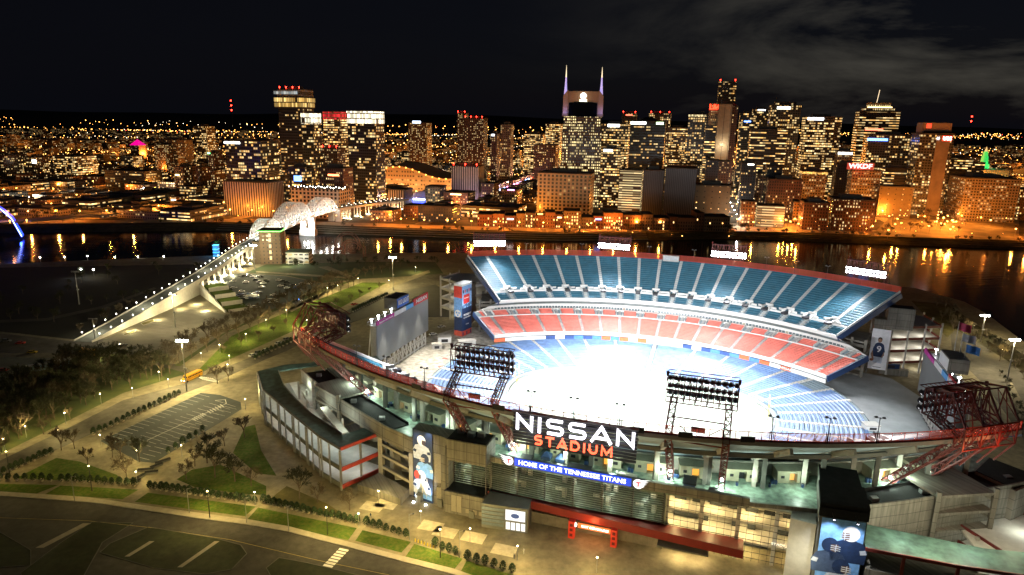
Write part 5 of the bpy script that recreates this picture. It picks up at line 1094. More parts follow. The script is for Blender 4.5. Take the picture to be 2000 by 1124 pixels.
# ---- winter trees
bark = surf('bark', (.10, .075, .05), .95, ns=2, na=.3); twigm = surf('twigs', (.075, .058, .034), .95, ns=1, na=.4); twigd = surf('dense_twigs', (.030, .032, .014), .95, ns=1, na=.5)
def treeproto(seed, h, spread, dens, name, mat):
    r = random.Random(seed); e = empty(name, (0, 0, 0)); tk = MB(); tw = MB()
    def grow(p, d, l, w, lev):
        q = p+d*l
        if lev <= 1: tk.tube(p, q, w, w*.62, 5)
        else:
            a = d.cross(Vector((r.uniform(-1, 1), r.uniform(-1, 1), r.uniform(-1, 1)))).normalized()*w; b = len(tw.v); tw.v += [tuple(p-a), tuple(p+a), tuple(q+a*.4), tuple(q-a*.4)]; tw.f.append((b, b+1, b+2, b+3))
        if lev >= 5: return
        n = (5, 4, 4, 3+dens, 3+dens)[lev]
        for i in range(n):
            t = r.uniform(.35, 1) if lev else r.uniform(.55, 1); az = r.uniform(0, 6.28); tilt = r.uniform(.3, .75)*spread; o1 = d.cross(Vector((0, 0, 1)) if abs(d.z) < .9 else Vector((1, 0, 0))).normalized(); o2 = d.cross(o1)
            nd = (d*math.cos(tilt)+(o1*math.cos(az)+o2*math.sin(az))*math.sin(tilt)+Vector((0, 0, .12))).normalized(); grow(p.lerp(q, t), nd, l*r.uniform(.5, .72)*(1.25 if lev == 0 else 1), w*.5 if lev < 2 else max(w*.62, .045), lev+1)
    grow(Vector((0, 0, 0)), Vector((r.uniform(-.05, .05), r.uniform(-.05, .05), 1)).normalized(), h*.42, h*.022, 0)
    tk.build('trunk', bark, e); tw.build('crown', mat, e); return reg(e)
TP = [treeproto(s, 9.0, sp, d, 'bare_tree', m) for s, sp, d, m in ((1, 1.0, 1, twigm), (2, .85, 1, twigm), (3, 1.15, 1, twigm))]; TD = [treeproto(s, 9, 1.1, 2, 'dense_tree', twigd) for s in (5, 6)]
used = set(); rt = random.Random(21)
def tree(p, kind, label, group, sc=1.0):
    pr = rt.choice(kind); rz = rt.uniform(0, 6.28)
    if pr.name not in used: used.add(pr.name); place(pr, p, rz, sc); tag(pr, label, 'tree', group); return pr
    return dup(pr, p, rz, label, group, sc, 'tree')
def inpoly(x, y, P):
    c = False
    for i in range(len(P)):
        (x0, y0), (x1, y1) = P[i], P[i-1]
        if (y0 > y) != (y1 > y) and x < (x1-x0)*(y-y0)/(y1-y0)+x0: c = not c
    return c
def scatter(P, n, kind, label, group, sc=(.8, 1.2), mind=5):
    xs = [p[0] for p in P]; ys = [p[1] for p in P]; pts = []; k = 0
    while len(pts) < n and k < n*60:
        k += 1; x = rt.uniform(min(xs), max(xs)); y = rt.uniform(min(ys), max(ys))
        if not inpoly(x, y, P): continue
        p = G(x, y)
        if any((p-q).length < mind for q in pts): continue
        pts.append(p); tree(p, kind, label, group, rt.uniform(*sc))
def row(a, b, n, kind, label, group, sc=(.85, 1.1), jit=1.2):
    A = G(*a); B = G(*b)
    for i in range(n): p = A.lerp(B, i/(n-1)); tree(p+Vector((rt.uniform(-jit, jit), rt.uniform(-jit, jit), 0)), kind, label, group, rt.uniform(*sc))
scatter([(0, 768), (130, 712), (240, 700), (300, 716), (345, 735), (230, 766), (0, 872)], 95, TP+TD*3, 'bare tree in the dense dark grove left of the striped parking lot', 'trees of the dark grove', (.9, 1.4), 4)
scatter([(0, 872), (140, 818), (250, 765), (340, 738), (240, 768), (138, 824), (0, 890)], 14, TP, 'bare tree at the lit edge of the grove beside the diagonal pavement', 'trees at the lit edge of the grove', (.6, .9), 6)
row((330, 702), (650, 556), 20, TP, 'bare tree in the long row nearer the car parks', 'long tree row nearer the car parks', (1.1, 1.4)); row((352, 712), (690, 558), 20, TP, 'bare tree in the long row along the lit diagonal path', 'long tree row along the diagonal path', (1.0, 1.3)); row((440, 690), (740, 565), 13, TP, 'small bare tree on the green strip beside the scoreboard road', 'small trees on the green strip', (.5, .7)); row((640, 556), (760, 532), 8, TP, 'bare tree near the river lawn path', 'trees near the river lawn')
NT = [(381, 911, 0), (420, 933, 1), (459, 941, 1), (491, 950, 0), (364, 937, 0), (146, 877, 0), (220, 894, 0), (237, 898, 0), (273, 903, 1), (172, 909, 0), (439, 872, 0), (478, 855, 0), (585, 975, 1), (621, 983, 0), (683, 997, 0), (248, 937, 0), (446, 745, 0), (425, 750, 0), (120, 880, 0), (405, 905, 1)]
NL_ = ['small bare tree at the near corner of the striped parking lot', 'tall bare tree between the striped lot and the plaza lawn', 'round dense tree in the dark clump left of the ramp building', 'bare tree at the right end of the dark clump', 'young bare tree by the crossing of paths', 'spreading bare tree left of the striped parking lot', 'slim bare tree below the left end of the striped lot', 'second slim bare tree below the striped lot', 'dense dark tree in front of the striped lot', 'low spreading tree on the lawn by the diagonal pavement', 'tall bare tree by the right edge of the striped lot', 'bare tree behind the right edge of the striped lot', 'large dense tree standing in front of the ramp building', 'young bare tree between the dense tree and the ramp corner', 'bare reddish tree by the corner of the ramp building', 'tiny bare tree on the triangular lawn', 'bare tree at the road corner above the striped lot', 'second bare tree at the road corner above the striped lot', 'small bare tree at the far left end of the triangular lawn', 'dense tree at the left end of the dark clump']
for (x, y, k), lab in zip(NT, NL_): tree(G(x, y), TD if k else TP, lab, None, 1.25 if k else rt.uniform(.8, 1.1)); 
scatter([(1790, 590), (1850, 598), (1880, 630), (1935, 660), (1960, 700), (1900, 680), (1850, 640)], 22, TP, 'bare tree on the river bank right of the stadium', 'trees on the bank right of the stadium', (.6, 1.0), 5)
scatter([(1935, 662), (2000, 710), (2000, 745), (1950, 705)], 9, TP+TD, 'dark tree beyond the road at the right edge', 'trees beyond the right hand road', (.6, .9), 5)
row((1950, 735), (2005, 830), 10, TD, 'low dark hedge tree along the right hand road', 'hedge trees of the right hand road', (.35, .5)); row((158, 652), (262, 600), 12, TP, 'reddish bare bush beside the bridge approach', 'bushes beside the bridge approach', (.55, .8), 3)
scatter([(560, 520), (690, 512), (850, 512), (860, 522), (700, 524), (600, 530)], 22, TD, 'dark tree along the near river bank', 'trees along the near river bank', (.6, .9), 6)
scatter([(430, 515), (470, 512), (500, 520), (470, 528)], 8, TP, 'bare tree beside the bridge columns', 'trees beside the bridge columns', (.6, .9), 6)
scatter([(-60, 535), (200, 530), (420, 520), (330, 565), (210, 632), (-60, 640)], 34, TD, 'dark tree scattered over the unlit meadow by the river', 'trees of the unlit meadow', (.5, 1.0), 9)
ground_poly('path', [(-60, 628), (90, 622), (200, 598), (300, 562), (306, 564), (206, 602), (92, 627), (-60, 634)], surf('dirt_track', (.06, .052, .035), .95, ns=.2), Z3)
# ---- potted shrubs
sh = empty('potted_shrub', (0, 0, 0), 0, 'clipped shrub in a round pot', 'shrub'); mb = MB(); mb.tube((0, 0, 0), (0, 0, .8), .45, .6, 10); mb.build('pot', surf('pot_clay', (.42, .37, .28), .8, ns=2), sh)
mb = MB(); r = random.Random(5)
for k in range(260):
    z = r.random()**.8; rad = .95*math.sin(min(1, (1-z)*1.35+.18)*1.5)*r.uniform(.7, 1.05); a = r.uniform(0, 6.28); c = Vector((rad*math.cos(a), rad*math.sin(a), .8+2.1*z)); u_ = Vector((r.uniform(-1, 1), r.uniform(-1, 1), r.uniform(-.3, 1))).normalized()*.22; w_ = u_.cross(Vector((math.cos(a), math.sin(a), .3))).normalized()*.13; mb.add([c-u_-w_, c+u_, c-u_+w_], [(0, 1, 2)])
mb.build('foliage', surf('evergreen', (.02, .04, .012), .9, ns=3, na=.5), sh); reg(sh); first = True
SR = [((0, 938), (100, 940), 7, 'in the short row at the far left of the front lawns'), ((121, 941), (262, 950), 11, 'in the row in front of the triangular lawn'), ((293, 955), (498, 983), 19, 'in the row below the crossing of paths'), ((514, 983), (697, 1024), 17, 'in the row below the ramp building'), ((716, 1027), (793, 1049), 7, 'in the short row below the navy player banner'), ((850, 1069), (890, 1083), 4, 'in the group of four by the front lawn'), ((914, 1095), (1000, 1119), 6, 'in the row at the bottom edge, below the ticket office'), ((183, 850), (350, 772), 17, 'in the row along the far side of the striped lot'), ((8, 925), (100, 888), 9, 'in the row beside the diagonal pavement at the far left'), ((690, 610), (756, 578), 18, 'in the row along the dark lot behind the scoreboard'), ((498, 702), (590, 660), 13, 'in the row along the road above the ramp building'), ((330, 885), (396, 845), 6, 'in the row along the plaza side of the striped lot')]
for a, b, n, lab in SR:
    A = G(*a); B = G(*b); L_ = 'potted evergreen shrub '+lab
    for i in range(n):
        p = A.lerp(B, i/(n-1))+Vector((r.uniform(-.15, .15), r.uniform(-.15, .15), 0)); s = r.uniform(.85, 1.12)
        if first: place(sh, p, 0, s); sh['label'] = L_; sh['group'] = 'potted shrubs '+lab; first = False
        else: dup(sh, p, r.uniform(0, 6), L_, 'potted shrubs '+lab, s)
# ---- vehicles
rub = surf('tyre', (.02, .02, .02), .9); cgl = surf('car_glass', (.02, .025, .03), .1, spec=.6); hl = glow('headlight', (1, .95, .8), 12); tl = glow('tail_light', (1, .03, .02), 10)
def carproto(col, cname, long=4.5, hgt=1.45):
    paint = surf('car_paint_'+cname, col, .35, .2, ns=.5, na=.05, spec=.5); e = empty('parked_car', (0, 0, 0)); mb = MB(); prof = [(-long/2, .35), (-long/2, .8), (-long*.40, .92), (-long*.27, hgt), (long*.10, hgt), (long*.24, .92), (long*.46, .8), (long/2, .6), (long/2, .35)]
    vs = [(x, y, z) for y, k in ((-.88, 1), (.88, 1)) for x, z in prof]; vs = [(x, y*(.80 if z > 1.2 else 1), z) for x, y, z in vs]; n = len(prof); mb.add(vs, [tuple(range(n)), tuple(range(2*n-1, n-1, -1))]+[(i, n+i, n+(i+1) % n, (i+1) % n) for i in range(n)]); mb.build('body', paint, e)
    mb = MB()
    for s in (-1, 1): mb.add([(-long*.37, s*.87, .95), (long*.20, s*.87, .95), (long*.09, s*.74, hgt-.07), (-long*.26, s*.74, hgt-.07)], [(0, 1, 2, 3)] if s < 0 else [(3, 2, 1, 0)])
    mb.add([(long*.245, -.78, .93), (long*.245, .78, .93), (long*.115, .68, hgt-.05), (long*.115, -.68, hgt-.05)], [(0, 1, 2, 3)]); mb.add([(-long*.41, -.78, .94), (-long*.285, -.68, hgt-.05), (-long*.285, .68, hgt-.05), (-long*.41, .78, .94)], [(0, 1, 2, 3)]); mb.build('window_glass', cgl, e)
    for x in (-long*.31, long*.31):
        for y in (-.86, .86): mb = MB(); mb.tube((x, y-.1, .33), (x, y+.1, .33), .33, n=10); mb.build('wheel', rub, e)
    return reg(e)
CP = {k: carproto(v, k, *(a or ())) for k, v, a in (('white', (.75, .75, .75), None), ('black', (.02, .02, .022), None), ('silver', (.4, .41, .42), None), ('red', (.4, .03, .02), None), ('blue', (.03, .06, .2), None), ('grey', (.12, .12, .13), (4.9, 1.75)), ('yellow', (.8, .55, .03), None))}
def car(p, rz, kind, label, group=None, cat='car', lights=False):
    pr = CP[kind]
    if pr.name not in used: used.add(pr.name); place(pr, p, rz); o = tag(pr, label, cat, group)
    else: o = dup(pr, p, rz, label, group, 1.0, cat); 
    return o
rc = random.Random(9)
def carpark(pts, label, group, ang):
    for x, y in pts:
        k = rc.choice(('white', 'white', 'black', 'black', 'silver', 'grey', 'blue', 'silver')); car(G(x, y)+Vector((0, 0, .05)), ang+rc.choice((0, math.pi))+rc.uniform(-.05, .05), k, label % k, group % k)
pts = [(472, 540), (478, 541), (487, 539), (494, 542), (503, 543), (509, 542), (480, 553), (455, 551), (448, 567), (457, 564), (508, 553), (514, 555), (425, 563), (442, 561), (472, 571), (506, 573), (512, 562), (545, 549), (552, 551), (560, 553), (555, 558), (548, 560), (572, 558), (561, 564), (580, 563), (534, 578), (552, 577), (592, 568), (433, 579), (462, 584), (500, 548), (520, 550), (590, 556), (605, 556)]
carpark(pts, '%s car standing by itself in the car park beside the bridge', '%s cars scattered in the car park beside the bridge', .35)
pts = [(467+5.5*i, 578+4*j-.4*i) for i in range(7) for j in range(3)]+[(522+5*i, 588+4*j) for i in range(4) for j in range(2)]; carpark(pts, '%s car in the tightly packed group at the near side of the bridge car park', '%s cars packed together at the near side of the bridge car park', .35)
carpark([(474+7*i, 600+.5*i) for i in range(5)], '%s car half under the trees at the near edge of the bridge car park', '%s cars half under the trees of the bridge car park', .35)
carpark([(518, 687), (505, 691), (494, 696), (545, 672), (560, 665)], '%s car parked along the shrub row road above the ramp building', '%s cars along the shrub row road', 1.05)
car(G(63, 690), .2, 'yellow', 'yellow taxi on the road at the far left', None, 'taxi'); car(G(6, 725), .1, 'red', 'red car on the pale lot at the left edge', None); car(G(12, 668), .2, 'grey', 'grey car with glowing tail lights on the road at the left edge'); car(G(40, 672), .2, 'red', 'red car behind the grey one on the road at the left edge'); car(G(240, 676), .7, 'black', 'black car parked at the edge of the empty olive car park'); car(G(692, 596), .9, 'red', 'orange red car driving up the road behind the scoreboard')
pc = car(G(584, 589), .8, 'white', 'white patrol car with a blue roof light on the diagonal path', None, 'patrol car'); mb = MB(); mb.bx(-.3, .3, -.6, .6, 1.46, 1.7); mb.build('roof_light', glow('blue_beacon', (.05, .3, 1), 20), pc); point(pc.matrix_basis @ Vector((0, 0, 2.3)), 500, (.1, .4, 1), .3, pc)
for x, y, m_ in ((9, 667, tl), (20, 668, tl), (18, 723, tl), (38, 671, hl), (566, 659, hl), (498, 689, hl)):
    pass
def bus():
    e = empty('school_bus', (0, 0, 0)); mb = MB(); prof = [(-5.5, .5), (-5.5, 2.9), (-5.2, 3.1), (3.6, 3.1), (3.8, 2.9), (3.9, 1.9), (5.3, 1.6), (5.4, .5)]; n = len(prof); mb.add([(x, y, z) for y in (-1.2, 1.2) for x, z in prof], [tuple(range(n)), tuple(range(2*n-1, n-1, -1))]+[(i, n+i, n+(i+1) % n, (i+1) % n) for i in range(n)]); mb.build('body', surf('school_bus_yellow', (.5, .24, .01), .45, ns=.5, na=.05), e)
    for s in (-1, 1):
        for k in range(9): mb = MB(); mb.bx(-5.1+.95*k, -4.35+.95*k, s*1.21-.01, s*1.21+.01, 1.9, 2.6); mb.build('window', cgl, e)
        mb = MB(); mb.bx(-5.5, 5.3, s*1.22-.01, s*1.22+.01, 1.25, 1.38); mb.build('black_stripe', rub, e)
        for x in (-3.4, 3.9): mb = MB(); mb.tube((x, s*1.1-.15, .5), (x, s*1.1+.15, .5), .5, n=10); mb.build('wheel', rub, e)
        mb = MB(); mb.bx(5.38, 5.45, s*.8-.18, s*.8+.18, .95, 1.3); mb.build('headlight', hl, e)
    mb = MB(); mb.bx(3.86, 3.92, -1.0, 1.0, 1.95, 2.7); mb.build('windscreen', cgl, e); return reg(e)
for x, y, a_, lab in ((846, 655, .5, 'white van parked on the left terrace behind the scoreboard'), (862, 640, .7, 'silver van beside the advertising tower on the left terrace')): car(G(x, y, 3.06), a_, 'white' if x < 850 else 'silver', lab, None, 'van')
b = bus(); place(b, G(174, 693), -.28); tag(b, 'yellow school bus on the road below the bridge foot', 'school bus', 'school buses'); b2 = dup(b, G(375, 741), -1.9, 'yellow school bus waiting at the crossing by the lamp mast'); 
point(G(178, 700)+Vector((6, 0, 3)), 1500, (1, .8, .4), .4)
e = empty('site_container', G(97, 720), .7, 'long pale blue container between the trees and the pale lot', 'container'); mb = MB(); mb.bx(-9, 9, -1.6, 1.6, .2, 3); mb.build('body', surf('container_blue', (.2, .28, .32), .6), e); mb = MB(); mb.bx(-9.1, 9.1, -1.7, 1.7, 3, 3.15); mb.build('roof', conc_l, e); mb = MB(); [mb.bx(-8+2.4*k, -6.8+2.4*k, -1.64, -1.61, 1.2, 2.3) for k in range(7)]; mb.build('window_strip', dark, e)
# planter benches at the crossing of paths, bollards, people
for i, (x, y, rz, w) in enumerate(((285, 920, .2, 5), (296, 925, .3, 4), (306, 912, .9, 4), (262, 941, .1, 4), (275, 933, 1.2, 3), (318, 903, .8, 5))):
    e = empty('planter_bench', G(x, y), rz, 'dark stone planter bench where the plaza paths meet', 'bench', 'dark planter benches where the paths meet'); mb = MB(); mb.bx(-w/2, w/2, -.5, .5, 0, .7); mb.build('base', conc_d, e); mb = MB(); mb.bx(-w/2-.1, w/2+.1, -.6, .6, .7, .85); mb.build('seat', black, e)
bo = empty('bollard', (0, 0, 0), 0, 'yellow lit bollard by the lawn corner under the plaza', 'bollard', 'yellow bollards by the lawn corner'); mb = MB(); mb.tube((0, 0, 0), (0, 0, 1.1), .16, .16, 8); mb.build('post', surf('bollard_yellow', (.8, .6, .05), .6), bo); mb = MB(); mb.tube((0, 0, 1.1), (0, 0, 1.25), .18, .08, 8); mb.build('cap', steel, bo); reg(bo)
for i in range(7):
    p = G(811+6*i, 1058+2.1*i)
    if i: dup(bo, p)
    else: place(bo, p)
def person(p, rz, label, top, walk=.25, sc=1.0):
    e = bpy.data.meshes.new('person'); J = [(0, 0, .95), (0, 0, 1.2), (0, 0, 1.42), (0, 0, 1.52), (0, .02, 1.64), (0, .02, 1.74), (.19, 0, 1.40), (.25, .03, 1.14), (.24, .14, .92), (-.19, 0, 1.40), (-.25, -.03, 1.14), (-.24, .06, .90), (.10, 0, .9), (.11, walk*.5, .5), (.11, walk*.35, .08), (.11, walk*.35+.15, .05), (-.10, 0, .9), (-.11, -walk*.4, .5), (-.11, -walk, .10), (-.11, -walk+.14, .05)]
    E_ = [(0, 1), (1, 2), (2, 3), (3, 4), (4, 5), (2, 6), (6, 7), (7, 8), (2, 9), (9, 10), (10, 11), (0, 12), (12, 13), (13, 14), (14, 15), (0, 16), (16, 17), (17, 18), (18, 19)]
    R_ = [.15, .14, .15, .06, .10, .09, .07, .05, .04, .07, .05, .04, .10, .065, .05, .045, .10, .065, .05, .045]
    mb = MB()
    o = None; e.from_pydata(J, E_, []); e.materials.append(top); o = bpy.data.objects.new('person', e); C.objects.link(o); mo_ = o.modifiers.new('skin', 'SKIN'); ss = o.modifiers.new('sub', 'SUBSURF'); ss.levels = 1; ss.render_levels = 1
    lay = e.skin_vertices[0] if e.skin_vertices else None
    if lay is None: return None
    for d, rr in zip(lay.data, R_): d.radius = (rr, rr)
    lay.data[0].use_root = True; place(o, p, rz, sc); return tag(o, label, 'person')
def mkperson(p, rz, label, top, walk=.3):
    bm = bmesh.new(); bm.verts.layers.skin.verify(); me = bpy.data.meshes.new('person')
    J = [(0, 0, .95), (0, 0, 1.2), (0, 0, 1.42), (0, 0, 1.52), (0, .02, 1.64), (0, .02, 1.74), (.19, 0, 1.40), (.25, .03, 1.14), (.24, .14, .92), (-.19, 0, 1.40), (-.25, -.03, 1.14), (-.24, .06, .90), (.10, 0, .9), (.11, walk*.5, .5), (.11, walk*.35, .08), (.11, walk*.35+.15, .05), (-.10, 0, .9), (-.11, -walk*.4, .5), (-.11, -walk, .10), (-.11, -walk+.14, .05)]
    E_ = [(0, 1), (1, 2), (2, 3), (3, 4), (4, 5), (2, 6), (6, 7), (7, 8), (2, 9), (9, 10), (10, 11), (0, 12), (12, 13), (13, 14), (14, 15), (0, 16), (16, 17), (17, 18), (18, 19)]; R_ = [.15, .14, .15, .06, .10, .09, .07, .05, .04, .07, .05, .04, .10, .065, .05, .045, .10, .065, .05, .045]
    vs = [bm.verts.new(v) for v in J]; [bm.edges.new((vs[a], vs[b])) for a, b in E_]; L_ = bm.verts.layers.skin.active
    for v, rr in zip(vs, R_): v[L_].radius = (rr, rr)
    vs[0][L_].use_root = True; bm.to_mesh(me); bm.free(); me.materials.append(top); o = bpy.data.objects.new('person', me); C.objects.link(o); o.modifiers.new('skin', 'SKIN'); s_ = o.modifiers.new('sub', 'SUBSURF'); s_.levels = 1; s_.render_levels = 1; place(o, p, rz); return tag(o, label, 'person')
mkperson(G(1023, 1082), .4, 'person in pale clothes walking across the plaza below the ticket office', surf('pale_clothes', (.5, .5, .48), .8)); mkperson(G(1004, 1092), 1.2, 'person in dark clothes on the plaza beside the person in pale clothes', surf('dark_clothes', (.03, .05, .09), .8)); mkperson(G(724, 1012), -.5, 'person in dark clothes standing alone on the plaza near the shrubs', surf('dark_clothes', (0, 0, 0))); mkperson(S(9, -99.2, 18), 0, 'person in white leaning at the pale buffet counter on the concourse deck', surf('white_clothes', (.7, .7, .7), .8), .05)

# ================================================================ the lit foot bridge
BR = [(-231, 350, .3), (-226, 385, 4), (-222, 415, 7.5), (-219, 475, 11.5), (-226, 560, 13.5), (-228, 600, 14), (-228, 650, 14.5), (-226, 740, 15), (-215, 800, 15), (-200, 840, 14.5), (-167, 905, 13), (-150, 950, 12)]
br = empty('foot_bridge', (-228, 560, 0), 0, 'long white truss foot bridge over the river, brightly lit', 'bridge'); BRV = [Vector(p) for p in BR]
def at(D):
    for a, b in zip(BRV, BRV[1:]):
        if D <= b.y: return a.lerp(b, (D-a.y)/(b.y-a.y))
    return BRV[-1]
def nrm(D): a = at(max(350, D-4)); b = at(D+4); d = (b-a); d.z = 0; d.normalize(); return Vector((d.y, -d.x, 0))
mb = MB(); Ds = [350+10*k for k in range(61)]
for a, b in zip(Ds, Ds[1:]):
    p, q = at(a), at(b); mb.beam(p-Vector((0, 0, .5)), q-Vector((0, 0, .5)), 10.5, .8)
mb.build('deck', surf('bridge_deck', (.10, .11, .10), .85, ns=.3), br, IDM)
mb = MB()
for a, b in zip(Ds, Ds[1:]):
    for w in (-1, 1): p, q = at(a)+nrm(a)*w*5.3, at(b)+nrm(b)*w*5.3; mb.beam(p, q, .35, 1.3); mb.beam(p+Vector((0, 0, -1.2)), q+Vector((0, 0, -1.2)), .5, 1.4)
mb.build('parapet', conc_l, br, IDM)
bulbm = None
for D in range(356, 940, 9):
    for w in (-1, 1):
        p = at(D)+nrm(D)*w*5.3
        if bulbm is None: mb = MB(); mb.beam((0, 0, .6), (0, 0, 2.2), .15); bulbm = mb.mesh('lamp_post'); bulbm.materials.append(steel); mb = MB(); mb.sphere((0, 0, 2.4), .34, 6); bulb2 = mb.mesh('lamp'); bulb2.materials.append(glow('bridge_bulb', (1, .95, .82), 14))
        o = bpy.data.objects.new('lamp_post', bulbm); C.objects.link(o); o.parent = br; o.location = p-br.location; o.location = wmat(br).inverted() @ p; l = bpy.data.objects.new('lamp', bulb2); C.objects.link(l); l.parent = o
for D in (360, 400, 440, 480, 520, 560): point(at(D)+Vector((0, 0, 6)), 5200, (1, .88, .6), 1.0, br)
# columns with uplights on the near bank and in the city
mb = MB(); upl = MB(); base = MB()
for i, D in enumerate((470, 492, 514, 536, 560, 584, 830, 850, 870, 890, 910, 930)):
    for w in (-1, 0, 1):
        p = at(D)+nrm(D)*w*4.6; mb.beam((p.x, p.y, -.5), (p.x, p.y, p.z-1.2), 1.1, 1.1)
        q = Vector((p.x, p.y, .6))+nrm(D)*1.3+Vector((.4, -1.4, 0)); upl.sphere(q, .5, 6)
    p = at(D); mb.beam(p+nrm(D)*5-Vector((0, 0, 2)), p-nrm(D)*5-Vector((0, 0, 2)), 1.2, 1.6); a = p-nrm(D)*6; b = p+nrm(D)*6; base.beam((a.x, a.y, .25), (b.x, b.y, .25), 3, .5)
    point(Vector((p.x, p.y, 1.2))+nrm(D)*7+Vector((0, -2.5, 0)), 5200, (1, .84, .5), .5, br); point(Vector((p.x, p.y, 1.2))+Vector((0, -3, 0)), 3800, (1, .84, .5), .5, br)
each(mb, 'column', conc_l, br, IDM); each(upl, 'uplight', glow('bridge_uplight', (1, .9, .6), 25), br, IDM); each(base, 'column_base', conc_l, br, IDM)
# the three bowstring trusses
ws = surf('white_bridge_steel', (.72, .72, .68), .5, ns=.5, na=.08)
for D0, D1, hh in ((596, 648, 13), (650, 742, 19), (746, 806, 15)):
    for w in (-1, 1):
        mb = MB(); n = 12 if D1-D0 < 70 else 18; top = []; bot = []
        for i in range(n+1):
            D = D0+(D1-D0)*i/n; p = at(D)+nrm(D)*w*5.6; bot.append(p); top.append(p+Vector((0, 0, 1.2+hh*(1-(2*i/n-1)**2)**.75)))
        for i in range(n):
            mb.beam(top[i], top[i+1], .7); mb.beam(bot[i], bot[i+1], .5); mb.beam(bot[i], top[i], .28); mb.beam(bot[i+1] if i < n/2 else bot[i], top[i] if i < n/2 else top[i+1], .2); mb.beam(top[i+1] if i < n/2 else top[i], bot[i] if i < n/2 else bot[i+1], .16)
        mb.build('truss', ws, br, IDM)
        if w < 0: T0 = top
    mb = MB()
    for a, b in zip(T0, top): 
        if a.z > at(a.y).z+5: mb.beam(a, b, .4)
    for i in range(len(top)-1):
        if top[i].z > at(top[i].y).z+5: mb.beam(T0[i], top[i+1], .22); mb.beam(T0[i+1], top[i], .22)
    mb.build('wind_bracing', ws, br, IDM)
    for k in range(4): D = D0+(D1-D0)*(k+.5)/4; point(at(D)+Vector((0, 0, 2.5)), 5600, (1, .96, .84), .8, br); point(at(D)+nrm(D)*9+Vector((0, 0, 1)), 3600, (1, .96, .84), .8, br)
def pier(D, label=None, lit=True):
    p = at(D); mb = MB()
    for w in (-1, 1): q = p+nrm(D)*w*5; mb.beam((q.x, q.y, -8), (q.x, q.y, p.z-1.4), 6.5, 6.0)
    mb.beam(Vector((p.x, p.y, p.z-3))-nrm(D)*8, Vector((p.x, p.y, p.z-3))+nrm(D)*8, 6, 3.4); mb.beam(Vector((p.x, p.y, -3.5))-nrm(D)*9, Vector((p.x, p.y, -3.5))+nrm(D)*9, 7.5, 7); mb.build('river_pier', conc_l, br, IDM)
    if lit:
        q = Vector((p.x, p.y-7, 1))+nrm(D)*1; point(q, 42000, (1, .97, .9), .8, br); point(q+Vector((5, 0, 4)), 16000, (1, .97, .9), .8, br); m1 = MB(); [m1.sphere(q+Vector((x, 1, 0)), .9, 8) for x in (-4, 0, 4)]; each(m1, 'uplight', glow('pier_light', (1, .98, .92), 60), br, IDM)
pier(744); pier(649, lit=False); pier(808, lit=False); pier(596, lit=False)
# retaining walls and stairs at the foot of the bridge
mb = MB()
for a, b in ((352, 385), (385, 415), (415, 436), (436, 455)):
    p, q = at(a)+nrm(a)*5.2, at(b)+nrm(b)*5.2; mb.add([(p.x, p.y, 0), (q.x, q.y, 0), (q.x, q.y, q.z-.5), (p.x, p.y, p.z-.5), (p.x-.6, p.y, 0), (q.x-.6, q.y, 0), (q.x-.6, q.y, q.z-.5), (p.x-.6, p.y, p.z-.5)], [(0, 1, 2, 3), (4, 7, 6, 5), (3, 2, 6, 7), (0, 3, 7, 4), (1, 5, 6, 2)])
mb.build('approach_wall', conc_l, br, IDM)
for k, D in enumerate((372, 395, 418)): p = at(D)+nrm(D)*12; point(Vector((p.x, p.y, 2.5)), 5200, (1, .84, .42), .6, br)
sw = empty('stair_wall', G(330, 600), 0, 'pale lit wall stepping down beside green terraces at the bridge stairs', 'wall'); A = at(455)+nrm(455)*5; A = Vector((A.x, A.y, 0)); B = G(440, 612); mb = MB(); hs = [8.5, 8.0, 6.8, 6.0, 5.0, 4.2, 3.0, 2.2, 1.4]
for i in range(8): p = A.lerp(B, i/8); q = A.lerp(B, (i+1)/8); mb.add([(p.x, p.y, 0), (q.x, q.y, 0), (q.x, q.y, hs[i+1]), (p.x, p.y, hs[i]), (p.x+.3, p.y+.8, 0), (q.x+.3, q.y+.8, 0), (q.x+.3, q.y+.8, hs[i+1]), (p.x+.3, p.y+.8, hs[i])], [(0, 1, 2, 3), (4, 7, 6, 5), (3, 2, 6, 7), (0, 3, 7, 4), (1, 5, 6, 2)])
mb.build('wall_face', conc_l, sw, IDM); d = (B-A).normalized(); nn = Vector((-d.y, d.x, 0)); m1 = MB(); m2 = MB()
for i in range(4):
    p = A.lerp(B, .08+.24*i); q = A.lerp(B, .08+.24*i+.2); z = 7.2-1.9*i; m1.prism([tuple(v.xy) for v in (p+nn*2, q+nn*2, q+nn*15, p+nn*15)], 0, z); v = q+nn*2; w = q+nn*15; m2.beam((v.x, v.y, z*.5), (w.x, w.y, z*.5), .6, z+.6); 
each(m1, 'grass_terrace', lawn, sw, IDM); each(m2, 'terrace_wall', conc_l, sw, IDM)
for t in (.1, .45, .8): p = A.lerp(B, t)-nn*9; point(Vector((p.x, p.y, 2)), 6500, (1, .86, .45), .6, sw)
for t in (.25, .7): p = A.lerp(B, t)+nn*8; point(Vector((p.x, p.y, 12)), 2500, (1, .86, .45), .6, sw)
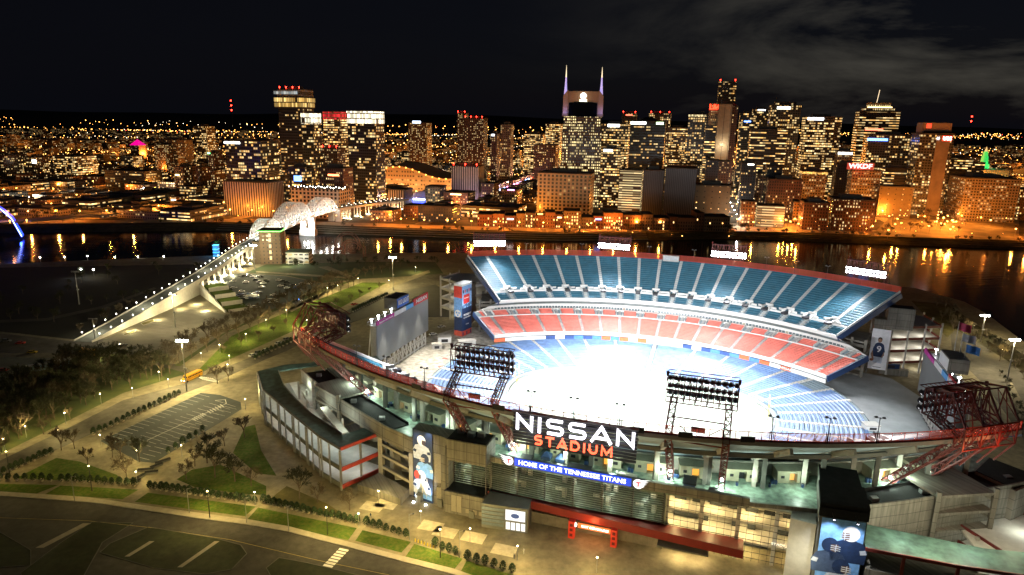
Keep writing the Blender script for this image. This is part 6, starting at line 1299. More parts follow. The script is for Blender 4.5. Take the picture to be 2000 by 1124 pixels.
# ---- blue arch bridge at the far left
ab = empty('arch_bridge', (-520, 700, 0), 0, 'tied arch road bridge glowing electric blue at the left edge', 'bridge'); mb = MB(); p0 = Vector((-503, 690, -4)); dv = Vector((-.86, -.50, 0)); Lr = 150
for off, bm_ in ((0, 0), (9, 1)):
    mb = MB(); o_ = Vector((.5, -.86, 0))*-off; pts = [p0+o_+dv*(Lr*k/24)+Vector((0, 0, 52*(1-(2*k/24-1)**2)**.55)) for k in range(25)]
    for a, b in zip(pts, pts[1:]): mb.tube(a, b, .9, n=6)
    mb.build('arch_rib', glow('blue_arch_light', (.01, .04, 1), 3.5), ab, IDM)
    if not off:
        mb = MB()
        for a, b in zip(pts, pts[1:]): mb.tube(a+Vector((.3, -.9, .3)), b+Vector((.3, -.9, .3)), .22, n=5)
        mb.build('light_tube', glow('arch_white_tube', (.4, .5, 1), 12), ab, IDM)
        mb = MB()
        for k in range(3, 22, 2): mb.beam(pts[k], (pts[k].x, pts[k].y, 12), .15)
        mb.build('hanger', dark, ab, IDM)
for k in range(0, 24, 4): point(pts[k]+Vector((0, -4, 3)), 9000, (.03, .12, 1), 1, ab)
mb = MB(); q0 = Vector((-430, 760, 12)); mb.beam(Vector((-506, 700, 11)), Vector((-506, 700, 11))+dv*200, 22, 1.6); mb.beam((-506, 700, 11), (-470, 800, 6), 22, 1.4); mb.build('road_deck', conc_d, ab, IDM)
for k in range(6): p = Vector((-500, 694, 14))+dv*(14*k)+Vector((7, -8, 0)); m1 = MB(); m1.beam(p, p-Vector((0, 0, 2.5)), .2); m1.sphere(p, .6, 6); m1.build('road_lamp', bulbO, ab, IDM)
point((-515, 690, 20), 12000, ORG, 1, ab)
# ---- brown tower block, white pavilion, round steel sculpture, blue kiosk, dock platforms
e = empty('brick_tower', G(530, 517), .1, 'dark brown brick tower with a green glowing roof edge beside the foot bridge', 'building'); mb = MB(); mb.bx(-8.5, 8.5, 0, 16, 0, 27.6); mb.build('wall', facade('brown_brick', (.10, .065, .04), fw=3.4, fh=3.2, ww=.3, wh=.4, lit=.05, st=4, rowbias=.3), e); mb = MB(); mb.bx(-9.5, 9.5, -1, 17, 27.6, 28.5); mb.build('roof', dark, e); mb = MB()
mb.beam((-9.6, -1.1, 28), (9.6, -1.1, 28), .3, .6); mb.beam((9.6, -1.1, 28), (9.6, 17, 28), .3, .6); mb.build('green_edge_light', glow('green_edge', (.15, 1, .12), 5), e); mb = MB(); mb.bx(-15, -8.7, 2, 9, 0, 19); mb.build('side_wing', surf('brown_wing', (.09, .07, .05), .8), e); mb = MB()
for z in (4, 9, 14, 19, 23): mb.bx(-.9, .9, -.08, -.02, z, z+3)
each(mb, 'window', glow('warm_window', (1, .7, .3), 1.5), e); point(G(556, 498)+Vector((3, 0, 14)), 5000, (.3, 1, .2), 1, e)
e = empty('river_pavilion', G(580, 516), .05, 'low white pavilion with rows of openings right of the brown tower', 'building'); mb = MB(); mb.bx(-9, 10, 0, 14, 0, 9.6); mb.build('wall', facade('pavilion_wall', (.42, .42, .38), fw=4.4, fh=3.2, ww=.7, wh=.42, lit=.12, st=2), e); mb = MB(); mb.bx(-9.5, 10.5, -.5, 14.5, 9.6, 10.1); mb.build('roof', conc_d, e)
mb = MB(); [mb.beam((-6+4*k, -3, 0), (-6+4*k, -3, 4), .2) for k in range(4)]; mb.add([(-8, -5, 3.2), (0, -5, 6), (8, -5, 3.2), (8, 0, 3.2), (0, 0, 6), (-8, 0, 3.2)], [(0, 1, 4, 5), (1, 2, 3, 4)]); mb.build('canopy', white, e); point(G(560, 522)+Vector((0, 0, 5)), 3500, (1, .85, .5), .5, e); point(G(585, 520)+Vector((0, 0, 7)), 4500, (1, .95, .8), .5, e)
e = empty('steel_sculpture', G(682, 508), 0, 'looping dark red steel sculpture like a broken roller coaster by the river', 'sculpture'); mb = MB()
def ring(cx, cz, R_, y, a0, a1, n=18, yy=0):
    for k in range(n):
        t0 = a0+(a1-a0)*k/n; t1 = a0+(a1-a0)*(k+1)/n; P = lambda t, rr: Vector((cx+rr*math.cos(t), y+yy*math.sin(t), cz+rr*math.sin(t)))
        mb.beam(P(t0, R_), P(t1, R_), .5); mb.beam(P(t0, R_-2.2), P(t1, R_-2.2), .5); mb.beam(P(t0, R_), P(t1, R_-2.2), .25)
ring(-1, 13, 11, 0, -.4, 3.6, 20, 3); ring(2, 8, 9.5, 4, .2, 2.7, 14, -3); mb.beam((-13, 0, 0), (-13, 0, 9), .8); mb.beam((-13, 0, 8.5), (-6, 0, 10), 1.2, 2.2); mb.beam((12, 2, 0), (12, 2, 10), .8); mb.beam((14, 2, 0), (14, 2, 12), .8); mb.beam((-4, 0, 0), (-3, 0, 14), .6); mb.build('steel_loop', surf('sculpture_red', (.12, .04, .03), .6), e)
mb = MB(); mb.bx(-5, -2, -2, 1, 0, 4); mb.bx(10, 15, 0, 4, 0, 2); mb.build('plinth', conc_d, e)
e = empty('river_gauge', G(423, 500), 0, 'small tower of glowing blue glass beside the foot bridge', 'tower'); mb = MB(); mb.bx(-2, 2, -2, 2, 0, 9.5); mb.build('glass', glow('blue_glass', (.01, .20, .55), .9), e); mb = MB(); [mb.bx(-2.15, 2.15, -2.15, 2.15, z, z+.3) for z in (0, 3, 6, 9.4)]; each(mb, 'ring', glow('cyan_ring', (.1, .6, 1), 3), e); point(G(423, 500)+Vector((0, -4, 6)), 2500, (.05, .35, 1), 1, e)
for i, (x0, x1, y, lab) in enumerate(((67, 93, 516, 'leftmost lit dock platform near the blue reflection'), (115, 141, 515, 'second lit dock platform from the left on the river'), (153, 191, 513, 'long curved dock platform on the dark river'), (214, 238, 515, 'fourth lit dock platform from the left on the river'), (256, 286, 515, 'fifth lit dock platform from the left on the river'), (311, 331, 514, 'rightmost lit dock platform before the foot bridge'))):
    a = G(x0, y, -5); b = G(x1, y, -5); c = (a+b)/2; R_ = (b-a).length/2; e = empty('dock_platform', (c.x, c.y, -6.6), 0, lab, 'dock'); mb = MB(); mb.prism([(R_*math.cos(t), R_*.8*math.sin(t)) for t in [2*math.pi*k/20 for k in range(20)]], 0, 1.2); mb.build('deck', conc_l, e); mb = MB(); mb.tube((0, 0, 1.2), (0, 0, 7), .2); mb.build('lamp_post', steel, e); mb = MB(); mb.sphere((0, 0, 7.3), .5, 6); mb.build('lamp', bulbW, e); point(c+Vector((0, 0, 3.5)), 900, (1, .9, .6), .4, e)
for x, y in ((160, 540), (184, 540)): 
    p = G(x, y); e = empty('post_lamp', p, 0, 'lone '+('white' if x < 170 else 'yellow')+' lamp glowing in the dark meadow by the river', 'lamp'); mb = MB(); mb.tube((0, 0, 0), (0, 0, 5), .12); mb.build('pole', steel, e); mb = MB(); mb.sphere((0, 0, 5.2), .6, 6); mb.build('lamp_head', bulbC if x < 170 else bulbW, e); point(p+Vector((0, 0, 6)), 2500, (1, .8, .3) if x > 170 else (.8, .85, 1), .5, e)
# ================================================================ THE CITY
GA = math.radians(14); CG, SG_ = math.cos(GA), math.sin(GA)
FM = {}
def fm(k):
    """facade kinds of the city"""
    if k in FM: return FM[k]
    T = dict(glass=((.03, .04, .05), dict(fw=3, fh=3.9, ww=.86, wh=.62, lit=.36, st=1.6)), dark=((.022, .025, .03), dict(fw=3, fh=4, ww=.9, wh=.5, lit=.28, st=1.3)), bands=((.035, .035, .04), dict(fw=4, fh=3.8, ww=.98, wh=.40, lit=.5, st=1.5, rowbias=1.3)),
      stripes=((.02, .025, .03), dict(fw=5, fh=4, ww=1.1, wh=.38, lit=.7, st=1.2)), hotel=((.16, .10, .06), dict(fw=3.2, fh=3.2, ww=.45, wh=.5, lit=.42, st=1.7, ca=(1, .62, .2), rowbias=.2)), brown=((.12, .065, .045), dict(fw=3.4, fh=3.3, ww=.42, wh=.45, lit=.34, st=1.6, ca=(1, .6, .25), rowbias=.2)),
      tan=((.26, .20, .14), dict(fw=3.4, fh=3.7, ww=.55, wh=.5, lit=.28, st=1.2)), grid=((.10, .095, .085), dict(fw=3.6, fh=3.7, ww=.7, wh=.6, lit=.42, st=1.5)), bright=((.12, .11, .08), dict(fw=3, fh=3.8, ww=.85, wh=.5, lit=.58, st=1.6)), stone=((.40, .36, .29), dict(fw=5.2, fh=4.6, ww=.55, wh=.62, lit=.16, st=1.2)),
      blind=((.045, .05, .06), dict(fw=2.2, fh=60, ww=.35, wh=1.1, lit=0, st=0)), cream=((.20, .15, .09), dict(fw=9, fh=7, ww=.14, wh=.16, lit=.5, st=3)), park=((.20, .18, .14), dict(fw=14, fh=3.2, ww=1.1, wh=.45, lit=.85, st=.75, ca=(1, .8, .4))), navyf=((.015, .02, .04), dict(fw=3.2, fh=3.6, ww=.5, wh=.5, lit=.16, st=2)),
      brick=((.13, .055, .035), dict(fw=3, fh=3.8, ww=.42, wh=.52, lit=.26, st=1.8, ca=(1, .6, .22))), orange=((.24, .13, .06), dict(fw=3.4, fh=3.8, ww=.5, wh=.5, lit=.35, st=1.8, ca=(1, .55, .15))), plain=((.50, .42, .30), dict(fw=9, fh=60, ww=.05, wh=1.1, lit=0, st=0)), cols=((.38, .36, .33), dict(fw=3.4, fh=30, ww=.45, wh=1.1, lit=.0, st=0)), attf=((.13, .11, .08), dict(fw=2.6, fh=3.9, ww=.55, wh=.5, lit=.54, st=1.9, ca=(1, .8, .35))))
    w, o = T[k]; w = tuple(c*.62 for c in w) if k not in ('cols', 'blind', 'stone') else w; o = dict(o, st=o['st']*1.45); FM[k] = facade('facade_'+k, w, **o); return FM[k]
FOOT = []
def tower(name, label, xl, xr, yt, D, d, kind, cat='building', pent=1, crown=None, beacons=0, sign=None, group=None, zt=None, rz=None):
    xc = (xl+xr)/2; pl = GD(xl, 400, D); pr = GD(xr, 400, D); dx = pr.x-pl.x; ta = (pl.x+pr.x)/2/D; k = abs(SG_-ta*CG); w = max(6, (dx-d*k)/CG); z = zt or GD(xc, yt, D).z
    cx = pl.x+w*CG/2 if ta < math.tan(GA) else pr.x-w*CG/2
    e = empty(name, (cx, D, 0), -GA, label, cat, group); FOOT.append((cx+SG_*d/2, D+d/2, max(w, d)*.6+8))
    mb = MB(); mb.bx(-w/2, w/2, 0, d, 0, z); mb.build('facade', fm(kind), e)
    mb = MB(); [mb.bx(*q, z, z+1.2) for q in ((-w/2-.3, w/2+.3, -.3, .5), (-w/2-.3, w/2+.3, d-.5, d+.3), (-w/2-.3, -w/2+.5, .5, d-.5), (w/2-.5, w/2+.3, .5, d-.5))]; mb.bx(-w/2+.5, w/2-.5, .5, d-.5, z, z+.3); mb.build('roof', surf('city_roof', (.05, .045, .04), .9, ns=.2), e)
    if pent: mb = MB(); mb.bx(-w*.28, w*.22, d*.3, d*.75, z+.3, z+5); mb.build('penthouse', surf('city_plant_room', (.09, .085, .08), .85), e)
    if crown:
        col, h, st = crown; mb = MB(); mb.bx(-w/2-.4, w/2+.4, -.5, d+.4, z-h, z-.05); mb.build('crown', facade('crown_%d%d%d' % tuple(int(c*9) for c in col), (.3, .3, .3), fw=2.4, fh=h/2.0, ww=.85, wh=.8, lit=.97, st=st, ca=col, cb=col), e)
    for i in range(beacons): mb = MB(); x = -w*.42+w*.84*i/max(1, beacons-1); mb.beam((x, 2, z), (x, 2, z+3), .3); mb.sphere((x, 2, z+3.6), 1.05, 6); mb.build('beacon', bulbR, e)
    if sign: 
        txt, col, sx, sz, h = sign; M_ = e.matrix_basis
        nm = 'sign_glow_%d%d%d' % tuple(int(c*9) for c in col); gm = glow(nm, col, 7); loc = M_ @ Vector((sx*w/2, -.9, z+sz))
        if txt: text('sign', txt, h, loc, (CG, -SG_, 0), (0, 0, 1), gm, e, ext=.2, off=h*.03)
        else: mb = MB(); mb.bx(sx*w/2-w*.22, sx*w/2+w*.22, -.9, -.4, z+sz-h/2, z+sz+h/2); mb.build('sign', gm, e)
    return e, w, z, d
WW = (1, .95, .8); WH = (1, 1, .95)
B_ = [
 ('office_tower', 'tallest dark glass tower at left with red beacons over a band of yellow windows', 553, 625, 176, 1010, 34, 'dark', dict(beacons=4, crown=((1, .62, .15), 12, 0))),
 ('office_tower', 'blue glass tower with a white lit crown in front of the tallest left tower', 597, 636, 222, 965, 22, 'glass', dict(crown=((1, .93, .65), 14, 3), sign=(None, (.9, .95, 1), 1.1, -3, 3), pent=0)),
 ('office_tower', 'broad glass tower whose top storeys glow white, right of the red crowned one', 683, 757, 218, 965, 30, 'glass', dict(crown=((1, .93, .6), 17, 3.4), pent=0)),
 ('office_tower', 'glass block with a red lit crown between two white crowned towers', 638, 690, 219, 1120, 30, 'bright', dict(crown=((1, .03, .04), 12, 1.0), pent=0)),
 ('office_building', 'wide glass office block with lit floors and a white sign at its top left', 444, 556, 277, 890, 40, 'glass', dict(sign=(None, (1, .97, .9), -.55, -2, 2.4), pent=0)),
 ('hotel', 'dark brick block with a row of red lamps between the left towers', 630, 680, 291, 1000, 24, 'brown', dict(beacons=3)),
 ('museum', 'pale ribbed windowless block at the foot of the wide glass office', 434, 562, 357, 840, 34, 'cols', dict(pent=0)),
 ('museum', 'low pale building with a brightly lit roof terrace below the left towers', 566, 690, 370, 830, 30, 'stone', dict(pent=0)),
 ('apartment_building', 'dark red brick block with a glowing red roof sign under the left towers', 624, 694, 330, 880, 26, 'brick', dict(sign=(None, (1, .25, .08), .2, -8, 2.2))),
 ('hotel', 'slim dark glass block with a blue lit sculpture, below the tallest left tower', 566, 618, 328, 900, 22, 'glass', dict(sign=(None, (.1, .25, 1), .1, -14, 7))),
 ('hotel', 'yellow lit hotel slab with a small bluish roof sign behind the convention hall', 800, 846, 241, 1420, 28, 'hotel', dict(sign=(None, (.6, .75, 1), -.1, 2, 4), pent=0)),
 ('apartment_building', 'dark tower with red roof beacons left of the wide apartment slab', 893, 915, 222, 1400, 22, 'brown', dict(beacons=2)),
 ('apartment_building', 'wide dark red apartment slab dotted with warm windows, left of the twin spired tower', 905, 952, 232, 1340, 30, 'brown', dict(beacons=4)),
 ('hotel', 'brown slab with a lit vertical strip right of the wide apartment slab', 957, 975, 262, 1260, 20, 'brown', dict(sign=(None, (.8, .9, 1), -.2, -2, 3))),
 ('hotel', 'tan slab beside the brown slab left of the twin spired tower', 976, 1001, 244, 1330, 22, 'tan', dict()),
 ('civic_building', 'low orange lit building under the far street lamps left of the twin spired tower', 1040, 1088, 284, 1300, 30, 'orange', dict(pent=0)),
 ('office_building', 'grey office block with a bright lamp on its corner, left behind the twin spired tower', 1062, 1094, 243, 1500, 30, 'bright', dict()),
 ('office_building', 'distant pale office block with long lit floors', 1020, 1062, 262, 1560, 30, 'bright', dict()),
 ('courthouse', 'pale stone block with tall window bays in front of the twin spired tower', 1049, 1160, 340, 870, 42, 'stone', dict(pent=2)),
 ('office_tower', 'zigzag banded tower with a white roof sign right of the twin spired tower', 1169, 1222, 243, 1080, 30, 'bright', dict(sign=(None, (1, .97, .85), -.1, -2, 4))),
 ('office_building', 'pale office building with a lit sign on its forehead, below the zigzag banded tower', 1170, 1210, 291, 980, 26, 'bright', dict(sign=(None, (.9, .97, 1), -.3, -2.5, 3))),
 ('office_tower', 'dark glass tower with two white signs under a domed top', 1224, 1290, 238, 1020, 34, 'dark', dict(sign=(None, (.85, 1, .9), -.55, -2, 3.4))),
 ('office_tower', 'distant tower with a ring of orange lamps at its top, behind the dark domed tower', 1258, 1298, 222, 1500, 26, 'grid', dict(beacons=3)),
 ('office_tower', 'dark tower with a red lit cap behind the zigzag banded tower', 1206, 1234, 222, 1480, 26, 'dark', dict(beacons=2, sign=(None, (1, .1, .05), 0, -3, 2))),
 ('apartment_building', 'distant pale apartment block glittering between the two dark towers', 1294, 1334, 250, 1400, 30, 'bright', dict()),
 ('office_tower', 'tower with a close grid of windows and a row of roof lamps', 1333, 1374, 224, 1090, 28, 'grid', dict(crown=((1, .8, .4), 3, 1.6))),
 ('office_tower', 'tower with long lit floors joined to the pale shaft with red letters', 1366, 1404, 224, 1060, 26, 'bands', dict()),
 ('apartment_building', 'slender black tower with two red beacons, tallest right of the twin spires', 1384, 1416, 160, 1280, 22, 'dark', dict(beacons=2, pent=0)),
 ('office_building', 'narrow reddish tower right of the pale shaft', 1408, 1424, 208, 1200, 20, 'brick', dict(beacons=1)),
 ('office_tower', 'pale blue lit glass tower with a blue stripe beside the bright street', 1429, 1458, 222, 1290, 20, 'glass', dict(sign=(None, (.15, .35, 1), 0, -14, 2))),
 ('office_tower', 'glass tower with violet lamps on its roof behind the stepped tower', 1452, 1484, 214, 1330, 24, 'glass', dict(sign=(None, (.95, .9, 1), 0, -1, 2))),
 ('office_tower', 'stepped tower with a bright sign line under its flat top', 1484, 1541, 206, 1150, 32, 'grid', dict(sign=(None, (1, .95, .75), -.15, -4, 3.5), pent=2)),
 ('office_building', 'dark banded slab in front of the stepped tower', 1452, 1520, 254, 1060, 26, 'bands', dict()),
 ('office_tower', 'boxy tower covered in warm lit windows with a white sign at its top left', 1550, 1620, 229, 1080, 34, 'bright', dict(sign=(None, (.95, .97, 1), -.45, -2.5, 3.5))),
 ('office_tower', 'black striped tower with a gold lit stepped crown and a mast', 1650, 1728, 218, 1130, 34, 'stripes', dict(pent=0, sign=(None, (1, .05, .05), -.2, -28, 3))),
 ('office_building', 'grey glass block with a small blue sign in front of the black striped tower', 1672, 1762, 264, 1060, 32, 'grid', dict(sign=(None, (.1, .25, 1), -.6, -7, 3.5))),
 ('office_building', 'grey banded block beside the striped tower foot', 1712, 1766, 330, 1000, 26, 'bands', dict()),
 ('office_building', 'pale slab with a small white sign on its forehead left of the red radio sign', 1616, 1652, 296, 1060, 26, 'tan', dict(sign=('FAIRLANE', (1, 1, .95), 0, -3, 4.5))),
 ('office_building', 'purple tinted old block between the pale slab and the red radio sign', 1620, 1668, 322, 1010, 24, 'navyf', dict()),
 ('hotel', 'tan old office block carrying the big red radio sign', 1650, 1709, 334, 950, 26, 'tan', dict(pent=0)),
 ('office_building', 'low sand coloured building with lit entrances right of the radio sign block', 1706, 1776, 366, 930, 28, 'cream', dict(pent=0)),
 ('office_building', 'dark office slab behind the foot of the tall grey tower', 1826, 1882, 310, 1090, 30, 'bands', dict()),
 ('civic_building', 'dark long building right of the tall grey tower', 1870, 1908, 318, 1200, 30, 'bands', dict(pent=0)),
 ('courthouse', 'broad tan civic block with faceted corner at the far right', 1848, 1978, 350, 900, 60, 'tan', dict(pent=2)),
 ('civic_building', 'low reddish block at the right edge behind the broad tan one', 1965, 2040, 372, 920, 40, 'orange', dict(pent=0)),
 ('hotel', 'small pale hotel of tall white columns in the left centre', 881, 946, 326, 1000, 28, 'cols', dict(beacons=3)),
 ('data_block', 'left half of the windowless dark ribbed block in the middle of the river front', 1254, 1294, 334, 860, 34, 'blind', dict()),
 ('data_block', 'right half of the windowless dark ribbed block in the middle of the river front', 1297, 1354, 330, 850, 38, 'blind', dict(pent=0)),
 ('parking_garage', 'open parking garage with lit decks left of the windowless ribbed block', 1208, 1253, 334, 900, 34, 'park', dict(pent=0)),
 ('office_building', 'sand coloured blank wall building with few small windows by the bright street', 1356, 1422, 364, 850, 34, 'cream', dict()),
 ('office_building', 'black box building behind the sand coloured blank wall', 1372, 1396, 314, 960, 26, 'navyf', dict(pent=0)), ('office_building', 'brown box building behind the sand coloured blank wall', 1396, 1418, 316, 965, 26, 'brown', dict(pent=0)),
 ('office_building', 'row of lit arcade windows behind the windowless ribbed block', 1300, 1362, 322, 1000, 24, 'hotel', dict(pent=0)),
 ('office_building', 'navy block with a small lit roof right of the bright street', 1440, 1469, 320, 930, 24, 'navyf', dict(sign=(None, (1, 1, .8), .2, -1, 1.5))), ('office_building', 'purple grey block right of the navy one', 1488, 1520, 326, 930, 26, 'navyf', dict()),
 ('apartment_building', 'narrow brown block between the navy block and the purple grey block', 1469, 1488, 340, 935, 22, 'brown', dict()), ('office_building', 'old pale block with a ring of orange lamps on its roof', 1556, 1606, 336, 960, 26, 'tan', dict(crown=((1, .55, .12), 3, 2.2))), ('office_building', 'low dark office with lit corner windows behind the bright corner lot', 1494, 1560, 352, 900, 26, 'brick', dict()),
 ('parking_garage', 'white lit open garage beside the bright street on the river front', 1478, 1532, 404, 820, 22, 'park', dict(pent=0)), ('shop_building', 'small tan corner building with lit shop windows by the bright street', 1446, 1476, 395, 820, 20, 'orange', dict(pent=0)),
 ('office_building', 'three storey brick block left of the large warehouse on the orange river road', 1545, 1562, 396, 850, 24, 'orange', dict(pent=0)),
 ('apartment_building', 'left part of the large dark brick warehouse on the orange river road', 1562, 1618, 398, 800, 36, 'brick', dict(pent=1)), ('apartment_building', 'right part of the large dark brick warehouse on the orange river road', 1616, 1706, 392, 800, 40, 'brick', dict(pent=1)),
 ('apartment_building', 'apartment tower with warm lit balconies far left of the glass office', 389, 434, 248, 1550, 30, 'grid', dict()), ('apartment_building', 'long lit apartment block left of the far grey tower', 313, 392, 274, 1500, 26, 'tan', dict()),
 ('office_building', 'wide office with long white lit floors in the left distance', 112, 205, 306, 1280, 50, 'bright', dict(pent=0)), ('office_building', 'low reddish lit building at the far left distance', 0, 60, 305, 1320, 40, 'orange', dict(pent=0)), ('shop_building', 'building with a bright square white window far left', 60, 112, 308, 1350, 34, 'orange', dict(sign=(None, (1, .95, .8), 1.0, -8, 7))),
 ('office_building', 'dark block with vertical gold lit piers left of the glass office', 345, 392, 327, 1050, 30, 'orange', dict(sign=(None, (1, .75, .25), -.3, -12, 2))), ('office_building', 'brick block with a small red sign left of the glass office', 388, 418, 328, 1040, 30, 'brick', dict()), ('hotel', 'arcaded building with glowing arches left of the glass office', 416, 446, 334, 1030, 24, 'orange', dict(pent=0)),
 ('hotel', 'dark slab with green roof lamp beside the glass office', 414, 445, 300, 1120, 24, 'brown', dict(sign=(None, (.2, 1, .3), -.6, 0, 2))), ('apartment_building', 'long low gold lit block on the left horizon', 312, 350, 284, 1480, 24, 'hotel', dict(pent=0)),
 ('warehouse', 'low orange lit warehouse with white doors at the left river front', 55, 120, 390, 1000, 40, 'orange', dict(pent=0, sign=(None, (.95, 1, 1), .3, -5, 2))), ('pavilion', 'small stage pavilion glowing peach in the left riverside park', 330, 372, 386, 900, 18, 'orange', dict(pent=0, sign=(None, (1, .75, .45), -.1, -7, 9))), ('shop_building', 'long lit market hall left of the ribbed museum', 352, 410, 366, 960, 26, 'bright', dict(pent=0)),
 ('office_building', 'low dark block left of centre with lit ground floor', 205, 330, 336, 1150, 40, 'dark', dict(pent=0)), ('warehouse', 'long pale roofed shed in the left distance', 120, 200, 372, 1020, 30, 'tan', dict(pent=0)),
 ('civic_building', 'small classical hall with lit columns left of the blue arena', 757, 808, 372, 940, 30, 'cols', dict(pent=0)), ('shop_building', 'red brick hall glowing at its right end near the bridge end', 787, 845, 404, 850, 26, 'brick', dict(pent=0)), ('office_building', 'grey flat block behind the red brick hall', 830, 872, 366, 960, 26, 'grid', dict(pent=0)),
 ('office_building', 'orange lit brick corner block with violet roof line by the neon street', 980, 1020, 372, 930, 30, 'orange', dict(pent=0, sign=(None, (.8, .3, 1), .2, .5, 1.2))), ('shop_building', 'low dark flat building with a lit roof terrace left of the neon street', 866, 930, 378, 930, 34, 'brown', dict(pent=0, sign=(None, (1, .6, .3), 0, -1.5, 1.5))), ('shop_building', 'flat shop block at the corner of the neon street', 940, 975, 360, 990, 30, 'brick', dict(pent=0)),
]
for n_, lab, xl, xr, yt, D, d, kind, o in B_: tower(n_, lab, xl, xr, yt, D, d, kind, cat=n_.replace('_', ' '), **o)
# yellow band near the top of the tallest left tower, gold stepped crown, domes
def extra(px, py, D, name, label, cat, build):
    p = GD(px, py, D); e = empty(name, (p.x, D, 0), -GA, label, cat); build(e, p.z); return e
def find(lab): return [o for o in C.objects if o.get('label', '').startswith(lab)][0]
def sub(lab, name, mb, mat): return mb.build(name, mat, find(lab))
z = GD(590, 200, 1010).z; mb = MB(); mb.bx(-24, 24, -.6, 30, z-8, z+6); sub('tallest dark glass', 'lit_storeys', mb, facade('lit_storeys', (.05, .05, .05), fw=3, fh=7, ww=.85, wh=.8, lit=.8, st=1.3, ca=(1, .55, .12), cb=(1, .7, .25)))
z = GD(590, 182, 1010).z; mb = MB(); mb.bx(-24, 14, -.7, 20, z-2, z+2.4); sub('tallest dark glass', 'sky_lobby', mb, facade('sky_lobby', (.3, .35, .35), fw=4, fh=5, ww=.9, wh=.95, lit=.9, st=.5, ca=(.8, .95, 1), cb=(1, .95, .8)))
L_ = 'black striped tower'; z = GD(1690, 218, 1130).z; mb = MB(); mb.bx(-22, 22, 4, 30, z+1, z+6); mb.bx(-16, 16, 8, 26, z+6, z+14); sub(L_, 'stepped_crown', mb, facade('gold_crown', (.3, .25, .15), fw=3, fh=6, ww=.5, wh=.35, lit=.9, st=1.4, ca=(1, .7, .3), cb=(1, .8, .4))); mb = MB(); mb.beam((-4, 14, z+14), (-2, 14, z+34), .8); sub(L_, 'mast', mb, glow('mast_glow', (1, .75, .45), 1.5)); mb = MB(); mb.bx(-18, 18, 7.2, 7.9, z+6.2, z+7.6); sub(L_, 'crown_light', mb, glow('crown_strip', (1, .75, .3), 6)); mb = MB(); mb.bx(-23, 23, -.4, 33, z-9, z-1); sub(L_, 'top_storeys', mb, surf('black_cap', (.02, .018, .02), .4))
L_ = 'dark glass tower with two white'; z = GD(1257, 238, 1020).z; mb = MB(); mb.sphere((0, 16, z+1), 13, 14, .45); sub(L_, 'domed_top', mb, black); mb = MB(); mb.bx(12, 22, -1, -.4, z-3.6, z-.4); sub(L_, 'sign', mb, glow('sign_green_white', (.7, 1, .55), 7))
L_ = 'stepped tower with a bright sign'; z = GD(1512, 206, 1150).z; mb = MB(); mb.bx(-16, 16, 4, 26, z+1.2, z+6); mb.beam((-15, 6, z+6), (-15, 6, z+13), .8); sub(L_, 'upper_step', mb, fm('grid'))
# windows strips, lit terrace of the low pale museum, blue chute of the slim hotel
mb = MB(); [mb.sphere((-36+4*k, 3+(k % 3)*7, GD(620, 370, 830).z+1.8), .5, 6) for k in range(19)]; each(mb, 'terrace_lamp', bulbW, find('low pale building with a brightly'))
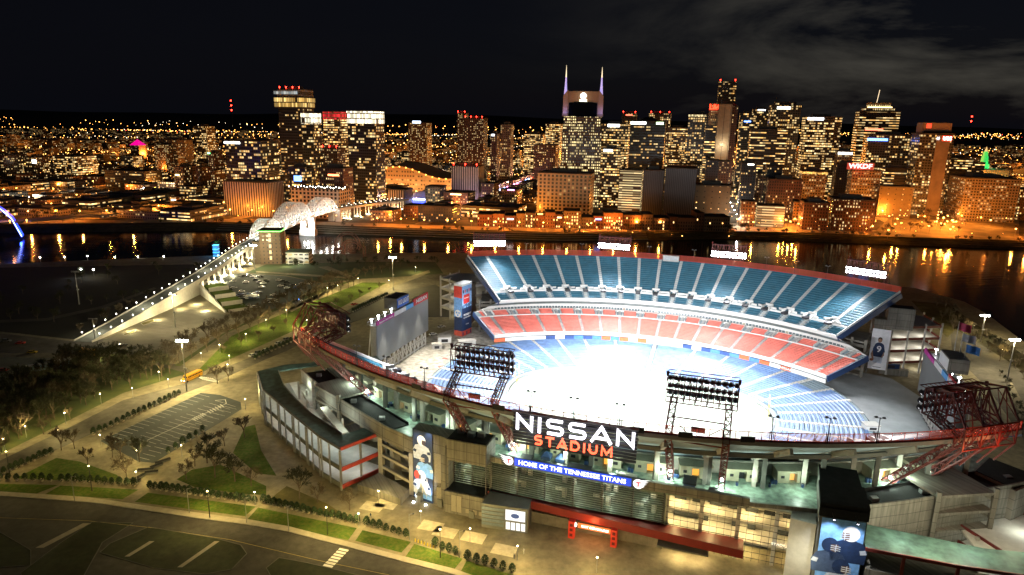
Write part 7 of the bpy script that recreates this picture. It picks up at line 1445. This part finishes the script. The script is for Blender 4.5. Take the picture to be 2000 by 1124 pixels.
# --- the twin spired tower
def twin():
    D = 985.; cxp = GD(1131, 400, D); e = empty('twin_spired_tower', (cxp.x, D, 0), -math.radians(5), 'tall stepped tower with two lit spires like ears and a round white sign', 'skyscraper'); FOOT.append((cxp.x, D+20, 45)); Z = lambda y: GD(1131, y, D).z; zs, zc = Z(228), Z(178)
    mb = MB(); mb.bx(-28, 28, 0, 36, 0, zs-20); mb.bx(-26, 26, 2, 34, zs-20, zs); mb.build('body', fm('attf'), e); mb = MB(); mb.bx(-19, 19, -1.2, -.02, 0, Z(270)); mb.bx(-17, 17, 1.2, 1.98, Z(268), Z(240)); mb.build('centre_bay', facade('att_bay', (.06, .055, .045), fw=2.2, fh=3.9, ww=.6, wh=.6, lit=.5, st=1.9, ca=(1, .8, .35)), e)
    mb = MB()
    for w in (-1, 1): mb.bx(w*24.4-4.2, w*24.4+4.2, 3, 33, zs, zs+4)
    mb.build('shoulder', tanw, e)
    mb = MB(); A = []
    for k in range(13): x = -20+40*k/12; A.append((x, zs+4+ (zc-14-zs-4)*(1-((x)/20.)**2*.12)))
    mb.grid([[(x, 4+.0, zs) for x, z in A], [(x, 8, z) for x, z in A], [(x, 30, z) for x, z in A], [(x, 34, zs) for x, z in A]][::-1]); mb.build('dark_glass_crown', surf('black_glass', (.004, .006, .012), .12), e)
    mb = MB(); mb.bx(-21.5, 21.5, 9, 27, zs, zc); mb.build('top_wall', surf('warm_stone_top', (.36, .29, .22), .8), e)
    mb = MB()
    for w in (-1, 1): mb.prism([(w*21.6, 8), (w*28, 8), (w*28, 26), (w*21.6, 26)], zs, [zc+2, zc-6, zc-6, zc+2])
    mb.build('ear', surf('ear_stone', (.42, .36, .34), .8), e)
    for w in (-1, 1):
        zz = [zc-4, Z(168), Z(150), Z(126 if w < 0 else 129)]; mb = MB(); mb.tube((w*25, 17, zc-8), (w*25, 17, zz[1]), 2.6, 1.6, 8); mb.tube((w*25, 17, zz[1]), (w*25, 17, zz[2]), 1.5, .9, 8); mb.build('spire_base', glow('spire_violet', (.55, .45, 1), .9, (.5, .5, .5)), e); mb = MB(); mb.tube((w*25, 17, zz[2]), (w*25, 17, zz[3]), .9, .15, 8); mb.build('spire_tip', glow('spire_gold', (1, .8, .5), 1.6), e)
        for y in (5, 14): point(wmat(e) @ Vector((w*25, y-4, zs+6)), 1800, (.6, .45, 1), .8, e)
    mb = MB(); zc2 = Z(187); mb.tube((0, 8.4, zc2), (0, 8.9, zc2), 4.2, n=16); mb.build('round_sign', glow('round_sign', (1, 1, .92), 4), e); M_ = wmat(e); text('sign', 'at&t', 6, M_ @ Vector((0, 8.4, Z(196)+.3)), M_.to_3x3() @ Vector((1, 0, 0)), (0, 0, 1), glow('sign_cream', (1, .97, .7), 4), e, ext=.2, off=.15)
    point(M_ @ Vector((0, 2, zc-6)), 1500, (1, .75, .45), 1, e)
twin()
# --- grey tower with the red bank sign
e, w, z, d = tower('bank_tower', 'tall grey banded tower with a blank central panel and a red white UBS sign', 1762, 1838, 262, 960, 40, 'grid', cat='skyscraper', pent=0); mb = MB(); hw = w*.20; mb.bx(w*.18-hw, w*.18+hw, -1.4, -.02, 0, z-1); mb.build('blank_panel', surf('brown_panel', (.19, .15, .12), .8, ns=.1), e); mb = MB(); mb.bx(-w*.42, w*.42, 6, d-6, z, z+15); mb.build('roof_block', surf('roof_block', (.28, .21, .17), .8), e); mb = MB(); mb.bx(-w*.38, w*.40, 3, d-3, z, z+4); mb.build('roof_step', black, e)
M_ = wmat(e); mb = MB(); mb.bx(w*.14, w*.42, -1.9, -1.5, z-9, z-2); mb.build('sign_face', glow('sign_red_face', (1, .05, .02), 2.2), e); text('sign', 'UBS', 6.2, M_ @ Vector((w*.285, -2.1, z-5.6)), (CG, -SG_, 0), (0, 0, 1), glow('sign_white_letters', (1, .95, .95), 7), e, ext=.1, off=.12); mb = MB(); [mb.beam((w*.02+2*math.cos(a), -1.9, z-5.5+2*math.sin(a)), (w*.02-2*math.cos(a), -1.9, z-5.5-2*math.sin(a)), .5) for a in (0, 1.05, 2.1)]; mb.build('star_emblem', glow('sign_white_letters', (1, 1, 1), 7), e)
mb = MB(); mb.bx(-w*.32, -w*.18, 5.4, 5.9, z+8, z+14); mb.build('roof_sign', glow('sign_red_face', (1, 1, 1), 1), e)
# --- pale shaft with red letters
e, w, z, d = tower('shaft_tower', 'pale lit windowless shaft tower with red letters at its shoulder', 1387, 1412, 204, 1045, 18, 'plain', cat='skyscraper', pent=0); mb = MB(); mb.bx(-w/2-13, -w/2-.1, 4, 16, z-30, z+1); mb.build('side_slab', facade('side_slab', (.3, .25, .16), fw=3, fh=4, ww=.4, wh=.4, lit=.3, st=1.5), e); M_ = wmat(e); text('sign', 'L&C', 10, M_ @ Vector((-w/2-4, 3.2, z-4)), (CG, -SG_, 0), (0, 0, 1), glow('sign_pure_red', (1, .03, .01), 8), e, ext=.3, off=.35); 
for y in (-7,): point(M_ @ Vector((0, -9, 24)), 26000, (1, .8, .5), 1.5, e); point(M_ @ Vector((0, -9, z*.6)), 14000, (1, .82, .55), 1.5, e)
# --- radio sign
e = empty('radio_sign', GD(1681, 326, 948), -GA, 'big red roof sign reading WKDF', 'sign'); e.matrix_basis = Matrix.Translation(Vector((GD(1681, 326, 948).x, 948, GD(1681, 334, 950).z+1))) @ Matrix.Rotation(-GA, 4, 'Z'); M_ = wmat(e); mb = MB(); mb.bx(-17, 17, 1.2, 1.6, .5, 9.5); mb.build('back_board', glow('sign_red_board', (1, .02, .05), .35), e); mb = MB(); [mb.beam((x, 2, 0), (x, 2, 9), .4) for x in (-14, -5, 5, 14)]; mb.build('frame', dark, e); text('sign', 'WKDF', 8.5, M_ @ Vector((0, .9, 5)), (CG, -SG_, 0), (0, 0, 1), glow('sign_hot_white', (1, .55, .5), 3), e, ext=.2, off=.25, fit=30); point(M_ @ Vector((0, -6, 3)), 9000, (1, .05, .05), 2, e)
# --- capitol
def capitol(e, z):
    mb = MB(); mb.bx(-42, 42, 0, 40, 0, 34); mb.build('hall', facade('capitol_hall', (.42, .33, .17), glass=(.12, .09, .04), fw=5.2, fh=34, ww=.5, wh=.5, lit=0, st=0), e); mb = MB(); mb.prism([(-43, -1), (43, -1), (43, 41), (-43, 41)], 34, 36); mb.build('cornice', tanw, e)
    mb = MB(); mb.bx(-8, 8, 14, 30, 36, 46); mb.tube((0, 22, 46), (0, 22, 62), 7.5, 6.2, 10); mb.tube((0, 22, 62), (0, 22, 72), 5, 4.2, 10); mb.build('green_lantern', glow('green_glowing_stone', (.0, .5, .08), 1.3, (.2, .3, .2)), e); mb = MB(); mb.tube((0, 22, 72), (0, 22, 82), 3.4, .4, 8); mb.build('gold_spire', glow('gold_spire', (1, .7, .25), .9, (.3, .2, .1)), e)  # floodlight on stone and spire put in as emission
    M_ = wmat(e)
    for x in (-30, -10, 10, 30): point(M_ @ Vector((x, -12, 6)), 16000, (1, .74, .30), 1, e)
    point(M_ @ Vector((12, 6, 42)), 9000, (.1, 1, .3), 1, e)
extra(1930, 320, 1480, 'capitol', 'gold lit capitol hall with a green lit lantern tower on the right horizon', 'capitol', capitol)
# --- convention hall with wave roof, arena with blue light, far pyramid
def hall(e, z):
    mb = MB(); top = [(x, 30+9*math.sin((x+70)/26.)) for x in range(-75, 96, 6)]; mb.grid([[(x, 0, 0) for x, z in top], [(x, 0, z) for x, z in top], [(x, 70, z+6) for x, z in top], [(x, 70, 0) for x, z in top]][::-1]); mb.build('wave_hall', facade('hall_front', (.36, .22, .11), glass=(.1, .07, .04), fw=5, fh=7, ww=.6, wh=.4, lit=.35, st=.9, ca=(1, .5, .15)), e)
    mb = MB(); [mb.beam((a[0], -1, a[1]), (b[0], -1, b[1]), 1.2, 3) for a, b in zip(top, top[1:])]; mb.build('roof_ribbon', surf('gold_ribbon', (.5, .33, .16), .6), e); mb = MB(); [mb.sphere((x, -2, z+1), .9, 6) for x, z in top[::2]]; each(mb, 'ribbon_lamp', bulbO, e)
    M_ = wmat(e)
    for x in (-60, -30, 0, 30, 60, 85): point(M_ @ Vector((x, -14, 8)), 24000, (1, .52, .18), 1, e)
extra(810, 350, 1180, 'convention_hall', 'long hall with a wave shaped roof edged in gold light', 'hall', hall); FOOT.append((GD(830, 350, 1200).x, 1210, 90))
def arena(e, z):
    mb = MB(); mb.grid([[(24*math.cos(t), 0, 1+17*math.sin(t)) for t in [math.pi*k/12 for k in range(13)]], [(24*math.cos(t), 44, 1+17*math.sin(t)) for t in [math.pi*k/12 for k in range(13)]]]); mb.add([(24*math.cos(t), .3, 1+17*math.sin(t)) for t in [math.pi*k/12 for k in range(13)]], [tuple(range(12, -1, -1))]); mb.build('vault', surf('arena_vault', (.15, .14, .15), .7), e); mb = MB(); mb.bx(-20, 20, -3, -.5, 0, 7); mb.build('blue_front', glow('arena_blue', (.06, .10, 1), 3), e); mb = MB(); mb.bx(-16, 8, -3.4, -3.1, 5, 7); mb.bx(10, 18, -3.4, -3.1, 1, 5); mb.build('white_screens', glow('arena_white', (.7, .8, 1), 6), e); point(wmat(e) @ Vector((-28, -10, 8)), 22000, (1, .7, .6), 1, e); point(wmat(e) @ Vector((0, -12, 6)), 9000, (.2, .3, 1), 1, e)
extra(828, 360, 1000, 'arena', 'vaulted arena with an electric blue front', 'arena', arena); FOOT.append((GD(828, 350, 1000).x, 1020, 40))
extra(262, 283, 1700, 'pyramid_roof', 'small building with a magenta pyramid roof on the left horizon', 'building', lambda e, z: (MB().bx(-12, 12, 0, 24, 0, 46).build('wall', fm('brown'), e), MB().add([(-13, -1, 46), (13, -1, 46), (13, 25, 46), (-13, 25, 46), (0, 12, 60)], [(0, 1, 4), (1, 2, 4), (2, 3, 4), (3, 0, 4)]).build('roof', glow('magenta_roof', (1, .0, .28), 1.2), e)))
def rmast(px, y0, D, label, n):
    p = GD(px, y0, D); e = empty('radio_mast', (p.x, D, 0), 0, label, 'mast'); MB().beam((0, 0, 0), (0, 0, p.z), 2).build('lattice', dark, e)
    for k in range(n): MB().sphere((0, -2, p.z-k*26*D/4000), D*.0011, 6).build('beacon', bulbR, e)
rmast(451, 197, 4500, 'far radio mast with three red lamps on the left skyline', 3); rmast(1898, 228, 5000, 'far radio mast with red lamps on the right skyline', 2)
# --- curved white rooftop sign lights along the entertainment roof, neon street
def gst(a, b, t, off=0): # point along a street, offset sideways
    A = G(*a); B = G(*b); d = (B-A).normalized(); return A.lerp(B, t)+Vector((d.y, -d.x, 0))*off, math.atan2(d.y, d.x)
neon = [((1, .25, .55), 'pink'), ((.7, .3, 1), 'violet'), ((1, .12, .05), 'red'), ((1, .6, .2), 'amber'), ((.3, .5, 1), 'blue')]; rn = random.Random(3)
shp = None
for i in range(26):
    for w in (-1, 1):
        p, a = gst((885, 418), (1068, 345), i/26, w*20); h = rn.uniform(8, 15); col, cn = rn.choice(neon); kd = rn.choice(('brick', 'orange', 'brown')); e = empty('bar_building', p, a-math.pi/2, 'narrow brick bar with %s neon on the neon lit street' % cn, 'bar', 'bars with %s neon on the neon street' % cn); x0 = -w*-0; MB().bx(-9 if w < 0 else -9, 9, 0, 19, 0, h).build('facade', fm(kd), e)
        s = 9.3*(1 if w < 0 else -1); MB().bx(s-.3, s+.3, 3, 16, 3.5, 6.0).build('neon_sign', glow('neon_'+cn, col, 8), e); MB().bx(-9, 9, .2, 18.8, h, h+.6).build('roof', surf('city_roof', (0, 0, 0)), e)
    p, a = gst((885, 418), (1068, 345), i/26, 0)
    if i % 3 == 0: c_ = rn.choice(((1, .35, .5), (1, .45, .25), (1, .6, .7))); point(p+Vector((0, 0, 9)), 30000, c_, 2)
FOOT += [(gst((885, 418), (1068, 345), t/12)[0].x, gst((885, 418), (1068, 345), t/12)[0].y, 40) for t in range(13)]
# --- brick river front row, each window its own piece
wl = MB().bx(-.55, .55, -.12, -.02, 0, 1.9).mesh('window'); wl.materials.append(glow('lit_sash', (1, .62, .22), 3.0)); wd = MB().bx(-.55, .55, -.12, -.02, 0, 1.9).mesh('window'); wd.materials.append(surf('dark_sash', (.02, .02, .025), .2))
ROWX = [932, 962, 986, 1008, 1026, 1046, 1064, 1085, 1100, 1135, 1158, 1178, 1216, 1253, 1274, 1306, 1321, 1356, 1372, 1422]; ROWH = [14, 15, 13, 16, 17, 14, 18, 16, 20, 13, 15, 19, 17, 18, 14, 16, 15, 21, 17]
desc = ['corner', 'pale trimmed', 'low roofed', 'plain', 'white windowed', 'narrow', 'ornate', 'red signed', 'broad dark', 'low', 'blue signed', 'many windowed', 'arched', 'tall', 'rounded roof', 'squat', 'slim', 'high gabled', 'wide unlit']
rr_ = random.Random(12); bm_ = [surf('brick_%d' % k, c, .9, ns=.6, na=.25) for k, c in enumerate(((.12, .05, .03), (.16, .08, .05), (.09, .045, .03), (.14, .10, .07), (.07, .05, .045)))]
for i in range(len(ROWX)-1):
    D = 784; a = GD(ROWX[i], 440, D); b = GD(ROWX[i+1]-1, 440, D); w = b.x-a.x; h = ROWH[i]; e = empty('row_building', ((a.x+b.x)/2, D-(a.x+b.x)/2*.03, 0), -.03, desc[i]+' old brick building, number %d from the left in the river front row' % (i+1), 'building', None); FOOT.append(((a.x+b.x)/2, D+14, 18))
    MB().bx(-w/2+.05, w/2-.05, 0, 28, 0, h).build('wall', bm_[i % 5], e); mb = MB(); mb.bx(-w/2+.05, w/2-.05, -.4, .4, h, h+.9); mb.bx(-w/2+.05, w/2-.05, .45, 28, h+.02, h+.3); mb.build('roof', black, e)
    n = max(2, int(w/2.6)); fl = int((h-1)/3.8); lit = .45 if i in (4, 8, 11) else .16
    if i in (17, 18): lit = .02
    for f in range(fl):
        for k in range(n): o = bpy.data.objects.new('window', wl if rr_.random() < lit else wd); C.objects.link(o); o.parent = e; o.location = (-w/2+w*(k+.5)/n, 0, 1.0+3.8*f)
    if i in (5, 7, 10, 2): MB().bx(-w*.3, w*.3, -.7, -.4, h-4.2 if i != 5 else h+1.2, h-2.8 if i != 5 else h+2.8).build('sign', glow('rowsign%d' % i, {5: (1, .35, .08), 7: (1, .5, .3), 10: (.1, .3, 1), 2: (1, .8, .7)}[i], 7), e)
# --- street lamps of the city; every third carries the light of its group
lampc = lampproto('street_lamp', 'orange street lamp', 'street lamp', 'street lamps of the city', 9, bulbO, .9); lampw = lampproto('street_lamp', 'white street lamp', 'street lamp', 'white street lamps of the city', 9, bulbC, .65); usedl = set(); cnt = [0]
def slamp(p, white_=False, P=9000, every=1):
    pr = lampw if white_ else lampc; lab = ('white' if white_ else 'orange')+' street lamp among the city streets beyond the river'
    if pr.name not in usedl: usedl.add(pr.name); place(pr, p); pr['label'] = lab; o = pr
    else: o = dup(pr, p, 0, lab)
    cnt[0] += 1
    if P and cnt[0] % every == 0: point(p+Vector((0, 0, 10.2)), P, (1, .88, .66) if white_ else ORG, .8, o)
rl = random.Random(8)
def fbank(x):
    for (x0, y0), (x1, y1) in zip(FAR, FAR[1:]):
        if x0 <= x <= x1: return y0+(y1-y0)*(x-x0)/(x1-x0)
    return 700
for i in range(46):   # river road
    x = -560+i*27; 
    if -260 < x < -180 or (x > 250 and i % 3): continue
    slamp(Vector((x, fbank(x)+(29 if x > -270 else 64)+rl.uniform(-2, 2), 0)), False, 42000, 1)
for sx in range(-900, 1000, 115):      # streets running away from the river
    for k in range(9):
        q = Vector((sx, 850, 0))+Vector((SG_, CG, 0))*(k*80+rl.uniform(-6, 6))+Vector((rl.uniform(-4, 4), 0, 0))
        if any((q.x-f[0])**2+(q.y-f[1])**2 < (f[2]*.7)**2 for f in FOOT): continue
        slamp(q, rl.random() < .14, 75000, 1)
for k in range(13): slamp(Vector((G(1433, 440).x, 0, 0))*1+Vector((SG_*(k*45+10), 822+CG*k*45, 0))-Vector((0, 0, 0)), True, 40000, 2)      # the bright street
for k in range(12): slamp(G(1195, 400)+Vector((SG_, CG, 0))*k*35+Vector((rl.uniform(-7, 7), 0, 0)), False, 45000, 2)
for k in range(34): slamp(G(rl.uniform(1700, 1990), rl.uniform(404, 466)), rl.random() < .1, 34000, 1)
for k in range(10): slamp(G(1470+9*k, 438+rl.uniform(-5, 14)), False, 36000, 1)
for k in range(16): slamp(G(rl.uniform(10, 330), rl.uniform(372, 415)), rl.random() < .2, 26000, 1)
for k in range(16): slamp(G(rl.uniform(436, 560), rl.uniform(402, 412)), False, 30000, 2)
for k in range(14): slamp(G(rl.uniform(700, 930), rl.uniform(402, 436)), False, 42000, 1)
# small trees along the river road
for k in range(26): tree(Vector((rl.uniform(80, 270), 775+rl.uniform(-2, 12), 0)), TD, 'dark tree in front of the river front row', 'trees in front of the river front row', rl.uniform(.8, 1.3))
for k in range(34): tree(G(rl.uniform(1710, 1995), rl.uniform(415, 460)), TP, 'bare tree in the orange lit park at the right', 'trees of the orange lit park', rl.uniform(.9, 1.4))
for k in range(18): tree(G(rl.uniform(60, 200), rl.uniform(415, 440)), TD, 'dark tree on the far bank at the left', 'trees on the far bank at the left', rl.uniform(.9, 1.5))
for k in range(24): car(Vector((120+k*14+rl.uniform(-4, 4), fbank(120+k*14)+28, .05)), rl.uniform(-.05, .1), rl.choice(('black', 'grey', 'white', 'silver')), 'small car on the orange lit river road across the water', 'cars on the river road across the water')
for k in range(70): x = rl.uniform(-420, 620); tree(Vector((x, fbank(x)+rl.uniform(12, 20), -1.2)), TD, 'low dark tree on the slope of the far bank', 'trees on the slope of the far bank', rl.uniform(.5, .8))
# --- filler blocks: prototypes copied onto the street grid
protos = []
for i, (w, d, h, k) in enumerate(((46, 34, 11, 'brick'), (60, 40, 9, 'tan'), (34, 30, 17, 'brown'), (50, 36, 14, 'grid'), (40, 44, 8, 'dark'), (30, 30, 24, 'hotel'), (36, 26, 30, 'bright'), (66, 40, 12, 'bands'), (28, 28, 13, 'orange'), (44, 30, 19, 'navyf'), (34, 34, 38, 'grid'), (30, 36, 26, 'tan'))):
    e = empty('city_block', (0, 0, 0)); MB().bx(-w/2, w/2, -d/2, d/2, 0, h).build('facade', fm(k), e); mb = MB(); mb.bx(-w/2-.2, w/2+.2, -d/2-.2, d/2+.2, h+.01, h+.9); mb.bx(-w*.2, w*.1, -d*.2, d*.2, h+.9, h+3.6); mb.build('roof', surf('city_roof', (0, 0, 0)), e); 
    if i % 3 != 2: mb = MB(); mb.bx(-w/2+1, w/2-2, -d/2-.25, -d/2-.05, .4, 2.9); mb.bx(w/2+.05, w/2+.25, -d/2+3, d/2-2, .4, 2.7); mb.build('added_shop_glow', facade('added_shop_glow', (.2, .15, .1), fw=3.2, fh=30, ww=.8, wh=1.9, lit=.72, st=2.6, ca=(1, .42, .08), cb=(1, .68, .28)), e)  # amber strips added at street level for a warm glow
    protos.append((reg(e), h, k))
kn = dict(brick='brick', tan='tan', brown='brown', grid='grey', dark='dark glass', hotel='yellow lit', bright='brightly lit', bands='banded', orange='orange brick', navyf='unlit navy'); fu = set(); nb = 0
def filler(p, far):
    global nb
    c_ = [q for q in protos if (q[1] < 20 or far)]; pr, h, k = rl.choice(c_); lab = ('distant ' if far else 'low ')+kn[k]+' city block of %d metres among the streets beyond the river' % h; lab = ('distant ' if far else 'low ')+kn[k]+(' tall' if h > 22 else '')+' city block among the lamp lit streets beyond the river'
    gr = ('distant ' if far else 'low ')+kn[k]+' city blocks'; rz = -GA+rl.choice((0, math.pi/2, math.pi))
    if pr.name not in fu: fu.add(pr.name); place(pr, p, rz); tag(pr, lab, 'building', gr)
    else: dup(pr, p, rz, lab, gr, rl.uniform(.85, 1.15), 'building')
    nb += 1
for iy in range(0, 24):
    for ix in range(-17, 20):
        q = Vector((ix*57.5+28+rl.uniform(-4, 4), 0, 0)); D = 822+iy*58+rl.uniform(-5, 5); q = Vector((q.x+SG_*(D-850), D, 0)); D = q.y
        if abs(q.x) > D*.80+30: continue
        if q.y < fbank(max(-1400, min(2300, q.x)))+62: continue
        if any((q.x-f[0])**2+(q.y-f[1])**2 < (f[2]+16)**2 for f in FOOT): continue
        if q.x/D > .5 and D < 905: continue
        if iy > 8 and rl.random() < .35: continue
        if nb > 285: break
        filler(q, iy > 6)
# streets of the city: sheets just above the ground, sodium glow put into their pale colour
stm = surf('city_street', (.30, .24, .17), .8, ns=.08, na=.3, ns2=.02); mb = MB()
for sx in range(-900, 1000, 115):
    if sx == -210: continue
    y0 = fbank(max(-1400, sx-20))+52; a = Vector((sx+SG_*(y0-850), y0, 0)); b = Vector((sx, 850, 0))+Vector((SG_, CG, 0))*1500; n_ = Vector((CG, -SG_, 0))*7.5; mb.add([tuple(v+Vector((0, 0, .06))) for v in (a-n_, a+n_, b+n_, b-n_)], [(0, 1, 2, 3)])
for k in range(14):
    c = Vector((0, 850, 0))+Vector((SG_, CG, 0))*(k*116+58); a = c-Vector((CG, -SG_, 0))*1300; b = c+Vector((CG, -SG_, 0))*(1300 if k > 1 else 500); n_ = Vector((SG_, CG, 0))*6; mb.add([tuple(v+Vector((0, 0, .10))) for v in (a-n_, b-n_, b+n_, a+n_)], [(0, 1, 2, 3)])
o = mb.build('city_street', stm); o['kind'] = 'structure'
mb = MB(); xs_ = list(range(-1200, 1500, 30)); mb.grid([[(x, fbank(x)+23, .14) for x in xs_], [(x, fbank(x)+48, .14) for x in xs_]]); o = mb.build('river_road', surf('river_road', (.26, .20, .13), .8, ns=.1, na=.25, ns2=.02)); o['kind'] = 'structure'  # lamp glow put into the road colour as well
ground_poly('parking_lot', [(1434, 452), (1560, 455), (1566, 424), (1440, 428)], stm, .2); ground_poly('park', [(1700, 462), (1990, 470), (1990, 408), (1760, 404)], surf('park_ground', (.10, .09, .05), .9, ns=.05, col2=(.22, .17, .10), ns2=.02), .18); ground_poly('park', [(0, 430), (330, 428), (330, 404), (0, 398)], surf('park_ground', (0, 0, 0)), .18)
# blocks beyond the counted ones: one mass
fb = MB(); rf = random.Random(77)
for k in range(1500):
    D = 1500+3200*rf.random()**1.3; x = rf.uniform(-.85, .85)*D
    if any((x-f[0])**2+(D-f[1])**2 < (f[2]+30)**2 for f in FOOT): continue
    fb.box(x, D, rf.choice((4, 5, 7, 9, 14)), rf.uniform(14, 46), rf.uniform(14, 30), 2*rf.choice((4, 5, 7, 9, 14)), -GA)
o = fb.build('far_city_blocks', fm('tan')); o['kind'] = 'stuff'; o['label'] = 'mass of low far city blocks reaching to the hills'
# --- far lights: too many to count
def farlights(name, col, st, n, seed, rng=(1500, 9000), sc=1.0):
    """lamps strung along the streets of the suburbs, and a few scattered ones"""
    r = random.Random(seed); mb = MB(); k = 0
    while k < n:
        a = r.uniform(-.85, .85); D = rng[0]+(rng[1]-rng[0])*r.random()**1.5; m = r.choice((1, 1, 3, 9, 14, 18)); dx, dy = r.choice(((CG, -SG_), (SG_, CG), (CG, -SG_), (.9, .4))); stp = r.uniform(28, 46)*(1+D/6000)
        for j in range(m):
            x = a*D+dx*stp*j+r.uniform(-4, 4); y = D+dy*stp*j; s = y*.00046*r.uniform(.5, 1.5)*sc; z = r.uniform(7, 11) if y < 5600 else r.uniform(20, 70); k += 1
            mb.add([(x-s, y, z), (x+s, y, z), (x, y-s, z), (x, y, z+s), (x, y, z-s)], [(0, 2, 3), (2, 1, 3), (0, 4, 2), (4, 1, 2), (0, 3, 1), (0, 1, 4)])
    o = mb.build(name, glow(name, col, st), None); o['kind'] = 'stuff'; o['label'] = 'countless far lights of the suburbs'
farlights('far_orange_lights', (1, .42, .08), 10, 3000, 1, sc=1.1); farlights('far_white_lights', (1, .85, .6), 7, 900, 2, sc=.85); farlights('far_red_lights', (1, .06, .03), 6, 160, 3, sc=.9); farlights('near_city_lights', (1, .45, .10), 9, 2600, 4, (830, 2400), 1.3)
for k in range(60): D = rl.uniform(1500, 3600); point((rl.uniform(-.75, .8)*D, D, 26), 420000, ORG, 4)  # strong bare lights added over the far city for its orange glow
